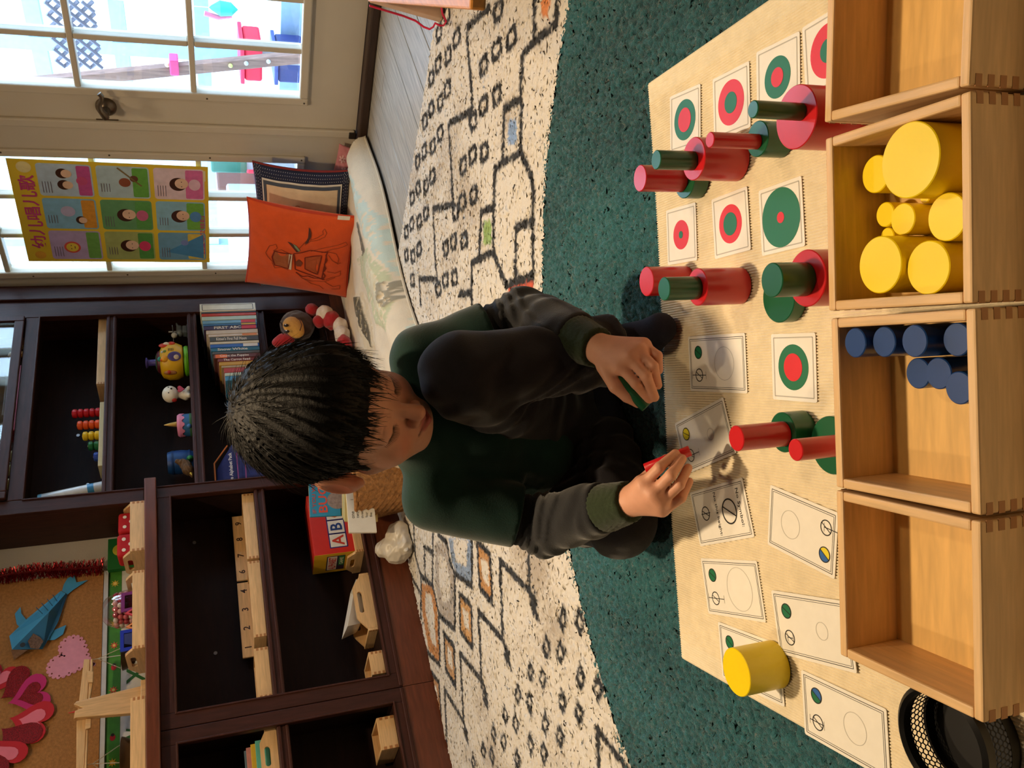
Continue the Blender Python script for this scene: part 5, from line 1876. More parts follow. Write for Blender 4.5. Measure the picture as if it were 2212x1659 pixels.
# small cloth behind the trays
# glass globe with pink beads
gc = np.array([fx(260, 1318, YF + 0.088), YF + 0.088, zt_])
gl = thing('glass_globe', 'clear glass bowl half filled with pink beads', 'bowl', tuple(gc))
prof = [(0.0, 0.0), (0.033, 0.0), (0.053, 0.020), (0.062, 0.050), (0.058, 0.085), (0.042, 0.116), (0.028, 0.126)]
MB().lathe(prof, 32, tuple(gc), cap=False).build('bowl', glassmat((0.93, 0.93, 0.93), 0.08), gl, smooth=True, world=True)
r_ = random.Random(9)
beads = []
PB = [mat((226, 110, 118), 0.35, 0.05), mat((236, 180, 180), 0.35, 0.05), mat((242, 226, 220), 0.35, 0.05), mat((190, 60, 80), 0.35, 0.05)]
bg_ = 'pink beads in the glass bowl'
cnt_ = 0
for lay in range(6):
    zc = 0.0100 + lay * 0.0150
    R0 = np.interp(zc, [p_[1] for p_ in prof], [p_[0] for p_ in prof]) - 0.0105
    for ring_, num in ((R0, int(2 * math.pi * R0 / 0.0178)), (R0 - 0.0178, int(2 * math.pi * max(R0 - 0.0178, 0) / 0.0178)), (R0 - 0.0356, max(0, int(2 * math.pi * max(R0 - 0.0356, 0.0) / 0.018)))):
        if ring_ < 0.004:
            continue
        for k in range(num):
            a_ = 2 * math.pi * k / num + lay * 0.4
            beads.append((gc[0] + ring_ * math.cos(a_), gc[1] + ring_ * math.sin(a_), gc[2] + zc + 0.0004))
bm_ = []
for q in range(4):
    o = MB().sphere((0, 0, 0), 0.0086, 14, 9).build('bead', PB[q], smooth=True)
    bm_.append(o)
for i, pz_ in enumerate(beads):
    src = bm_[i % 4]
    o = src if i < 4 else src.copy()
    if i >= 4:
        COL.objects.link(o)
    o.location = pz_
    tag(o, 'small ' + ['coral pink', 'pale pink', 'white', 'deep pink'][i % 4] + ' bead in the glass bowl', 'bead', bg_)


# magnetic tiles
def tile(label, px, rgb, yy, tilt, tri=False, s=0.062):
    x_ = fx(280, px, yy)
    Mx = basis((math.cos(tilt), math.sin(tilt), 0), (0.0, 0.12, 1), (x_, yy, zt_ + 0.0005))
    t = thing('magnetic_tile', label, 'magnetic tile', group='magnetic building tiles', mtx=Mx)
    o_ = [(-s / 2, 0), (s / 2, 0), (0, s * 0.87)] if tri else rect(-s / 2, s / 2, 0, s)
    c_ = (0, s * 0.29) if tri else (0, s / 2)
    i_ = [(c_[0] + (p_[0] - c_[0]) * 0.68, c_[1] + (p_[1] - c_[1]) * 0.68) for p_ in o_]
    b = MB()
    n = len(o_)
    V_ = [(x, y, z) for z in (-0.003, 0.003) for x, y in o_] + [(x, y, z) for z in (-0.003, 0.003) for x, y in i_]
    F_ = []
    for k in range(n):
        l = (k + 1) % n
        F_ += [(n + k, n + l, 3 * n + l, 3 * n + k), (l, k, 2 * n + k, 2 * n + l), (k, l, n + l, n + k), (2 * n + l, 2 * n + k, 3 * n + k, 3 * n + l)]
    b.add(V_, F_)
    b.build('frame', mat(rgb, 0.35, 0.04), t)
    b = MB()
    b.prism(i_, -0.001, 0.001)
    b.build('window', glassmat(tuple(0.25 + 0.7 * v / 255 for v in rgb), 0.05), t)
    return t


tile('purple magnetic tile leaning in the counter tray', 1298, (120, 36, 110), YF + 0.020, 0.0, False, 0.066)
tile('red magnetic tile in the counter tray', 1322, (200, 34, 40), YF + 0.008, 0.1, True, 0.062)
tile('orange magnetic tile in the counter tray', 1352, (226, 130, 40), YF + 0.020, 0.1, True, 0.060)
tile('blue magnetic tile standing at the end of the counter tray', 1381, (28, 52, 176), YF + 0.006, -0.08, False, 0.066)
bp_ = np.array([fx(255, 1412, YF + 0.05), YF + 0.05, z0c])
bt = thing('blue_cord_toy', 'brown wooden base with blue knobs beside the blue tile', 'toy', tuple(bp_))
MB().box(bp_[0] - 0.016, bp_[0] + 0.006, YF + 0.03, YF + 0.09, z0c, z0c + 0.052).build('block', mat((96, 70, 44), 0.6), bt, world=True, bevel=0.003)
for k in range(2):
    MB().sphere((bp_[0] - 0.008 + 0.008 * k, YF + 0.045 + 0.02 * k, z0c + 0.056), 0.0065, 10, 8).build('knob', mat((28, 46, 130), 0.4), bt, smooth=True, world=True)

# balance scale
bs = thing('balance_scale', 'beech balance scale with two dark pans on bead chains', 'balance scale', (1.15, YF + 0.05, z0c))
YS = YF + 0.105


def sp(px, py, dy=0.0):
    return YP(px, py, YS + dy)


def plate(name, pts, y0, y1, m, bev=0.002):
    b = MB()
    n = len(pts)
    V_ = [(q[0], y0, q[1]) for q in pts] + [(q[0], y1, q[1]) for q in pts]
    F_ = [tuple(range(n)), tuple(range(n, 2 * n))[::-1]] + [(k, n + k, n + (k + 1) % n, (k + 1) % n) for k in range(n)]
    b.add(V_, F_)
    return b.build(name, m, bs, world=True, bevel=bev)


def xz(px, py):
    q = sp(px, py)
    return (q[0], q[2])


foot = z0c + 0.0065 + 0.0
pl_ = [xz(158, 1521), xz(160, 1554), xz(290, 1540), xz(312, 1543)]
tpx = (xz(160, 1537)[0])
plate('post', [(xz(300, 1484)[0], z0c), (xz(295, 1545)[0], z0c), xz(166, 1553), xz(160, 1556), xz(163, 1538), xz(180, 1532), xz(160, 1524), xz(166, 1518)], YS - 0.011, YS + 0.011, BEECHV)
plate('post_foot', [(xz(304, 1484)[0] + 0.004, z0c), (xz(304, 1548)[0] - 0.004, z0c), (xz(290, 1548)[0] - 0.004, z0c + 0.02), (xz(290, 1484)[0], z0c + 0.02)], YS - 0.045, YS - 0.0115, BEECHV)
plate('beam', [xz(180, 1420), xz(193, 1420), xz(186, 1535), xz(180, 1659), xz(185, 1790), xz(172, 1790), xz(163, 1659), xz(164, 1540), xz(168, 1520)], YS + 0.012, YS + 0.022, BEECH)
plate('beam_rail', [xz(195, 1420), xz(199, 1420), xz(199, 1475), xz(191, 1520), xz(186, 1659), xz(186, 1790), xz(181, 1790), xz(181, 1659), xz(188, 1520)], YS + 0.010, YS + 0.021, BEECH)
plate('beam_weight', [xz(188, 1448), xz(202, 1450), xz(201, 1474), xz(190, 1474)], YS - 0.0005, YS + 0.0095, BEECHV)
plate('beam_weight', [xz(185, 1552), xz(197, 1552), xz(196, 1572), xz(184, 1576)], YS - 0.0005, YS + 0.0095, BEECHV)
MB().tube([sp(148, 1540, 0.017), sp(164, 1537, 0.017)], [0.0012, 0.003], 8).build('pointer', mat((206, 50, 36), 0.5), bs, world=True)
# (the pans hang by bead chains)
CH = mat((205, 198, 180), 0.3, 0.1, metal=0.6)


def chain(a, b):
    n = int(np.linalg.norm(b - a) / 0.0042)
    m_ = MB()
    for i in range(n):
        c_ = a + (b - a) * (i + 0.5) / n
        m_.sphere(c_, 0.0017, 6, 4)
    m_.tube([a, b], 0.0006, 4)
    return m_.build('bead_chain', CH, bs, smooth=True, world=True)


PANM = mat((74, 62, 46), 0.35, 0.1, metal=0.6)
for (hook, pcx, rad, zpan) in ((sp(211, 1423, 0.017), sp(262, 1420, 0.017)[0], 0.040, sp(262, 1420)[2]), (sp(200, 1650, 0.017), sp(262, 1652, 0.017)[0], 0.075, sp(264, 1650)[2])):
    zp = max(zpan, z0c + 0.055)
    if rad < 0.06:
        zp = z0c + 0.078
    cen = np.array([pcx, YS + 0.017, zp])
    for k in range(3):
        a_ = math.radians(20 + 120 * k)
        chain(hook, cen + np.array([rad * math.cos(a_), rad * 0.8 * math.sin(a_), 0.0]))
    MB().lathe([(0.001, -0.034), (rad * 0.55, -0.032), (rad * 0.85, -0.020), (rad * 0.97, -0.004), (rad, 0.001), (rad * 1.03, 0.0), (rad * 0.99, -0.008), (rad * 0.86, -0.025), (rad * 0.55, -0.036), (0.001, -0.038)], 32, tuple(cen), cap=False).build('pan', PANM, bs, smooth=True, world=True)
    MB().tube([hook, hook + np.array([0, 0, 0.018])], 0.0012, 6).build('hook', CH, bs, world=True)

# ================================================================== things on the shelves
ZA, ZB_, ZC_, Z0 = 0.987 + 0.0003, 0.689 + 0.0003, 0.420 + 0.0003, BR - 0.002 + 0.0003
ZS = SH + 0.0003

# --- low cabinet, upper shelf: number trays
YN = YF + 0.034


def num_tray(label, pyl, pyr, digits):
    x0, x1 = fx(530, pyl, YN) + 0.001, fx(530, pyr, YN) - 0.001
    t = tray(label, x0, x1, YN, YN + 0.155, ZS, 0.040, False, back_h=0.076, group='spindle number trays', name='number_tray')
    n = len(digits)
    for i, c_ in enumerate(digits):
        xx = x0 + (x1 - x0) * (i + 0.5) / n
        text(c_, front(xx, ZS + 0.056, YN + 0.155 - 0.0095), 0.022, mat((52, 28, 20), 0.7), t, 'digit', bold=True)
        if i:
            MB().box(x0 + (x1 - x0) * i / n - 0.002, x0 + (x1 - x0) * i / n + 0.002, YN + 0.0092, YN + 0.1455, ZS + 0.0062, ZS + 0.036).build('divider', BEECHY, t, world=True)
    return t


num_tray('long beech tray with the digits six to nine on its back', 1209, 1066, '6789')
num_tray('long beech tray with the digits one to four on its back', 1381, 1213, '1234')
tray('plain beech tray at the left end of the number shelf', fx(530, 1515, YN), fx(530, 1404, YN), YN, YN + 0.14, ZS, 0.044, False)
# --- low cabinet, bottom
YN2 = YF + 0.034
tray('plain low beech tray in the left corner of the bottom shelf', fx(800, 1459, YN2), fx(800, 1408, YN2), YN2, YN2 + 0.15, Z0, 0.045, False)
dt = tray('slotted beech tray holding the white dish', fx(800, 1362, YN2), fx(800, 1236, YN2), YN2, YN2 + 0.15, Z0, 0.032, True, hh=0.062, slotfront=True)
dx0, dx1 = fx(800, 1362, YN2) + 0.012, fx(800, 1236, YN2) - 0.012
ds = thing('white_dish', 'square white dish standing tilted in the slotted tray', 'dish', ((dx0 + dx1) / 2, YN2 + 0.08, Z0 + 0.0065))
b = MB()
cxd, cyd = (dx0 + dx1) / 2, YN2 + 0.075
prof = ((0.055, 0.0), (0.062, 0.004), (0.088, 0.046), (0.085, 0.046), (0.058, 0.007), (0.0, 0.006))
b.T = Matrix.Translation((cxd, cyd, Z0 + 0.030)) @ Matrix.Rotation(math.radians(18), 4, 'Y') @ Matrix.Rotation(math.radians(6), 4, 'X')
b.rings([[(r * sx, r * 0.62 * sy, z) for sx, sy in ((1, 1), (-1, 1), (-1, -1), (1, -1))] for r, z in prof[:-1]])
b.build('bowl', mat((226, 222, 212), 0.25, 0.02, coat=0.3), ds, world=True, bevel=0.003)
# alphabet box on its tray
ax0, ax1 = fx(730, 1194, YN2 + 0.012), 1.705
tray('slotted beech tray under the alphabet box', ax0 - 0.012, ax1 + 0.012, YN2 + 0.002, YN2 + 0.16, Z0, 0.030, True, hh=0.055)
ay0, ay1 = YN2 + 0.014, YN2 + 0.148
az0, az1 = Z0 + 0.0065, Z0 + 0.170
ab = thing('alphabet_box', 'red and yellow alphabet game box on the bottom shelf', 'game box', ((ax0 + ax1) / 2, (ay0 + ay1) / 2, az0))
MB().box(ax0, ax1, ay0, ay1, az0, az1).build('carton', mat((206, 46, 34), 0.5, 0.04), ab, world=True, bevel=0.001)
MB().box(ax0 - 0.0008, ax0, ay0, ay1, az0, az1).build('side_label', mat((216, 170, 36), 0.5, 0.04), ab, world=True)
Ms = basis((0, -1, 0), (0, 0, 1), (ax0 - 0.0010, (ay0 + ay1) / 2, az0 + 0.085))
flat(rect(-0.050, 0.050, -0.030, 0.034), Ms, mat((60, 40, 70), 0.5), ab, 'name_panel', 0.0006)
flat(rect(-0.046, 0.046, -0.002, 0.030), Ms @ Matrix.Translation((0, 0, 0.0006)), mat((226, 216, 200), 0.5), ab, 'name_panel', 0.0004)
text('ALPHABET', Ms @ Matrix.Translation((0, 0.014, 0.0016)), 0.026, mat((200, 40, 50), 0.5), ab, width=0.086)
flat(rect(-0.020, 0.046, -0.028, -0.008), Ms @ Matrix.Translation((0, 0, 0.0006)), mat((40, 120, 60), 0.5), ab, 'name_panel', 0.0004)
text('GAME', Ms @ Matrix.Translation((0.013, -0.018, 0.0016)), 0.013, mat((220, 225, 190), 0.5), ab, width=0.05)
for i, (chh, col) in enumerate((('A', (206, 60, 40)), ('B', (36, 66, 130)), ('C', (214, 120, 50)))):
    xx = ax0 + 0.050 + i * 0.056
    Mf = front(xx, az0 + 0.075, ay0)
    flat(rect(-0.029, 0.029, -0.032, 0.032), Mf, mat((52, 46, 120), 0.5), ab, 'letter_tile', 0.0005)
    flat(rect(-0.025, 0.025, -0.028, 0.028), Mf @ Matrix.Translation((0, 0, 0.0005)), mat((232, 226, 214), 0.5), ab, 'letter_tile', 0.0004)
    text(chh, Mf @ Matrix.Translation((0, 0, 0.0012)), 0.042, mat(col, 0.5), ab, 'letter')

# --- left bay
bx0, bx1 = fx(560, 1700, YN), fx(560, 1577, YN)
tray('slotted beech tray of coloured cards in the left cabinet bay', bx0, bx1, YN, YN + 0.14, ZS, 0.034, True, hh=0.050, slotfront=True)
for i, (c_, h_) in enumerate((((96, 190, 180), 0.062), ((232, 190, 60), 0.075), ((226, 160, 160), 0.088), ((120, 150, 170), 0.094))):
    cd = MB().box(bx0 + 0.02, bx1 - 0.022, YN + 0.022 + i * 0.024, YN + 0.036 + i * 0.024, ZS + 0.0065, ZS + h_).build('card_stack', mat(c_, 0.7, 0.06, 60), bevel=0.001)
    tag(cd, ['teal', 'yellow', 'pink', 'blue-grey'][i] + ' card stack standing in the slotted tray', 'card stack', 'coloured cards in the left bay')
bbx0, bbx1 = fx(820, 1622, YN2), fx(820, 1490, YN2)
tray('deep beech box on the bottom shelf of the left cabinet bay', bbx0, min(bbx1, 0.865), YN2, YN2 + 0.15, Z0, 0.055, False)

# --- tall bookcase, top shelf
YA = YF + 0.035
x0, x1 = fx(220, 829, YA), fx(220, 684, YA)
tray('shallow beech tray on the upper shelf of the tall bookcase', x0, x1, YA, YA + 0.15, ZA, 0.032, False)
sx0, sx1 = fx(222, 1004, YA), fx(222, 866, YA)
st = thing('bead_stair', 'wooden peg board with red, orange, yellow, green and blue bead columns', 'bead stair', ((sx0 + sx1) / 2, YA + 0.05, ZA))
MB().box(sx0, sx1, YA + 0.005, YA + 0.085, ZA, ZA + 0.018).build('base', mat((206, 190, 140), 0.5, 0.05, grain=0.1, stretch=(2, 14, 14)), st, world=True, bevel=0.002)
for (py, n_, col) in ((891, 5, (186, 20, 34)), (917, 4, (226, 84, 30)), (941, 3, (232, 190, 30)), (963, 2, (26, 104, 52)), (987, 1, (36, 66, 160))):
    xx = fx(205, py, YA + 0.045)
    MB().cyl((xx, YA + 0.045, ZA + 0.018), 0.003, 0.0195 * n_ + 0.002, 10).build('peg', BEECHV, st, world=True)
    for k in range(n_):
        z_ = ZA + 0.0185 + 0.0195 * k
        MB().lathe([(0.0032, 0.0), (0.012, 0.0004), (0.0165, 0.004), (0.0172, 0.0097), (0.0165, 0.0155), (0.012, 0.019), (0.0032, 0.0193)], 24, (xx, YA + 0.045, z_)).build('bead', mat(col, 0.35, 0.04, coat=0.2), st, smooth=True, world=True)
can_b, can_t = YP(220, 1062, YA + 0.03), YP(97, 1074, YA + 0.06)
can_b = np.array([can_b[0] + 0.026, YA + 0.04, ZA + 0.002])
can_t = np.array([can_b[0] - 0.018, YA + 0.06, ZA + 0.205])
cn = thing('label_tube', 'white and blue labelled cardboard tube leaning in the bookcase corner', 'tube', tuple(can_b))
MB().tube([can_b, can_b + (can_t - can_b) * 0.14], 0.0205, 24).build('tube_end', mat((200, 206, 210), 0.3), cn, smooth=True, world=True)
MB().tube([can_b + (can_t - can_b) * 0.14, can_b + (can_t - can_b) * 0.24], 0.0206, 24).build('blue_band', mat((60, 140, 196), 0.35), cn, smooth=True, world=True)
MB().tube([can_b + (can_t - can_b) * 0.24, can_b + (can_t - can_b) * 0.94], 0.0205, 24).build('tube_body', mat((214, 220, 224), 0.25, 0.06, 60, coat=0.4), cn, smooth=True, world=True)
MB().tube([can_b + (can_t - can_b) * 0.94, can_t], 0.0209, 24).build('cap', mat((120, 190, 220), 0.3), cn, smooth=True, world=True)
gcx = fx(200, 1052, YA + 0.10)
gm = thing('green_comb', 'small green toothed plastic comb behind the labelled tube', 'toy', (gcx + 0.02, YA + 0.13, ZA))
MB().box(gcx + 0.010, gcx + 0.020, YA + 0.12, YA + 0.13, ZA, ZA + 0.058).build('spine', mat((20, 92, 50), 0.5), gm, world=True)
for k in range(6):
    MB().box(gcx + 0.020, gcx + 0.032, YA + 0.121, YA + 0.129, ZA + 0.002 + k * 0.0095, ZA + 0.007 + k * 0.0095).build('tooth', mat((20, 92, 50), 0.5), gm, world=True)

# --- tall bookcase, middle shelf
YM = YF + 0.075


def loc(px, py, Y0=YM):
    q = YP(px, py, Y0)
    return q[0], q[2]


# grey toy helicopter
hx, _ = loc(390, 716)
hl = thing('toy_helicopter', 'small grey toy helicopter on the middle shelf', 'toy helicopter', (hx, YM, ZB_))
GRYT = mat((120, 130, 136), 0.45, 0.05)
V, F = blob([((-0.008, 0, 0.030), (0.018, 0, 0.030), 0.016, 0.013), ((0.018, 0, 0.034), (0.055, 0.01, 0.042), 0.008, 0.004)], 0.0028, 0.006)
add_mesh('fuselage', V, F, GRYT, hl, smooth=True)
MB().box(-0.018, 0.02, -0.016, 0.016, 0.002, 0.020).build('cabin', mat((110, 120, 130), 0.5), hl, bevel=0.004)
MB().sphere((-0.024, -0.004, 0.052), 0.012, 14, 10).build('pilot', mat((196, 196, 190), 0.4), hl, smooth=True)
MB().tube([(0.0, 0, 0.042), (0.0, 0, 0.074)], 0.003, 8).build('mast', mat((190, 194, 196), 0.4), hl)
for a_ in range(3):
    b = MB()
    b.T = Matrix.Translation((0, 0, 0.056)) @ Matrix.Rotation(a_ * 2.094 + 0.4, 4, 'Z')
    b.box(0.002, 0.040, -0.004, 0.004, 0, 0.002)
    b.build('rotor_blade', GRYT, hl)
for sy in (-1, 1):
    MB().tube([(-0.024, 0.014 * sy, 0.002), (0.024, 0.014 * sy, 0.002)], 0.0024, 6).build('skid', mat((80, 88, 96), 0.5), hl)

# yellow musical drum toy
dx, _ = loc(380, 781)
dr = thing('learning_drum', 'yellow round electronic toy with green base and purple handle', 'toy drum', (dx, YM, ZB_))
YLW = mat((226, 176, 20), 0.4, 0.05)
MB().lathe([(0.045, 0.0), (0.060, 0.002), (0.062, 0.010), (0.058, 0.018), (0.045, 0.019)], 36).build('base_ring', mat((110, 196, 30), 0.4), dr, smooth=True)
MB().lathe([(0.050, 0.0192), (0.064, 0.024), (0.074, 0.045), (0.074, 0.075), (0.064, 0.098), (0.048, 0.106)], 40).build('body', YLW, dr, smooth=True)
MB().lathe([(0.046, 0.1062), (0.044, 0.114), (0.030, 0.122), (0.016, 0.124)], 32).build('lid', mat((96, 30, 40), 0.4), dr, smooth=True)
MB().lathe([(0.036, 0.1125), (0.036, 0.1195), (0.026, 0.1235)], 32, cap=False).build('lid_ring', mat((52, 92, 50), 0.4), dr, smooth=True)
MB().lathe([(0.015, 0.1242), (0.013, 0.128), (0.013, 0.150), (0.021, 0.156), (0.021, 0.160), (0.010, 0.162)], 24).build('handle', mat((78, 66, 140), 0.4), dr, smooth=True)


def ondrum(name, ang, z, r_, col, sx=1.0, sz=1.0, pr=0.006, parent=None):
    R_ = np.interp(z, [0.0192, 0.024, 0.045, 0.075, 0.098, 0.106], [0.050, 0.064, 0.074, 0.074, 0.064, 0.048])
    c_ = (R_ * math.cos(ang), R_ * math.sin(ang), z)
    b = MB()
    b.T = Matrix.Translation(c_) @ Matrix.Rotation(ang, 4, 'Z')
    b.sphere((0, 0, 0), (pr, r_ * sx, r_ * sz), 16, 10)
    return b.build(name, mat(col, 0.4, 0.04), dr, smooth=True)


V0 = math.radians(-118)      # towards the viewer
ondrum('button_plate', V0 + 0.05, 0.052, 0.020, (74, 60, 120), 1, 1.25, 0.004)
ondrum('round_button', V0 + 0.00, 0.045, 0.011, (200, 180, 150), 1, 1, 0.008)
ondrum('duck', V0 - 0.05, 0.088, 0.014, (232, 160, 20), 1, 1, 0.012)
ondrum('beak', V0 - 0.10, 0.098, 0.007, (230, 100, 30), 1, 1, 0.012)
ondrum('flower_button', V0 + 0.02, 0.106, 0.010, (40, 150, 140), 1, 1, 0.008)
ondrum('light', V0 + 0.42, 0.096, 0.006, (200, 200, 190), 1, 1, 0.004)
ondrum('light', V0 + 0.42, 0.086, 0.0065, (110, 140, 40), 1, 1, 0.004)
ondrum('red_figure', V0 + 1.05, 0.088, 0.019, (206, 60, 30), 1, 1.1, 0.008)
ondrum('red_figure', V0 + 1.10, 0.062, 0.015, (206, 60, 30), 1, 1.0, 0.008)
ondrum('white_stripe', V0 + 0.98, 0.080, 0.010, (226, 216, 200), 0.5, 1.3, 0.012)
ondrum('brown_figure', V0 - 0.85, 0.070, 0.015, (170, 110, 60), 0.7, 1.6, 0.006)
ondrum('red_figure', V0 - 0.80, 0.074, 0.008, (180, 50, 30), 1, 1, 0.009)
for k in range(4):
    ondrum('speaker_slit', V0 + 0.48, 0.056 + k * 0.0055, 0.0085, (90, 60, 16), 1, 0.14, 0.002)

# white dog figurine
gx_, _ = loc(380, 856)
dg_ = thing('dog_figurine', 'white puppy figurine with a pink heart', 'figurine', (gx_, YM - 0.01, ZB_))
WHT = mat((232, 226, 206), 0.5, 0.03)
V, F = blob([((0, 0.004, 0.020), (0, 0.002, 0.040), 0.022, 0.014), ((-0.018, -0.012, 0.006), (-0.012, -0.008, 0.012), 0.009, 0.009), ((0.018, -0.012, 0.006), (0.012, -0.008, 0.012), 0.009, 0.009), ((0.0, -0.004, 0.074), (0.034, 0.030, 0.029)), ((0.020, 0.012, 0.008), (0.016, 0.004, 0.014), 0.010, 0.010)], 0.0026, 0.008)
V[:, 2] = np.maximum(V[:, 2], 0)
add_mesh('body', V, F, WHT, dg_, smooth=True)
b = MB()
b.T = basis((1, 0, 0), (0, -0.25, 1), (0.004, -0.024, 0.036))
b.prism(heart(0, 0, 0.015), 0, 0.006)
b.build('heart', mat((206, 70, 96), 0.5), dg_, bevel=0.002)
for (ex, ey, ez, r_) in ((-0.014, -0.031, 0.078, 0.0026), (0.012, -0.032, 0.078, 0.0026), (0.003, -0.034, 0.068, 0.0038)):
    MB().sphere((ex, ey, ez), r_, 10, 8).build('eye' if r_ < 0.003 else 'nose', mat((24, 18, 16), 0.3), dg_, smooth=True)
MB().sphere((-0.030, -0.004, 0.060), (0.006, 0.010, 0.010), 12, 8).build('ear', mat((180, 40, 30), 0.5), dg_, smooth=True)
MB().sphere((0.030, 0.002, 0.062), (0.006, 0.010, 0.010), 12, 8).build('ear', WHT, dg_, smooth=True)

# blue cake with a horn
cx_, _ = loc(390, 921)
ck_ = thing('unicorn_cake', 'toy blue cake with pink icing and a golden horn', 'toy cake', (cx_, YM - 0.005, ZB_))
MB().lathe([(0.040, 0.0), (0.043, 0.003), (0.043, 0.040), (0.040, 0.044)], 32).build('cake', mat((48, 108, 160), 0.55, 0.06, 60), ck_, smooth=True)
MB().lathe([(0.0435, 0.0001), (0.0445, 0.004), (0.0435, 0.009)], 32, cap=False).build('trim', mat((60, 110, 70), 0.6), ck_, smooth=True)
R_ = []
for z_, rr_ in ((0.030, 0.0), (0.044, 0.0), (0.052, -0.006), (0.054, -0.03)):
    R_.append([((0.0445 + rr_) * math.cos(2 * math.pi * k / 40), (0.0445 + rr_) * math.sin(2 * math.pi * k / 40), z_ + (0.006 * math.sin(k * 1.6) if z_ < 0.035 else 0)) for k in range(40)])
MB().rings(R_).build('icing', mat((216, 130, 164), 0.5, 0.05), ck_, smooth=True)
pts = [(0.0, -0.01, 0.054 + 0.009 * i) for i in range(6)]
MB().tube(pts, [0.010, 0.009, 0.0075, 0.006, 0.0035, 0.0008], 12).build('horn', mat((206, 170, 90), 0.3, 0.1, metal=0.4), ck_, smooth=True)
MB().sphere((-0.030, -0.032, 0.010), 0.009, 10, 8).build('flower', mat((60, 120, 180), 0.5), ck_, smooth=True)

# blue barrel cup
bx_, _ = loc(390, 985)
br_ = thing('blue_cup', 'blue wooden barrel cup behind the toy bird', 'cup', (bx_ + 0.004, YM + 0.045, ZB_))
MB().lathe([(0.036, 0.0), (0.042, 0.014), (0.045, 0.045), (0.043, 0.080), (0.039, 0.092), (0.035, 0.092), (0.037, 0.01), (0.0, 0.008)], 28).build('barrel', mat((24, 74, 140), 0.5, 0.08, 30, grain=0.15, stretch=(10, 10, 1)), br_, smooth=True)
for z_ in (0.016, 0.074):
    R_ = np.interp(z_, [0, 0.014, 0.045, 0.080], [0.036, 0.042, 0.045, 0.043]) + 0.0012
    MB().lathe([(R_, z_ - 0.004), (R_ + 0.0006, z_), (R_, z_ + 0.004)], 28, cap=False).build('hoop', mat((20, 58, 116), 0.4), br_, smooth=True)
# brown bird / hedgehog
wx_, _ = loc(395, 1010, YM - 0.03)
bd_ = thing('toy_bird', 'brown feathered toy bird at the left end of the middle shelf', 'toy bird', (wx_, YM - 0.035, ZB_))


def feath(P, d):
    return d + 0.0018 * np.sin(P[:, 0] * 260 + 3 * np.sin(P[:, 2] * 150)) * np.sin(P[:, 2] * 220 + P[:, 1] * 90)


V, F = blob([((-0.012, 0, 0.022), (0.012, 0, 0.030), 0.020, 0.017), ((0.016, -0.004, 0.044), (0.022, -0.006, 0.054), 0.012, 0.009), ((-0.022, 0.004, 0.016), (-0.040, 0.006, 0.008), 0.014, 0.006)], 0.0022, 0.012, extra=feath)
V[:, 2] = np.maximum(V[:, 2], 0.0)
add_mesh('body', V, F, mat((98, 72, 44), 0.8, 0.25, 160, 0.4, 300), bd_, smooth=True)
MB().tube([(-0.038, -0.012, 0.012), (-0.050, -0.014, 0.008)], [0.004, 0.0008], 8).build('beak', mat((206, 180, 60), 0.5), bd_, smooth=True)
gbx, gbz = loc(371, 1000, YM + 0.01)
gb_ = MB().sphere((0, 0, 0), 0.0125, 18, 12).build('green_ball', mat((20, 120, 60), 0.4), smooth=True)
gb_.location = (bx_ - 0.022, YM - 0.0105, ZB_ + 0.0125)
tag(gb_, 'small green ball between the blue cup and the toy bird', 'ball')

# --- tall bookcase: books
BK = [(655, 671, (226, 216, 190), 0.216, 'thick cream board book at the right end of the book row', None),
      (671.4, 674.5, (70, 100, 130), 0.212, 'thin slate-blue book beside the cream one', None),
      (674.9, 681, (196, 66, 46), 0.211, 'slim red book in the row', None),
      (681.4, 690, (186, 206, 190), 0.211, 'pale mint picture book in the row', None),
      (690.4, 697.5, (110, 160, 190), 0.209, 'light blue picture book with a red end', (206, 40, 40)),
      (697.9, 702, (60, 110, 160), 0.207, 'thin blue book with a yellow end', (214, 170, 50)),
      (702.4, 711, (58, 40, 76), 0.206, 'dark purple book lettered FIRST ABC', (206, 40, 50)),
      (711.4, 720, (206, 190, 168), 0.198, 'cream picture book beside the FIRST ABC book', None),
      (720.4, 725.5, (214, 200, 184), 0.190, 'thin white book with orange ends', (226, 140, 80)),
      (726, 736, (72, 72, 66), 0.186, 'dark grey book lettered Kitten\'s First Full Moon', None),
      (736.4, 741.5, (214, 206, 180), 0.186, 'narrow ivory book in the row', None),
      (742, 749.5, (40, 96, 176), 0.186, 'bright blue book with a white end label', (220, 220, 214)),
      (750, 757.5, (36, 104, 130), 0.184, 'teal book lettered Snow White', None),
      (758, 763.5, (84, 84, 84), 0.180, 'plain grey book in the row', None),
      (764, 772.5, (96, 50, 46), 0.176, 'brown book lettered Count the Puppies with an orange end', None),
      (773, 780, (120, 44, 40), 0.162, 'maroon book lettered The Carrot Seed', None),
      (780.5, 788, (196, 150, 50), 0.158, 'mustard yellow book in the row', None),
      (788.5, 793.5, (170, 148, 110), 0.150, 'tan book near the boy\'s head', None),
      (794, 804, (176, 60, 56), 0.142, 'red and white striped book near the boy\'s head', (226, 190, 180)),
      (804.5, 811, (190, 206, 190), 0.140, 'pale green spiral book near the boy\'s head', None),
      (811.5, 822, (60, 130, 170), 0.140, 'sky blue book at the left end of the row', None)]
CRM = mat((232, 226, 210), 0.6)
YB0 = XP(500, 655, 2.606)[1]
xprev = 2.6064
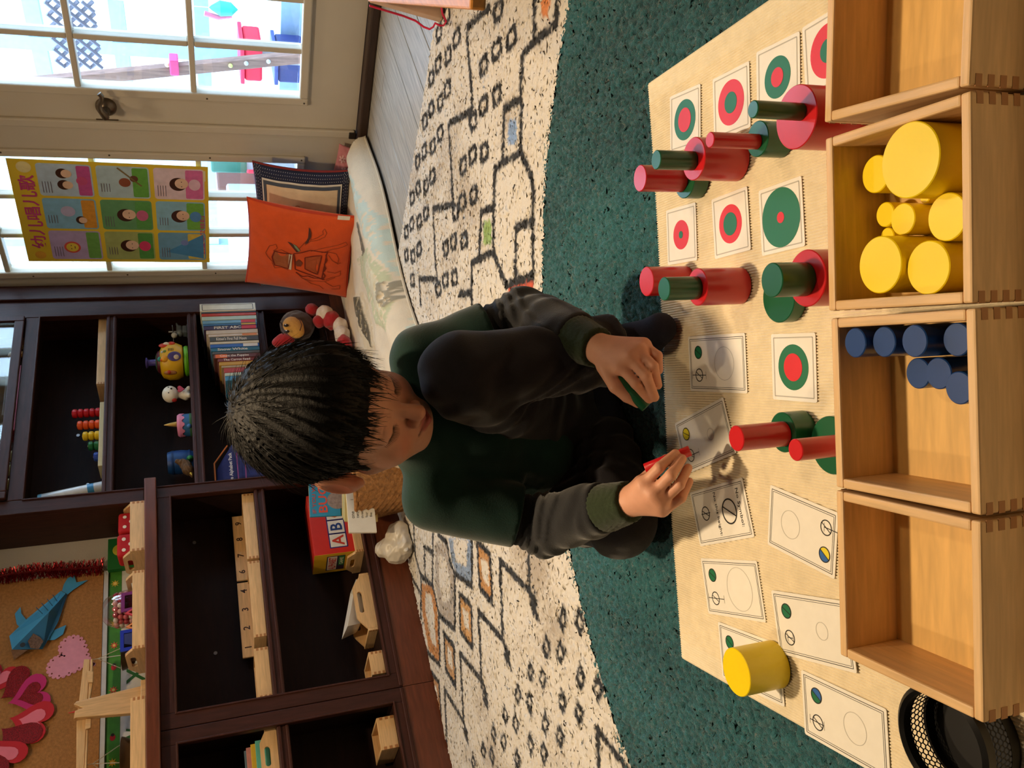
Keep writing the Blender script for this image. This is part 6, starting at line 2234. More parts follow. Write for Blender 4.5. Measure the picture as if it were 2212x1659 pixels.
for i, (ya, yb, col, h_, lab, endc) in enumerate(BK):
    yfr = YB0 + (YF - 0.012 - YB0) * (i / 20) ** 0.8
    x1, x0 = min(xprev - 0.0004, fx(500, ya, yfr)), fx(500, yb, yfr)
    x0 = min(x0, x1 - 0.005)
    xprev = x0
    dep = 0.21 if yfr < YF - 0.03 else 0.17
    h_ = h_ * 1.0
    t = thing('picture_book', lab, 'book', ((x0 + x1) / 2, yfr + dep / 2, ZC_), group='picture books in a row')
    MB().box(x0, x1, yfr, yfr + dep, ZC_, ZC_ + h_).build('cover', mat(col, 0.45, 0.05, 40), t, world=True, bevel=0.0012)
    th_ = x1 - x0
    MB().box(x0 + th_ * 0.2, x1 - th_ * 0.2, yfr + 0.004, yfr + dep - 0.001, ZC_ + h_ - 0.0004, ZC_ + h_ + 0.0003).build('pages', CRM, t, world=True)
    cm = (x0 + x1) / 2
    if endc:
        flat(rect(-th_ * 0.46, th_ * 0.46, -0.028, 0.028), front(cm, ZC_ + 0.034, yfr), mat(endc, 0.5), t, 'spine_label', 0.0004)
    ttl = {6: 'FIRST ABC', 9: "Kitten's First Full Moon", 12: 'Snow White', 14: 'Count the Puppies', 15: 'The Carrot Seed'}.get(i)
    if ttl:
        Mt = basis((0, 0, -1), (1, 0, 0), (cm, yfr - 0.0007, ZC_ + h_ * 0.56))
        text(ttl, Mt, th_ * 0.72, mat((226, 216, 196), 0.6), t, 'spine_lettering', width=h_ * (0.5 if i == 6 else 0.62))
    if i == 14:
        flat(rect(-th_ * 0.46, th_ * 0.46, -0.022, 0.022), front(cm, ZC_ + h_ - 0.028, yfr), mat((226, 110, 40), 0.5), t, 'spine_label', 0.0004)
    if i == 0:
        Mt = front(cm, ZC_ + h_ / 2, yfr)
        strokes(Mt, t, INK, rectlines(-th_ * 0.36, th_ * 0.36, -h_ * 0.45, h_ * 0.46), 0.0022, 'cover_border', 0.0006)

# little bear, bag
tx_, _ = loc(505, 862, YF + 0.02)
tz_ = YP(473, 850, YF + 0.02)[2]
tbx = fx(480, 853, YF + 0.03)
br2 = thing('bear_figurine', 'small brown bear in a red jersey on the book shelf', 'figurine', (tbx, YF + 0.045, ZC_))
BRW = mat((132, 66, 42), 0.6, 0.08, 60)
V, F = blob([((0, 0, 0.10), (0.027, 0.024, 0.026)), ((-0.020, 0.002, 0.122), (0.009, 0.006, 0.009)), ((0.020, 0.002, 0.122), (0.009, 0.006, 0.009)), ((0, -0.02, 0.092), (0.012, 0.010, 0.010)), ((0, 0.002, 0.03), (0, 0.002, 0.09), 0.016, 0.016), ((-0.012, -0.004, 0.004), (-0.010, 0, 0.03), 0.012, 0.012), ((0.012, -0.004, 0.004), (0.010, 0, 0.03), 0.012, 0.012)], 0.0028, 0.006)
V[:, 2] = np.maximum(V[:, 2], 0.0)
add_mesh('body', V, F, BRW, br2, smooth=True)
V, F = blob([((0, 0.002, 0.034), (0, 0.002, 0.066), 0.025, 0.021), ((-0.022, 0, 0.066), (-0.034, -0.008, 0.042), 0.010, 0.009), ((0.022, 0, 0.066), (0.034, -0.008, 0.042), 0.010, 0.009)], 0.003, 0.006)
add_mesh('jersey', V, F, mat((140, 36, 38), 0.8), br2, smooth=True)
MB().lathe([(0.018, 0.070), (0.023, 0.073), (0.023, 0.080), (0.018, 0.082)], 20).build('collar', mat((206, 196, 180), 0.7), br2, smooth=True)
for ex in (-0.009, 0.009):
    MB().sphere((ex, -0.0225, 0.104), 0.0026, 8, 6).build('eye', mat((20, 16, 14), 0.3), br2, smooth=True)
MB().sphere((0, -0.030, 0.094), 0.0035, 8, 6).build('nose', mat((20, 16, 14), 0.3), br2, smooth=True)
# blue cloth bag
bgx0, bgx1 = 1.806, fx(480, 948, YF + 0.02)
bag = thing('alphabet_bag', 'navy blue cloth bag lettered Go Alphabet Pack', 'bag', ((bgx0 + bgx1) / 2, YF + 0.08, ZC_))
NB = mat((36, 46, 106), 0.85, 0.06, 90, 0.25, 500)


def bagfn(P, d):
    return d + 0.0025 * noise3(P, 60, 3)


cxb = (bgx0 + bgx1) / 2
wB = (bgx1 - bgx0) / 2
lo_b, hi_b = np.array([-wB - 0.02, -0.08, -0.02]), np.array([wB + 0.02, 0.08, 0.24])


def bag_sdf(P):
    top = 0.195 - 0.10 * np.clip((P[:, 0] + wB) / (2 * wB), 0, 1) * 0 - 0.05 * np.clip((P[:, 0] + wB * 0.2) / wB, 0, 1)
    q = np.stack([np.abs(P[:, 0]) - wB + 0.015, np.abs(P[:, 1]) - 0.045 + 0.015 + 0.12 * np.clip(P[:, 2], 0, 1), np.abs(P[:, 2] - top / 2) - top / 2 + 0.015], 1)
    d = np.linalg.norm(np.maximum(q, 0), axis=1) + np.minimum(q.max(1), 0) - 0.015
    return bagfn(P, d)


V, F = surfnet(bag_sdf, lo_b, hi_b, 0.004)
V[:, 2] = np.maximum(V[:, 2], 0)
V += np.array([0, 0, 0])
o = add_mesh('sack', V + np.array([cxb, YF + 0.08, ZC_]), F, NB, bag, smooth=True, world=True)
Mb = basis((1, 0, 0), (0, 0.12, 1), (cxb - 0.035, YF + 0.038, ZC_ + 0.120))
text('Go Alphabet Pack', Mb @ Matrix.Translation((0, 0.022, 0.004)), 0.016, mat((206, 206, 214), 0.7), bag, width=0.13)
strokes(Mb @ Matrix.Translation((0, 0, 0.003)), bag, mat((120, 50, 110), 0.7), [(-0.07, 0.0, 0.055, 0.0), (0.055, 0.0, 0.078, -0.012), (-0.07, -0.026, 0.055, -0.030), (0.055, -0.030, 0.078, -0.022)], 0.004, 'printed_line', 0.001)
MB().tube([(cxb - wB * 0.9, YF + 0.055, ZC_ + 0.200), (cxb, YF + 0.055, ZC_ + 0.200), (cxb + wB * 0.95, YF + 0.06, ZC_ + 0.150)], 0.003, 8).build('piping', mat((206, 120, 60), 0.7), bag, smooth=True, world=True)

# --- upper glazed shelf
ZU = RT + 0.0003
ux = [fx(40, p_, YF + 0.09) for p_ in (800, 940)]
t = thing('keepsake_box', 'pink lacquered box behind the glass of the tall bookcase', 'box', ((ux[0] + ux[1]) / 2, YF + 0.1, ZU))
MB().box(ux[1], ux[0], YF + 0.06, YF + 0.17, ZU, ZU + 0.030).build('case', mat((176, 60, 84), 0.4), t, world=True, bevel=0.003)
MB().box(ux[1] - 0.001, ux[0] + 0.001, YF + 0.059, YF + 0.171, ZU + 0.0302, ZU + 0.038).build('lid', mat((196, 70, 96), 0.4), t, world=True, bevel=0.003)
t = thing('dark_box', 'dark grey box lying on the pink box behind the bookcase glass', 'box', ((ux[0] + ux[1]) / 2, YF + 0.11, ZU + 0.0385))
MB().box(ux[1] + 0.08, ux[0], YF + 0.07, YF + 0.16, ZU + 0.0385, ZU + 0.060).build('case', mat((56, 58, 66), 0.5), t, world=True, bevel=0.002)
MB().box(ux[1] + 0.079, ux[0] + 0.001, YF + 0.069, YF + 0.161, ZU + 0.0602, ZU + 0.068).build('lid', mat((64, 66, 76), 0.5), t, world=True, bevel=0.002)
fgx = fx(40, 770, YF + 0.07)
t = thing('doll_figurine', 'tiny painted doll with a white face behind the bookcase glass', 'figurine', (fgx, YF + 0.06, ZU))
V, F = blob([((0, 0, 0.012), (0, 0, 0.034), 0.014, 0.010)], 0.003, 0.006)
add_mesh('body', V, F, mat((196, 140, 60), 0.5, 0.3, 120), t, smooth=True)
MB().sphere((0, 0, 0.055), (0.012, 0.012, 0.013), 16, 10).build('head', mat((220, 210, 196), 0.5), t, smooth=True)
MB().sphere((0.002, 0.006, 0.060), (0.0125, 0.010, 0.012), 14, 8).build('hair', mat((40, 26, 24), 0.6), t, smooth=True)
for i, (py_, lab) in enumerate(((985, 'small glass jar behind the bookcase glass, third from the left'), (1015, 'small glass jar behind the bookcase glass, second from the left'), (1045, 'small glass jar behind the bookcase glass, leftmost'))):
    jx = fx(30, py_, YF + 0.06)
    t = thing('glass_jar', lab, 'jar', (jx, YF + 0.06, ZU), group='glass jars in the bookcase')
    MB().lathe([(0.017, 0.0), (0.020, 0.004), (0.020, 0.05), (0.013, 0.058)], 20).build('jar', mat((150, 146, 110), 0.15, 0.2, 60), t, smooth=True)
    MB().lathe([(0.014, 0.0582), (0.015, 0.060), (0.015, 0.070), (0.010, 0.072)], 20).build('lid', mat((120, 110, 90), 0.3, metal=0.5), t, smooth=True)
px_ = fx(30, 715, YF + 0.16)
t = thing('photo_frame', 'cream picture frame at the back behind the bookcase glass', 'picture frame', (px_, YF + 0.19, ZU))
MB().box(px_ - 0.07, px_ + 0.05, YF + 0.185, YF + 0.197, ZU, ZU + 0.17).build('frame', mat((170, 140, 100), 0.5), t, world=True, bevel=0.003)
MB().box(px_ - 0.055, px_ + 0.035, YF + 0.183, YF + 0.1848, ZU + 0.015, ZU + 0.155).build('picture', mat((150, 116, 90), 0.6, 0.2, 40), t, world=True)

# ================================================================== plush monkey on the mattress
mk_c = YP(642, 700, 2.56)
mk = thing('plush_monkey', 'brown plush monkey with a yellow smiling face and a red cap', 'plush toy', (mk_c[0], 2.56, 0.075))
PLB, PLY, PLR, PLW = mat((66, 46, 36), 0.95, 0.12, 120, 0.5, 500, sheen=0.4), mat((214, 160, 74), 0.95, 0.06, 120, 0.3, 500, sheen=0.3), mat((176, 22, 34), 0.95, 0.08, 120, 0.5, 500, sheen=0.4), mat((232, 222, 212), 0.95, 0.06, 120, 0.5, 400, sheen=0.4)


def fz(P, d):
    return d + 0.0022 * noise3(P, 240, 4)


mx_, mz_ = mk_c[0], mk_c[2]
V, F = blob([((mx_ - 0.005, 2.565, mz_), (0.070, 0.052, 0.068))], 0.004, 0.01, extra=fz)
add_mesh('head', V, F, PLB, mk, smooth=True, world=True)
fpt = YP(632, 703, 2.515)
V, F = blob([((fpt[0] + 0.012, 2.527, fpt[2] - 0.004), (0.046, 0.020, 0.040)), ((fpt[0] - 0.02, 2.529, fpt[2] - 0.012), (0.034, 0.018, 0.032))], 0.003, 0.012)
add_mesh('face', V, F, PLY, mk, smooth=True, world=True)


def mkp(px, py, dy=0.0):
    return YP(px, py, 2.506 + dy)


for (px, py) in ((618, 703), (620, 716)):
    q = mkp(px, py)
    MB().sphere(q, (0.008, 0.004, 0.010), 12, 8).build('eye', mat((30, 22, 18), 0.4), mk, smooth=True, world=True)
    MB().sphere(q + np.array([0.002, -0.003, 0.002]), (0.003, 0.002, 0.003), 8, 6).build('eye_glint', mat((230, 230, 235), 0.3), mk, smooth=True, world=True)
MB().tube([mkp(640, 686), mkp(648, 692), mkp(652, 702), mkp(648, 714)], 0.0018, 6).build('smile', mat((80, 44, 24), 0.7), mk, smooth=True, world=True)
for a_, c_ in (((606, 696), (610, 703)), ((606, 714), (612, 722))):
    MB().tube([mkp(*a_), mkp(*c_)], 0.002, 6).build('brow', mat((40, 26, 18), 0.7), mk, smooth=True, world=True)
cpq = YP(604, 738, 2.545)
V, F = blob([((cpq[0] + 0.012, 2.56, cpq[2] - 0.02), (0.030, 0.036, 0.040)), ((cpq[0], 2.55, cpq[2]), (0.018, 0.018, 0.030))], 0.004, 0.012, extra=fz)
add_mesh('cap', V, F, PLR, mk, smooth=True, world=True)
for (px, py) in ((674, 668), (690, 692)):
    q = YP(px, py, 2.53)
    V, F = blob([((q[0], 2.535, q[2]), (0.028, 0.026, 0.026))], 0.004, 0.01, extra=fz)
    add_mesh('foot', V, F, PLR, mk, smooth=True, world=True)
# striped fluffy body, bands of red and white
for i, (px, py, m_) in enumerate(((702, 678, PLW), (716, 690, PLR), (736, 704, PLW), (748, 722, PLW), (752, 742, PLR))):
    q = YP(px, py, 2.52)
    z_ = max(q[2], 0.105)
    V, F = blob([((q[0], 2.525, z_), (0.036, 0.040, 0.034 if z_ > 0.11 else 0.032))], 0.0045, 0.012, extra=lambda P, d: d + 0.004 * noise3(P, 160, 6))
    V[:, 2] = np.maximum(V[:, 2], 0.0735)
    add_mesh('fur_band', V, F, m_, mk, smooth=True, world=True)

# ================================================================== book basket and bag by the cabinet
bkc = np.array([1.600, 2.50, 0.0095])
bk = thing('book_basket', 'woven straw basket of picture books on the rug by the cabinet', 'basket', tuple(bkc))
STRAW = mat((166, 116, 66), 0.8, 0.25, 90, 0.4, 300)
nr, nst = 15, 44
b = MB()
R_ = []
for r in range(nr):
    z = 0.004 + r * 0.0118
    f_ = r / (nr - 1)
    ring_ = []
    for k in range(nst * 2):
        a_ = 2 * math.pi * k / (nst * 2)
        w_ = 0.0035 * (1 if (k // 2 + r) % 2 else -1)
        ring_.append(((0.110 + 0.022 * f_ + w_) * math.cos(a_), (0.080 + 0.018 * f_ + w_) * math.sin(a_), z))
    R_.append(ring_)
for r in range(nr - 1, -1, -1):
    R_.append([(p_[0] * 0.955, p_[1] * 0.945, p_[2] + 0.004) for p_ in R_[r]])
b.rings(R_)
b.build('weave', STRAW, bk, smooth=True)
zt2 = 0.004 + (nr - 1) * 0.0118
MB().tube([(0.129 * math.cos(a_), 0.0955 * math.sin(a_), zt2 + 0.006) for a_ in np.linspace(0, 2 * math.pi, 40, endpoint=False)], 0.0065, 8, True).build('rim', STRAW, bk, smooth=True)


def leanbook(name, label, corners, Y0, th, rgb, cover=None, Y1=None):
    """standing book: upright pixel corners TL TR BR BL; top on plane Y0, bottom on plane Y1"""
    Y1 = Y1 or Y0
    tl, tr = YP(*corners[0], Y0), YP(*corners[1], Y0)
    br__, bl__ = YP(*corners[2], Y1), YP(*corners[3], Y1)
    c = (tl + tr + br__ + bl__) / 4
    x = (tr - tl) + (br__ - bl__)
    yv = (tl - bl__) + (tr - br__)
    Mq = basis(x, yv, c)
    w, h = np.linalg.norm(x) / 2, np.linalg.norm(yv) / 2
    t = thing(name, label, 'book', tuple(c - np.array([0, 0, h / 2])), group='books in the basket')
    b = MB()
    b.T = Mq
    b.box(-w / 2, w / 2, -h / 2, h / 2, -th, 0)
    b.build('cover', mat(rgb, 0.5, 0.04, 30), t, world=True, bevel=0.0012)
    b = MB()
    b.T = Mq
    b.box(-w / 2 + 0.001, w / 2 - 0.001, -h / 2 + 0.001, h / 2 + 0.0005, -th + 0.0015, -0.0015)
    b.build('pages', mat((226, 200, 130), 0.7), t, world=True)
    return t, Mq, w, h


t, Mq, w, h = leanbook('picture_book', 'light blue picture book lettered IF YOU WERE A BUG in the basket', ((674, 1119), (662, 1030), (790, 1012), (792, 1108)), 2.545, 0.006, (40, 136, 172), Y1=2.545)
text('IF YOU WERE', Mq @ Matrix.Translation((0.0, h * 0.42, 0.0008)), 0.013, mat((176, 66, 60), 0.6), t, width=w * 0.86)
text('BUG...', Mq @ Matrix.Translation((0.0, h * 0.27, 0.0008)), 0.030, mat((206, 72, 50), 0.6), t, width=w * 0.84)
flat(circ(-w * 0.15, h * 0.02, w * 0.20), Mq, mat((150, 130, 120), 0.7, 0.2, 90), t, 'picture', 0.0005)
flat(rect(-w * 0.5, w * 0.5, -h * 0.14, -h * 0.02), Mq, mat((40, 84, 60), 0.7, 0.2, 60), t, 'picture', 0.0004)
for i, (dy_, c_) in enumerate((((0.0), (206, 186, 130)), ((0.014), (190, 196, 150)), ((0.028), (214, 190, 120)))):
    leanbook('thin_booklet', ['yellow-edged booklet at the back of the basket', 'pale green booklet in the middle of the basket', 'straw-coloured booklet near the front of the basket'][i], ((742 + 3 * i, 1124 + 8 * i), (738 + 3 * i, 1036), (812, 1024), (812, 1112)), 2.528 - dy_, 0.006, c_)
t, Mq, w, h = leanbook('number_booklet', 'white booklet lettered one to five at the front of the basket', ((756, 1164), (751, 1060), (800, 1046), (812, 1136)), 2.462, 0.008, (222, 216, 200), Y1=2.468)
for i, (wd, dgt) in enumerate((('one', '1'), ('two', '2'), ('three', '3'), ('four', '4'), ('five', '5'))):
    yy = h * (0.30 - 0.16 * i)
    text(wd, Mq @ Matrix.Translation((-w * 0.12, yy, 0.0008)), 0.0085, INK, t, bold=False)
    text(dgt, Mq @ Matrix.Translation((w * 0.22, yy, 0.0008)), 0.0095, INK, t, bold=False)

wb = thing('plastic_bag', 'crumpled white plastic bag on the rug beside the basket', 'bag', (1.43, 2.56, 0.0095))
bc0 = ZP(880, 1165, 0.01)


def crump(P, d):
    return d + 0.006 * np.abs(noise3(P, 70, 12)) + 0.004 * np.abs(noise3(P, 150, 13)) - 0.004


V, F = blob([((1.412, 2.575, 0.052), (0.050, 0.045, 0.052)), ((1.45, 2.555, 0.040), (0.050, 0.050, 0.040)), ((1.398, 2.535, 0.030), (0.030, 0.030, 0.028)), ((1.43, 2.60, 0.085), (0.030, 0.028, 0.034))], 0.003, 0.02, extra=crump)
V[:, 2] = np.maximum(V[:, 2], 0.0098)
V[:, 0] -= 0.034
V[:, 1] = np.minimum(V[:, 1], YF - 0.009)
add_mesh('bag_body', V, F, mat((206, 198, 184), 0.35, 0.04, 30), wb, smooth=True, world=True)
for (px, py) in ((868, 1178), (878, 1186)):
    q = ZP(px, py, 0.03)
    V, F = blob([((q[0], q[1], 0.030), (q[0] - 0.016, q[1] - 0.012, 0.036), 0.010, 0.007)], 0.0024, 0.01, extra=crump)
    add_mesh('knot', V, F, mat((214, 208, 196), 0.35, 0.04, 30), wb, smooth=True, world=True)

# ================================================================== the boy
HR = np.array([[-0.9143, -0.3875, -0.1182], [0.3712, -0.6841, -0.6279], [0.1624, -0.6179, 0.7693]])   # head axes: x his right, y face, z crown
HR = np.linalg.qr(HR)[0] * np.sign(np.diag(np.linalg.qr(HR)[1]))[None]
HO, HSC = np.array([0.6699, 0.8826, 0.4585]), 1.055


def hw(p):
    return HR @ (np.asarray(p, float) * HSC) + HO


NB_ = np.array([0.706, 0.955, 0.356])
LS, LE, LW = DP(908, 772, 1.215), DP(1135, 684, 1.24), DP(1292, 752, 1.10)
RS, RE, RW = DP(935, 1078, 1.225), DP(1178, 1132, 1.235), DP(1362, 1083, 1.085)
CHEST = np.array([0.725, 0.995, 0.255])
BELLY = np.array([0.735, 1.055, 0.150])
PEL = np.array([0.725, 1.085, 0.100])
LH, RH = np.array([0.762, 1.035, 0.092]), np.array([0.672, 1.125, 0.090])
LK, LA = DP(995, 812, 1.115), DP(1326, 750, 1.190)
LA[2] = 0.062
LT = LA + np.array([-0.012, -0.048, -0.030])
LT[2] = 0.032
RK = ZP(1338, 1118, 0.060)
RA = np.array([0.690, 0.985, 0.050])
RT_ = np.array([0.752, 0.965, 0.038])


def fing(pts, r0, r1):
    P = [DP(*q) for q in pts]
    n = len(P) - 1
    return [(P[i], P[i + 1], r0 + (r1 - r0) * i / n, r0 + (r1 - r0) * (i + 1) / n) for i in range(n)]


LHAND = dict(
    palm=[(LW, DP(1340, 790, 1.062), 0.0165, 0.0125), (LW, DP(1362, 774, 1.056), 0.0165, 0.0125), (LW, DP(1380, 760, 1.060), 0.0165, 0.012), (LW, DP(1390, 746, 1.070), 0.016, 0.0105), (LW, DP(1312, 790, 1.075), 0.016, 0.012)],
    fingers=[fing([(1340, 790, 1.062), (1374, 829, 1.046), (1402, 862, 1.058)], 0.0076, 0.0059),
             fing([(1362, 774, 1.056), (1396, 813, 1.038), (1414, 858, 1.054)], 0.0078, 0.0060),
             fing([(1380, 760, 1.060), (1411, 791, 1.042), (1421, 832, 1.058)], 0.0074, 0.0057),
             fing([(1390, 746, 1.070), (1421, 768, 1.055), (1424, 800, 1.064)], 0.0066, 0.0052),
             fing([(1306, 792, 1.078), (1330, 834, 1.070), (1355, 856, 1.070), (1378, 870, 1.072)], 0.0105, 0.0068)])
RHAND = dict(
    palm=[(RW, DP(1392, 1048, 1.050), 0.0165, 0.0125), (RW, DP(1412, 1066, 1.042), 0.0165, 0.013), (RW, DP(1426, 1082, 1.044), 0.0165, 0.0125), (RW, DP(1428, 1098, 1.052), 0.016, 0.011), (RW, DP(1386, 1044, 1.075), 0.015, 0.011)],
    fingers=[fing([(1392, 1044, 1.050), (1424, 1010, 1.034), (1459, 980, 1.048)], 0.0076, 0.0059),
             fing([(1413, 1064, 1.042), (1449, 1026, 1.026), (1473, 991, 1.044)], 0.0078, 0.0060),
             fing([(1428, 1084, 1.044), (1468, 1047, 1.030), (1486, 1011, 1.048)], 0.0074, 0.0057),
             fing([(1432, 1104, 1.052), (1472, 1076, 1.042), (1489, 1040, 1.056)], 0.0066, 0.0052),
             fing([(1384, 1046, 1.082), (1412, 1018, 1.086), (1440, 992, 1.074)], 0.0100, 0.0068)])


def sd_hand(P, Hd):
    pd = None
    for c in Hd['palm']:
        e = sd_cone(P, *c)
        pd = e if pd is None else smin(pd, e, 0.007)
    out = pd
    for f_ in Hd['fingers']:
        fd = None
        for c in f_:
            e = sd_cone(P, *c)
            fd = e if fd is None else smin(fd, e, 0.002)
        out = np.minimum(out, smin(pd, fd, 0.004))
    return out


def arc(P, pts):
    """distance to a polyline in head space"""
    d = None
    for a, b_ in zip(pts[:-1], pts[1:]):
        e = sd_cone(P, a, b_, 0, 0)
        d = e if d is None else np.minimum(d, e)
    return d


LASH = [[(s * 0.0135, 0.066, -0.0035), (s * 0.020, 0.0725, -0.0088), (s * 0.028, 0.0735, -0.0108), (s * 0.036, 0.069, -0.0085), (s * 0.0425, 0.061, -0.0035)] for s in (1, -1)]
CREASE = [[(s * 0.014, 0.066, 0.003), (s * 0.021, 0.073, 0.0065), (s * 0.029, 0.0735, 0.0065), (s * 0.037, 0.068, 0.0035), (s * 0.043, 0.060, -0.001)] for s in (1, -1)]
BROW = [[(s * 0.010, 0.077, 0.0185), (s * 0.020, 0.077, 0.0225), (s * 0.031, 0.073, 0.0235), (s * 0.043, 0.062, 0.0175)] for s in (1, -1)]
MOUTH = [(-0.0205, 0.073, -0.0560), (-0.010, 0.081, -0.0570), (0, 0.0840, -0.0565), (0.010, 0.081, -0.0570), (0.0205, 0.073, -0.0560)]


def sd_head(W):
    P = ((W - HO) @ HR) / HSC
    X = P.copy()
    X[:, 0] = np.abs(X[:, 0])
    d = sd_ell(P, (0, -0.012, 0.034), (0.0715, 0.090, 0.078))
    d = smin(d, sd_ell(P, (0, 0.026, -0.014), (0.0580, 0.050, 0.068)), 0.022)
    d = smin(d, sd_cone(X, (0.044, 0.010, -0.040), (0.016, 0.052, -0.074), 0.020, 0.019), 0.018)
    d = smin(d, sd_ell(P, (0, 0.060, -0.075), (0.018, 0.016, 0.014)), 0.012)
    d = smin(d, sd_ell(X, (0.034, 0.044, -0.034), (0.024, 0.024, 0.026)), 0.016)
    d = smin(d, sd_ell(P, (0, 0.066, -0.055), (0.026, 0.014, 0.018)), 0.010)
    d = smin(d, sd_cone(X, (0.008, 0.068, 0.020), (0.040, 0.055, 0.019), 0.008, 0.008), 0.012)
    d = smin(d, sd_cone(P, (0, 0.072, 0.004), (0, 0.0895, -0.0325), 0.0062, 0.0102), 0.008)
    d = smin(d, sd_ell(X, (0.0112, 0.0815, -0.0365), (0.0070, 0.0080, 0.0062)), 0.004)
    d = smin(d, sd_ell(X, (0.0285, 0.0570, -0.0015), (0.0160, 0.0165, 0.0125)), 0.007)
    d = smin(d, sd_cone(X, (0.0, 0.0815, -0.0520), (0.014, 0.0745, -0.0535), 0.0048, 0.0030), 0.005)
    d = smin(d, sd_cone(X, (0.0, 0.0805, -0.0620), (0.012, 0.0745, -0.0605), 0.0060, 0.0035), 0.005)
    d = d + 0.0032 * np.exp(-(arc(P, MOUTH) / 0.0020) ** 2)
    d = d + 0.0013 * np.exp(-(sd_cone(X, (0.0062, 0.0835, -0.0405), (0.0068, 0.0835, -0.0405), 0, 0) / 0.0026) ** 2)
    for s in (0, 1):
        d = d + 0.0010 * np.exp(-(arc(P, CREASE[s]) / 0.0017) ** 2) + 0.0018 * np.exp(-(arc(P, LASH[s]) / 0.0018) ** 2)
    # ear: dish with a rim
    er = sd_ell(X, (0.0790, -0.016, -0.010), (0.0105, 0.0205, 0.0330))
    er = smax(er, -sd_ell(X, (0.0890, -0.010, -0.006), (0.0070, 0.0130, 0.0215)), 0.003)
    er = smin(er, sd_ell(X, (0.0740, -0.004, -0.034), (0.007, 0.008, 0.010)), 0.004)
    er = smin(er, sd_ell(X, (0.0690, -0.014, -0.012), (0.0090, 0.0130, 0.0240)), 0.006)
    d = smin(d, er, 0.005)
    return d * HSC


HCL, HCR = DP(1365, 800, 1.07), DP(1425, 1050, 1.06)


def near(f, W, c, R):
    """evaluate a detailed part only close to it"""
    r = np.linalg.norm(W - c, axis=1)
    d = r - R + 0.04
    k = r < R + 0.03
    if k.any():
        d[k] = f(W[k])
    return d


def sd_body(W):
    d = near(sd_head, W, HO, 0.17)
    d = smin(d, sd_cone(W, hw((0, -0.022, -0.045)), NB_ + np.array([0.0, 0.0, -0.01]), 0.034, 0.034), 0.010)
    lim = [(NB_, CHEST, 0.055, 0.075), (CHEST, BELLY, 0.075, 0.075), (BELLY, PEL, 0.075, 0.075), (LS, RS, 0.030, 0.030), (LS, LE, 0.027, 0.023), (LE, LW, 0.023, 0.0165), (RS, RE, 0.026, 0.023), (RE, RW, 0.023, 0.0165),
           (LH, LK, 0.046, 0.032), (LK, LA, 0.032, 0.022), (LA, LT, 0.022, 0.014), (RH, RK, 0.046, 0.032), (RK, RA, 0.032, 0.022), (RA, RT_, 0.020, 0.014)]
    for c in lim:
        d = smin(d, sd_cone(W, *c), 0.014)
    d = smin(d, near(lambda Q: sd_hand(Q, LHAND), W, HCL, 0.085), 0.006)
    d = smin(d, near(lambda Q: sd_hand(Q, RHAND), W, HCR, 0.085), 0.006)
    return d


boy = thing('person', 'seated boy in a dark green sweatshirt and charcoal trousers, arranging cylinders', 'person', (0.70, 1.06, 0.006))
allp = np.array([hw((0, 0.1, -0.1)), hw((0, -0.11, 0.12)), hw((0.08, 0, 0.1)), hw((-0.08, 0, 0)), LT, LA, RA, RT_, RK, RH, LH, LW, RW, LE, RE, PEL, DP(1420, 760, 1.05), DP(1486, 1000, 1.04), DP(1470, 1100, 1.03)])
lo_, hi_ = allp.min(0) - 0.07, allp.max(0) + 0.07
lo_[2] = -0.01
V, F = surfnet(sd_body, lo_, hi_, 0.0021)
Pl = ((V - HO) @ HR) / HSC
base = ncol(222, 164, 136)[None].repeat(len(V), 0)


def blend(mask, col):
    global base
    mask = np.clip(mask, 0, 1)[:, None]
    base = base * (1 - mask) + col[None] * mask


Xl = Pl.copy()
Xl[:, 0] = np.abs(Xl[:, 0])
blend(0.55 * np.exp(-(np.linalg.norm((Xl - np.array([0.037, 0.06, -0.034])) / np.array([1.2, 2, 1.0]), axis=1) / 0.016) ** 2), ncol(208, 118, 96))
blend(0.5 * np.exp(-(np.linalg.norm(Xl - np.array([0.0, 0.092, -0.035]), axis=1) / 0.012) ** 2), ncol(206, 128, 108))
blend(0.7 * np.exp(-(np.linalg.norm(Xl - np.array([0.076, -0.014, -0.012]), axis=1) / 0.030) ** 4), ncol(206, 112, 88))
lipd = np.minimum(sd_cone(Xl, (0, 0.085, -0.0525), (0.015, 0.077, -0.0545), 0.0028, 0.0010), sd_cone(Xl, (0, 0.084, -0.0620), (0.012, 0.077, -0.0600), 0.0042, 0.0015))
blend(0.85 * np.clip(1 - lipd / 0.003, 0, 1), ncol(178, 78, 76))
blend(np.exp(-(arc(Pl, MOUTH) / 0.0016) ** 2), ncol(92, 30, 30))
for s in (0, 1):
    blend(0.62 * np.exp(-(arc(Pl, BROW[s]) / 0.0030) ** 2), ncol(86, 54, 40))
    blend(0.95 * np.exp(-(arc(Pl, LASH[s]) / 0.0018) ** 2), ncol(44, 24, 20))
    blend(0.35 * np.exp(-(arc(Pl, CREASE[s]) / 0.0015) ** 2), ncol(120, 70, 54))
base[:, 3] = 1
o = add_mesh('body', V, F, mat((253, 253, 253), 0.5, 0.04, 60, 0.06, 400, attr='Col', sss=0.12, spec=0.35), boy, smooth=True, world=True, colors=base)

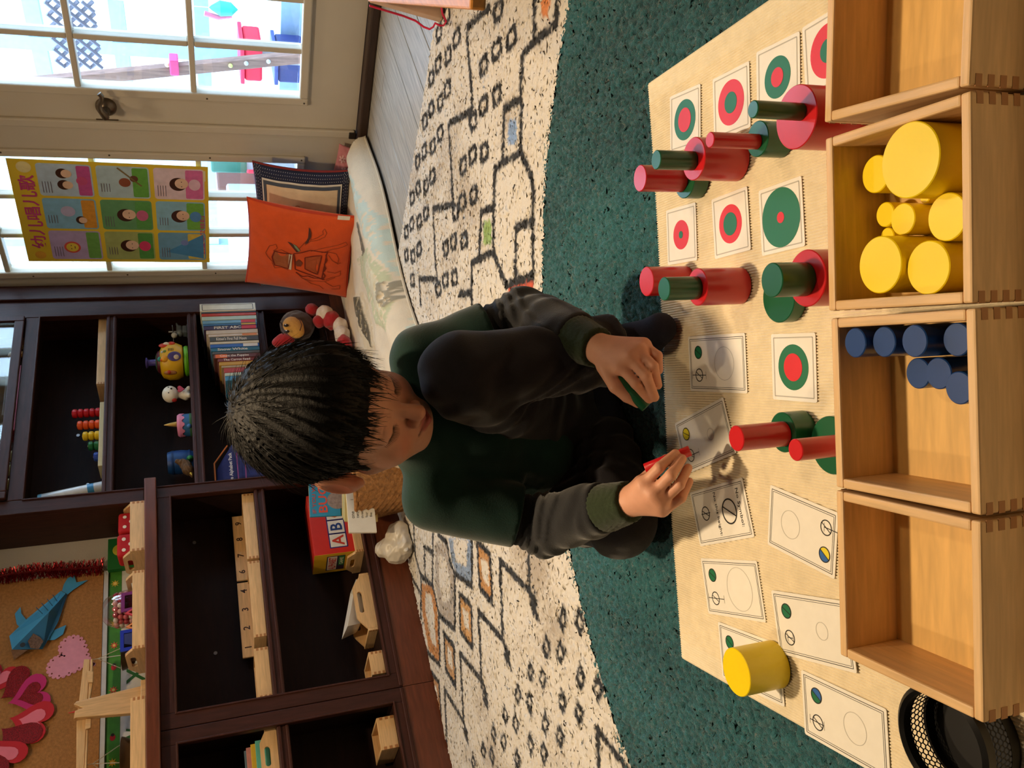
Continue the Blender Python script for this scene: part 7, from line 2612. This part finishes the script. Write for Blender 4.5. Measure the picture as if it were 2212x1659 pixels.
# eyelashes
b = MB()
r_ = random.Random(2)
for s in (0, 1):
    L_ = LASH[s]
    for k in range(26):
        f_ = k / 25 * (len(L_) - 1.001)
        i = int(f_)
        q = np.array(L_[i]) * (1 - f_ + i) + np.array(L_[i + 1]) * (f_ - i)
        sx = 1 if s == 0 else -1
        tip = q + np.array([sx * (k - 10) / 25 * 0.006, 0.0050 + 0.001 * r_.random(), -0.0050])
        b.tube([hw(q + np.array([0, -0.001, 0])), hw((q + tip) / 2 + np.array([0, 0.0003, -0.0006])), hw(tip)], [0.00045, 0.00035, 0.0001], 3)
b.build('eyelashes', mat((28, 18, 16), 0.5), boy, world=True)


# ---- hair
def hair_core(W):
    P = ((W - HO) @ HR) / HSC
    X = P.copy()
    X[:, 0] = np.abs(X[:, 0])
    d = sd_ell(P, (0, -0.020, 0.041), (0.0835, 0.098, 0.087))
    d = smin(d, sd_ell(P, (0, 0.035, 0.066), (0.066, 0.050, 0.044)), 0.02)
    d = smax(d, -sd_ell(P, (0, 0.108, -0.040), (0.074, 0.082, 0.087)), 0.006)          # face
    d = smax(d, -sd_ell(X, (0.090, -0.012, -0.016), (0.024, 0.028, 0.040)), 0.005)      # ears
    d = smax(d, -(P[:, 2] + 0.042 - 0.10 * np.clip(-P[:, 1] - 0.02, 0, 1)), 0.008)       # nape
    d = smin(d, sd_cone(X, (0.063, 0.020, 0.015), (0.0610, 0.022, -0.026), 0.008, 0.0020), 0.006)   # sideburn
    cr = P - np.array([0.0, -0.062, 0.112])
    th = np.arctan2(cr[:, 1], cr[:, 0])
    rad = np.linalg.norm(cr, axis=1)
    d = d + 0.0016 * np.sin(th * 46 + rad * 60 + 2.0 * np.sin(th * 9)) * np.clip(rad / 0.04, 0, 1) + 0.0012 * np.sin(th * 83 + rad * 140)
    return d * HSC


hc_ = hw((0, -0.02, 0.045))
V, F = surfnet(hair_core, hc_ - 0.14, hc_ + 0.14, 0.0030)
hr = add_mesh('hair', V, F, mat((13, 10, 9), 0.55, 0.25, 160, 0.2, 500, spec=0.2), boy, smooth=True, world=True)
# strands
crown = np.array([0.006, -0.066, 0.112])
idx = rng.choice(len(V), 5200, replace=True)
Vl = ((V - HO) @ HR) / HSC
b_V, b_F = [], []
cen = np.array([0, -0.02, 0.035])
for i in idx:
    q = Vl[i]
    n_ = (q - cen) / np.array([0.085, 0.10, 0.092]) ** 2
    n_ = n_ / np.linalg.norm(n_)
    t_ = q - crown
    t_ = t_ - n_ * (t_ @ n_)
    L0 = np.linalg.norm(t_)
    if L0 < 0.006:
        t_ = rng.normal(size=3)
        t_ -= n_ * (t_ @ n_)
        L0 = np.linalg.norm(t_)
    t_ = t_ / L0
    if q[1] > 0.03:
        t_ = t_ * 0.4 + np.array([0.25 * np.sign(q[0]) * 0.2, 0.35, -1.0])
        t_ -= n_ * (t_ @ n_) * 0.8
        t_ /= np.linalg.norm(t_)
    t_ = t_ + rng.normal(0, 0.16, 3)
    ln = rng.uniform(0.016, 0.034)
    lift = rng.uniform(0.0, 0.16) if L0 > 0.03 else rng.uniform(0.15, 0.5)
    side = np.cross(n_, t_)
    side /= np.linalg.norm(side)
    w_ = rng.uniform(0.0006, 0.0011)
    base_ = len(b_V)
    for k in range(4):
        f_ = k / 3
        c_ = q - n_ * 0.003 + t_ * ln * f_ + n_ * (lift * ln * f_ * (1.3 - f_ * 0.9))
        ww = w_ * (1 - 0.9 * f_)
        b_V += [c_ + side * ww, c_ - side * ww, c_ + n_ * ww * 1.2]
    for k in range(3):
        for m_ in range(3):
            a_, c_ = base_ + k * 3 + m_, base_ + k * 3 + (m_ + 1) % 3
            b_F.append((a_, c_, c_ + 3, a_ + 3))
b_V = (np.array(b_V) * HSC) @ HR.T + HO
o = add_mesh('strands', b_V, b_F, mat((12, 9, 8), 0.5, 0.2, 160, spec=0.18), hr, smooth=True, world=True)
o['kind'] = 'stuff'


# ---- clothes
def along(W, a, b):
    ab = b - a
    return np.clip(((W - a) @ ab) / (ab @ ab), 0, 1)


def lerp(a, b, t):
    return a + (b - a) * t


def folds(W, a, b, f0, f1, n, amp, seed):
    t = along(W, a, b)
    win = np.clip((t - f0) / 0.08, 0, 1) * np.clip((f1 - t) / 0.08, 0, 1)
    sk = noise3(W, 34, seed) * 1.6
    return -amp * win * np.abs(np.sin(t * n * math.pi + 1.6 * sk)) ** 2


LM, RM = lerp(LS, LE, 0.66), lerp(RS, RE, 0.76)


def sd_shirt(W):
    d = sd_cone(W, NB_ + np.array([0.010, 0.012, -0.018]), CHEST, 0.057, 0.084)
    d = smin(d, sd_cone(W, lerp(hw((0, -0.018, -0.05)), NB_, 0.55), NB_ + np.array([0, 0, -0.02]), 0.0445, 0.056), 0.015)
    d = smin(d, sd_cone(W, CHEST, BELLY, 0.084, 0.100), 0.03)
    axn = (NB_ - hw((0, -0.018, -0.05))) / np.linalg.norm(NB_ - hw((0, -0.018, -0.05)))
    d = smax(d, np.where(sd_cone(W, hw((0, -0.018, -0.05)), NB_, 0.075, 0.075) < 0, -((W - lerp(hw((0, -0.018, -0.05)), NB_, 0.40)) @ axn), -1.0), 0.003)
    d = smin(d, sd_cone(W, BELLY, PEL + np.array([0.01, 0.015, 0.0]), 0.100, 0.104), 0.03)
    d = smin(d, sd_cone(W, LS, RS, 0.038, 0.038), 0.03)
    d = smin(d, sd_cone(W, LS, LM, 0.041, 0.043), 0.02)
    d = smin(d, sd_cone(W, RS, RM, 0.043, 0.046), 0.02)
    d = d + 0.004 * noise3(W, 34, 31) * np.clip((0.36 - W[:, 2]) / 0.1, 0, 1) + 0.0015 * noise3(W, 90, 32)
    d = smax(d, -sd_cone(W, hw((0, -0.018, -0.05)), NB_ + np.array([0, 0, -0.012]), 0.0375, 0.0365), 0.004)
    d = smax(d, 0.012 - W[:, 2], 0.004)
    # sleeves end here
    for (s_, m_) in ((LS, LM), (RS, RM)):
        ax = (m_ - s_) / np.linalg.norm(m_ - s_)
        pl = (W - m_) @ ax
        near = sd_cone(W, s_, m_ + ax * 0.06, 0.07, 0.07)
        d = np.where(near < 0, smax(d, pl, 0.004), d)
    return d


def garment(name, f, pts, pad, h, m, floor=0.0075):
    pts = np.array(pts)
    lo, hi = pts.min(0) - pad, pts.max(0) + pad
    lo[2] = max(lo[2], -0.012)
    V, F = surfnet(f, lo, hi, h)
    V[:, 2] = np.maximum(V[:, 2], floor)
    return add_mesh(name, V, F, m, boy, smooth=True, world=True)


GRN = mat((15, 50, 44), 0.88, 0.08, 60, 0.12, 500, sheen=0.25, spec=0.2)
CHAR = mat((36, 37, 41), 0.9, 0.10, 60, 0.15, 500, sheen=0.25, spec=0.2)
OLV = mat((44, 56, 36), 0.9, 0.08, 60, 0.2, 700, sheen=0.2, spec=0.2)
TRO = mat((31, 29, 35), 0.9, 0.08, 60, 0.12, 600, sheen=0.2, spec=0.2)
garment('sweatshirt', sd_shirt, [NB_, CHEST, BELLY, PEL, LS, RS, LM, RM], 0.14, 0.0042, GRN)
# ribbed neck band
nb = []
c0_, c1_ = hw((0, -0.018, -0.05)), NB_ + np.array([0, 0, -0.012])
ax = (c1_ - c0_) / np.linalg.norm(c1_ - c0_)
u_ = np.cross(ax, [0, 0, 1.0])
u_ /= np.linalg.norm(u_)
v_ = np.cross(ax, u_)
cc_ = lerp(c0_, c1_, 0.42)
MB().tube([cc_ + 0.0420 * (math.cos(a_) * u_ + math.sin(a_) * v_) for a_ in np.linspace(0, 2 * math.pi, 36, endpoint=False)], 0.0065, 8, True).build('neck_band', GRN, boy, smooth=True, world=True)


def sleeve(S, E_, Wp, f0, seed):
    a = lerp(S, E_, f0)
    cuf = lerp(E_, Wp, 0.74)

    def f(W):
        d = sd_cone(W, a, E_, 0.0310, 0.0385)
        d = smin(d, sd_cone(W, E_, cuf, 0.0385, 0.0335), 0.012)
        d = d + folds(W, a, E_, -0.2, 1.2, 4, 0.004, seed) + folds(W, E_, cuf, -0.1, 0.9, 3, 0.0035, seed + 1) + 0.0022 * noise3(W, 70, seed)
        axc = (Wp - E_) / np.linalg.norm(Wp - E_)
        d = smax(d, (W - cuf) @ axc, 0.004)
        return d
    garment('lower_sleeve', f, [a, E_, cuf], 0.07, 0.0036, CHAR)
    w1 = lerp(E_, Wp, 1.0)

    def g(W):
        d = sd_cone(W, cuf, w1, 0.0325, 0.0265)
        axc = (Wp - E_) / np.linalg.norm(Wp - E_)
        d = smax(d, (W - w1) @ axc, 0.003)
        d = smax(d, -((W - cuf) @ axc + 0.004), 0.003)
        th = np.arctan2((W - cuf) @ np.cross(axc, [0, 0, 1.0]), W[:, 2] - cuf[2])
        return d + 0.0008 * np.sin(th * 30)
    garment('cuff', g, [cuf, w1], 0.045, 0.0026, OLV)


sleeve(LS, LE, LW, 0.60, 41)
sleeve(RS, RE, RW, 0.70, 51)


def sd_trouser(W):
    d = sd_cone(W, LH, RH, 0.086, 0.086)
    dl = smin(sd_cone(W, LH, LK, 0.078, 0.052), sd_cone(W, LK, lerp(LK, LA, 0.90), 0.050, 0.044), 0.012)
    dl = dl + folds(W, LH, LK, 0.5, 1.1, 5, 0.005, 61) + folds(W, LK, LA, 0.55, 1.0, 7, 0.006, 62)
    dr = smin(sd_cone(W, RH, RK, 0.078, 0.052), sd_cone(W, RK, lerp(RK, RA, 0.88), 0.052, 0.040), 0.014)
    dr = dr + folds(W, RH, RK, 0.4, 1.1, 5, 0.005, 63) + folds(W, RK, RA, 0.3, 1.0, 6, 0.005, 64)
    d = smin(d, dl, 0.03)
    d = smin(d, dr, 0.03)
    d = d + 0.0014 * noise3(W, 80, 65)
    axl = (LA - LK) / np.linalg.norm(LA - LK)
    pl = (W - lerp(LK, LA, 0.92)) @ axl
    d = np.where((np.linalg.norm(W - LA, axis=1) < 0.075), smax(d, pl, 0.004), d)
    return smax(d, 0.006 - W[:, 2], 0.003)


garment('trousers', sd_trouser, [LH, RH, LK, LA, RK, RA], 0.10, 0.0042, TRO)


def foot(a, t_, name):
    def f(W):
        d = smin(sd_cone(W, a + np.array([0, 0, 0.02]), a, 0.029, 0.029), sd_cone(W, a + np.array([0, 0, -0.014]), t_, 0.030, 0.022), 0.02)
        return smax(d, 0.006 - W[:, 2], 0.004)
    garment(name, f, [a, t_, a + np.array([0, 0, 0.03])], 0.05, 0.0032, mat((22, 26, 46), 0.9, 0.08, 90, 0.2, 600))


foot(LA, LT, 'sock')
foot(RA, RT_, 'sock')
# cylinders in his hands
ga, gb2 = DP(1334, 818, 1.074), DP(1386, 868, 1.066)


def held(m, k, a, b, d, label, group):
    ax_ = Vector([float(v) for v in (b - a)]).normalized()
    h_ = HG
    mid = (a + b) / 2
    o = MB().lathe([(d / 2 - 0.0008, 0), (d / 2, 0.0008), (d / 2, h_ - 0.0008), (d / 2 - 0.0008, h_)], 32).build(k + '_cylinder', m, smooth=True, auto=50)
    o.matrix_world = Matrix.Translation(Vector([float(v) for v in mid]) - ax_ * h_ / 2) @ ax_.to_track_quat('Z', 'Y').to_matrix().to_4x4()
    return tag(o, label, 'cylinder', group)


held(CG, 'green', ga, gb2, 0.0165, 'green cylinder pinched in the boy\'s left hand', GG)
held(CR, 'red', DP(1400, 1010, 1.066), DP(1484, 976, 1.058), 0.0135, 'thin red cylinder held in the boy\'s right hand', RG)
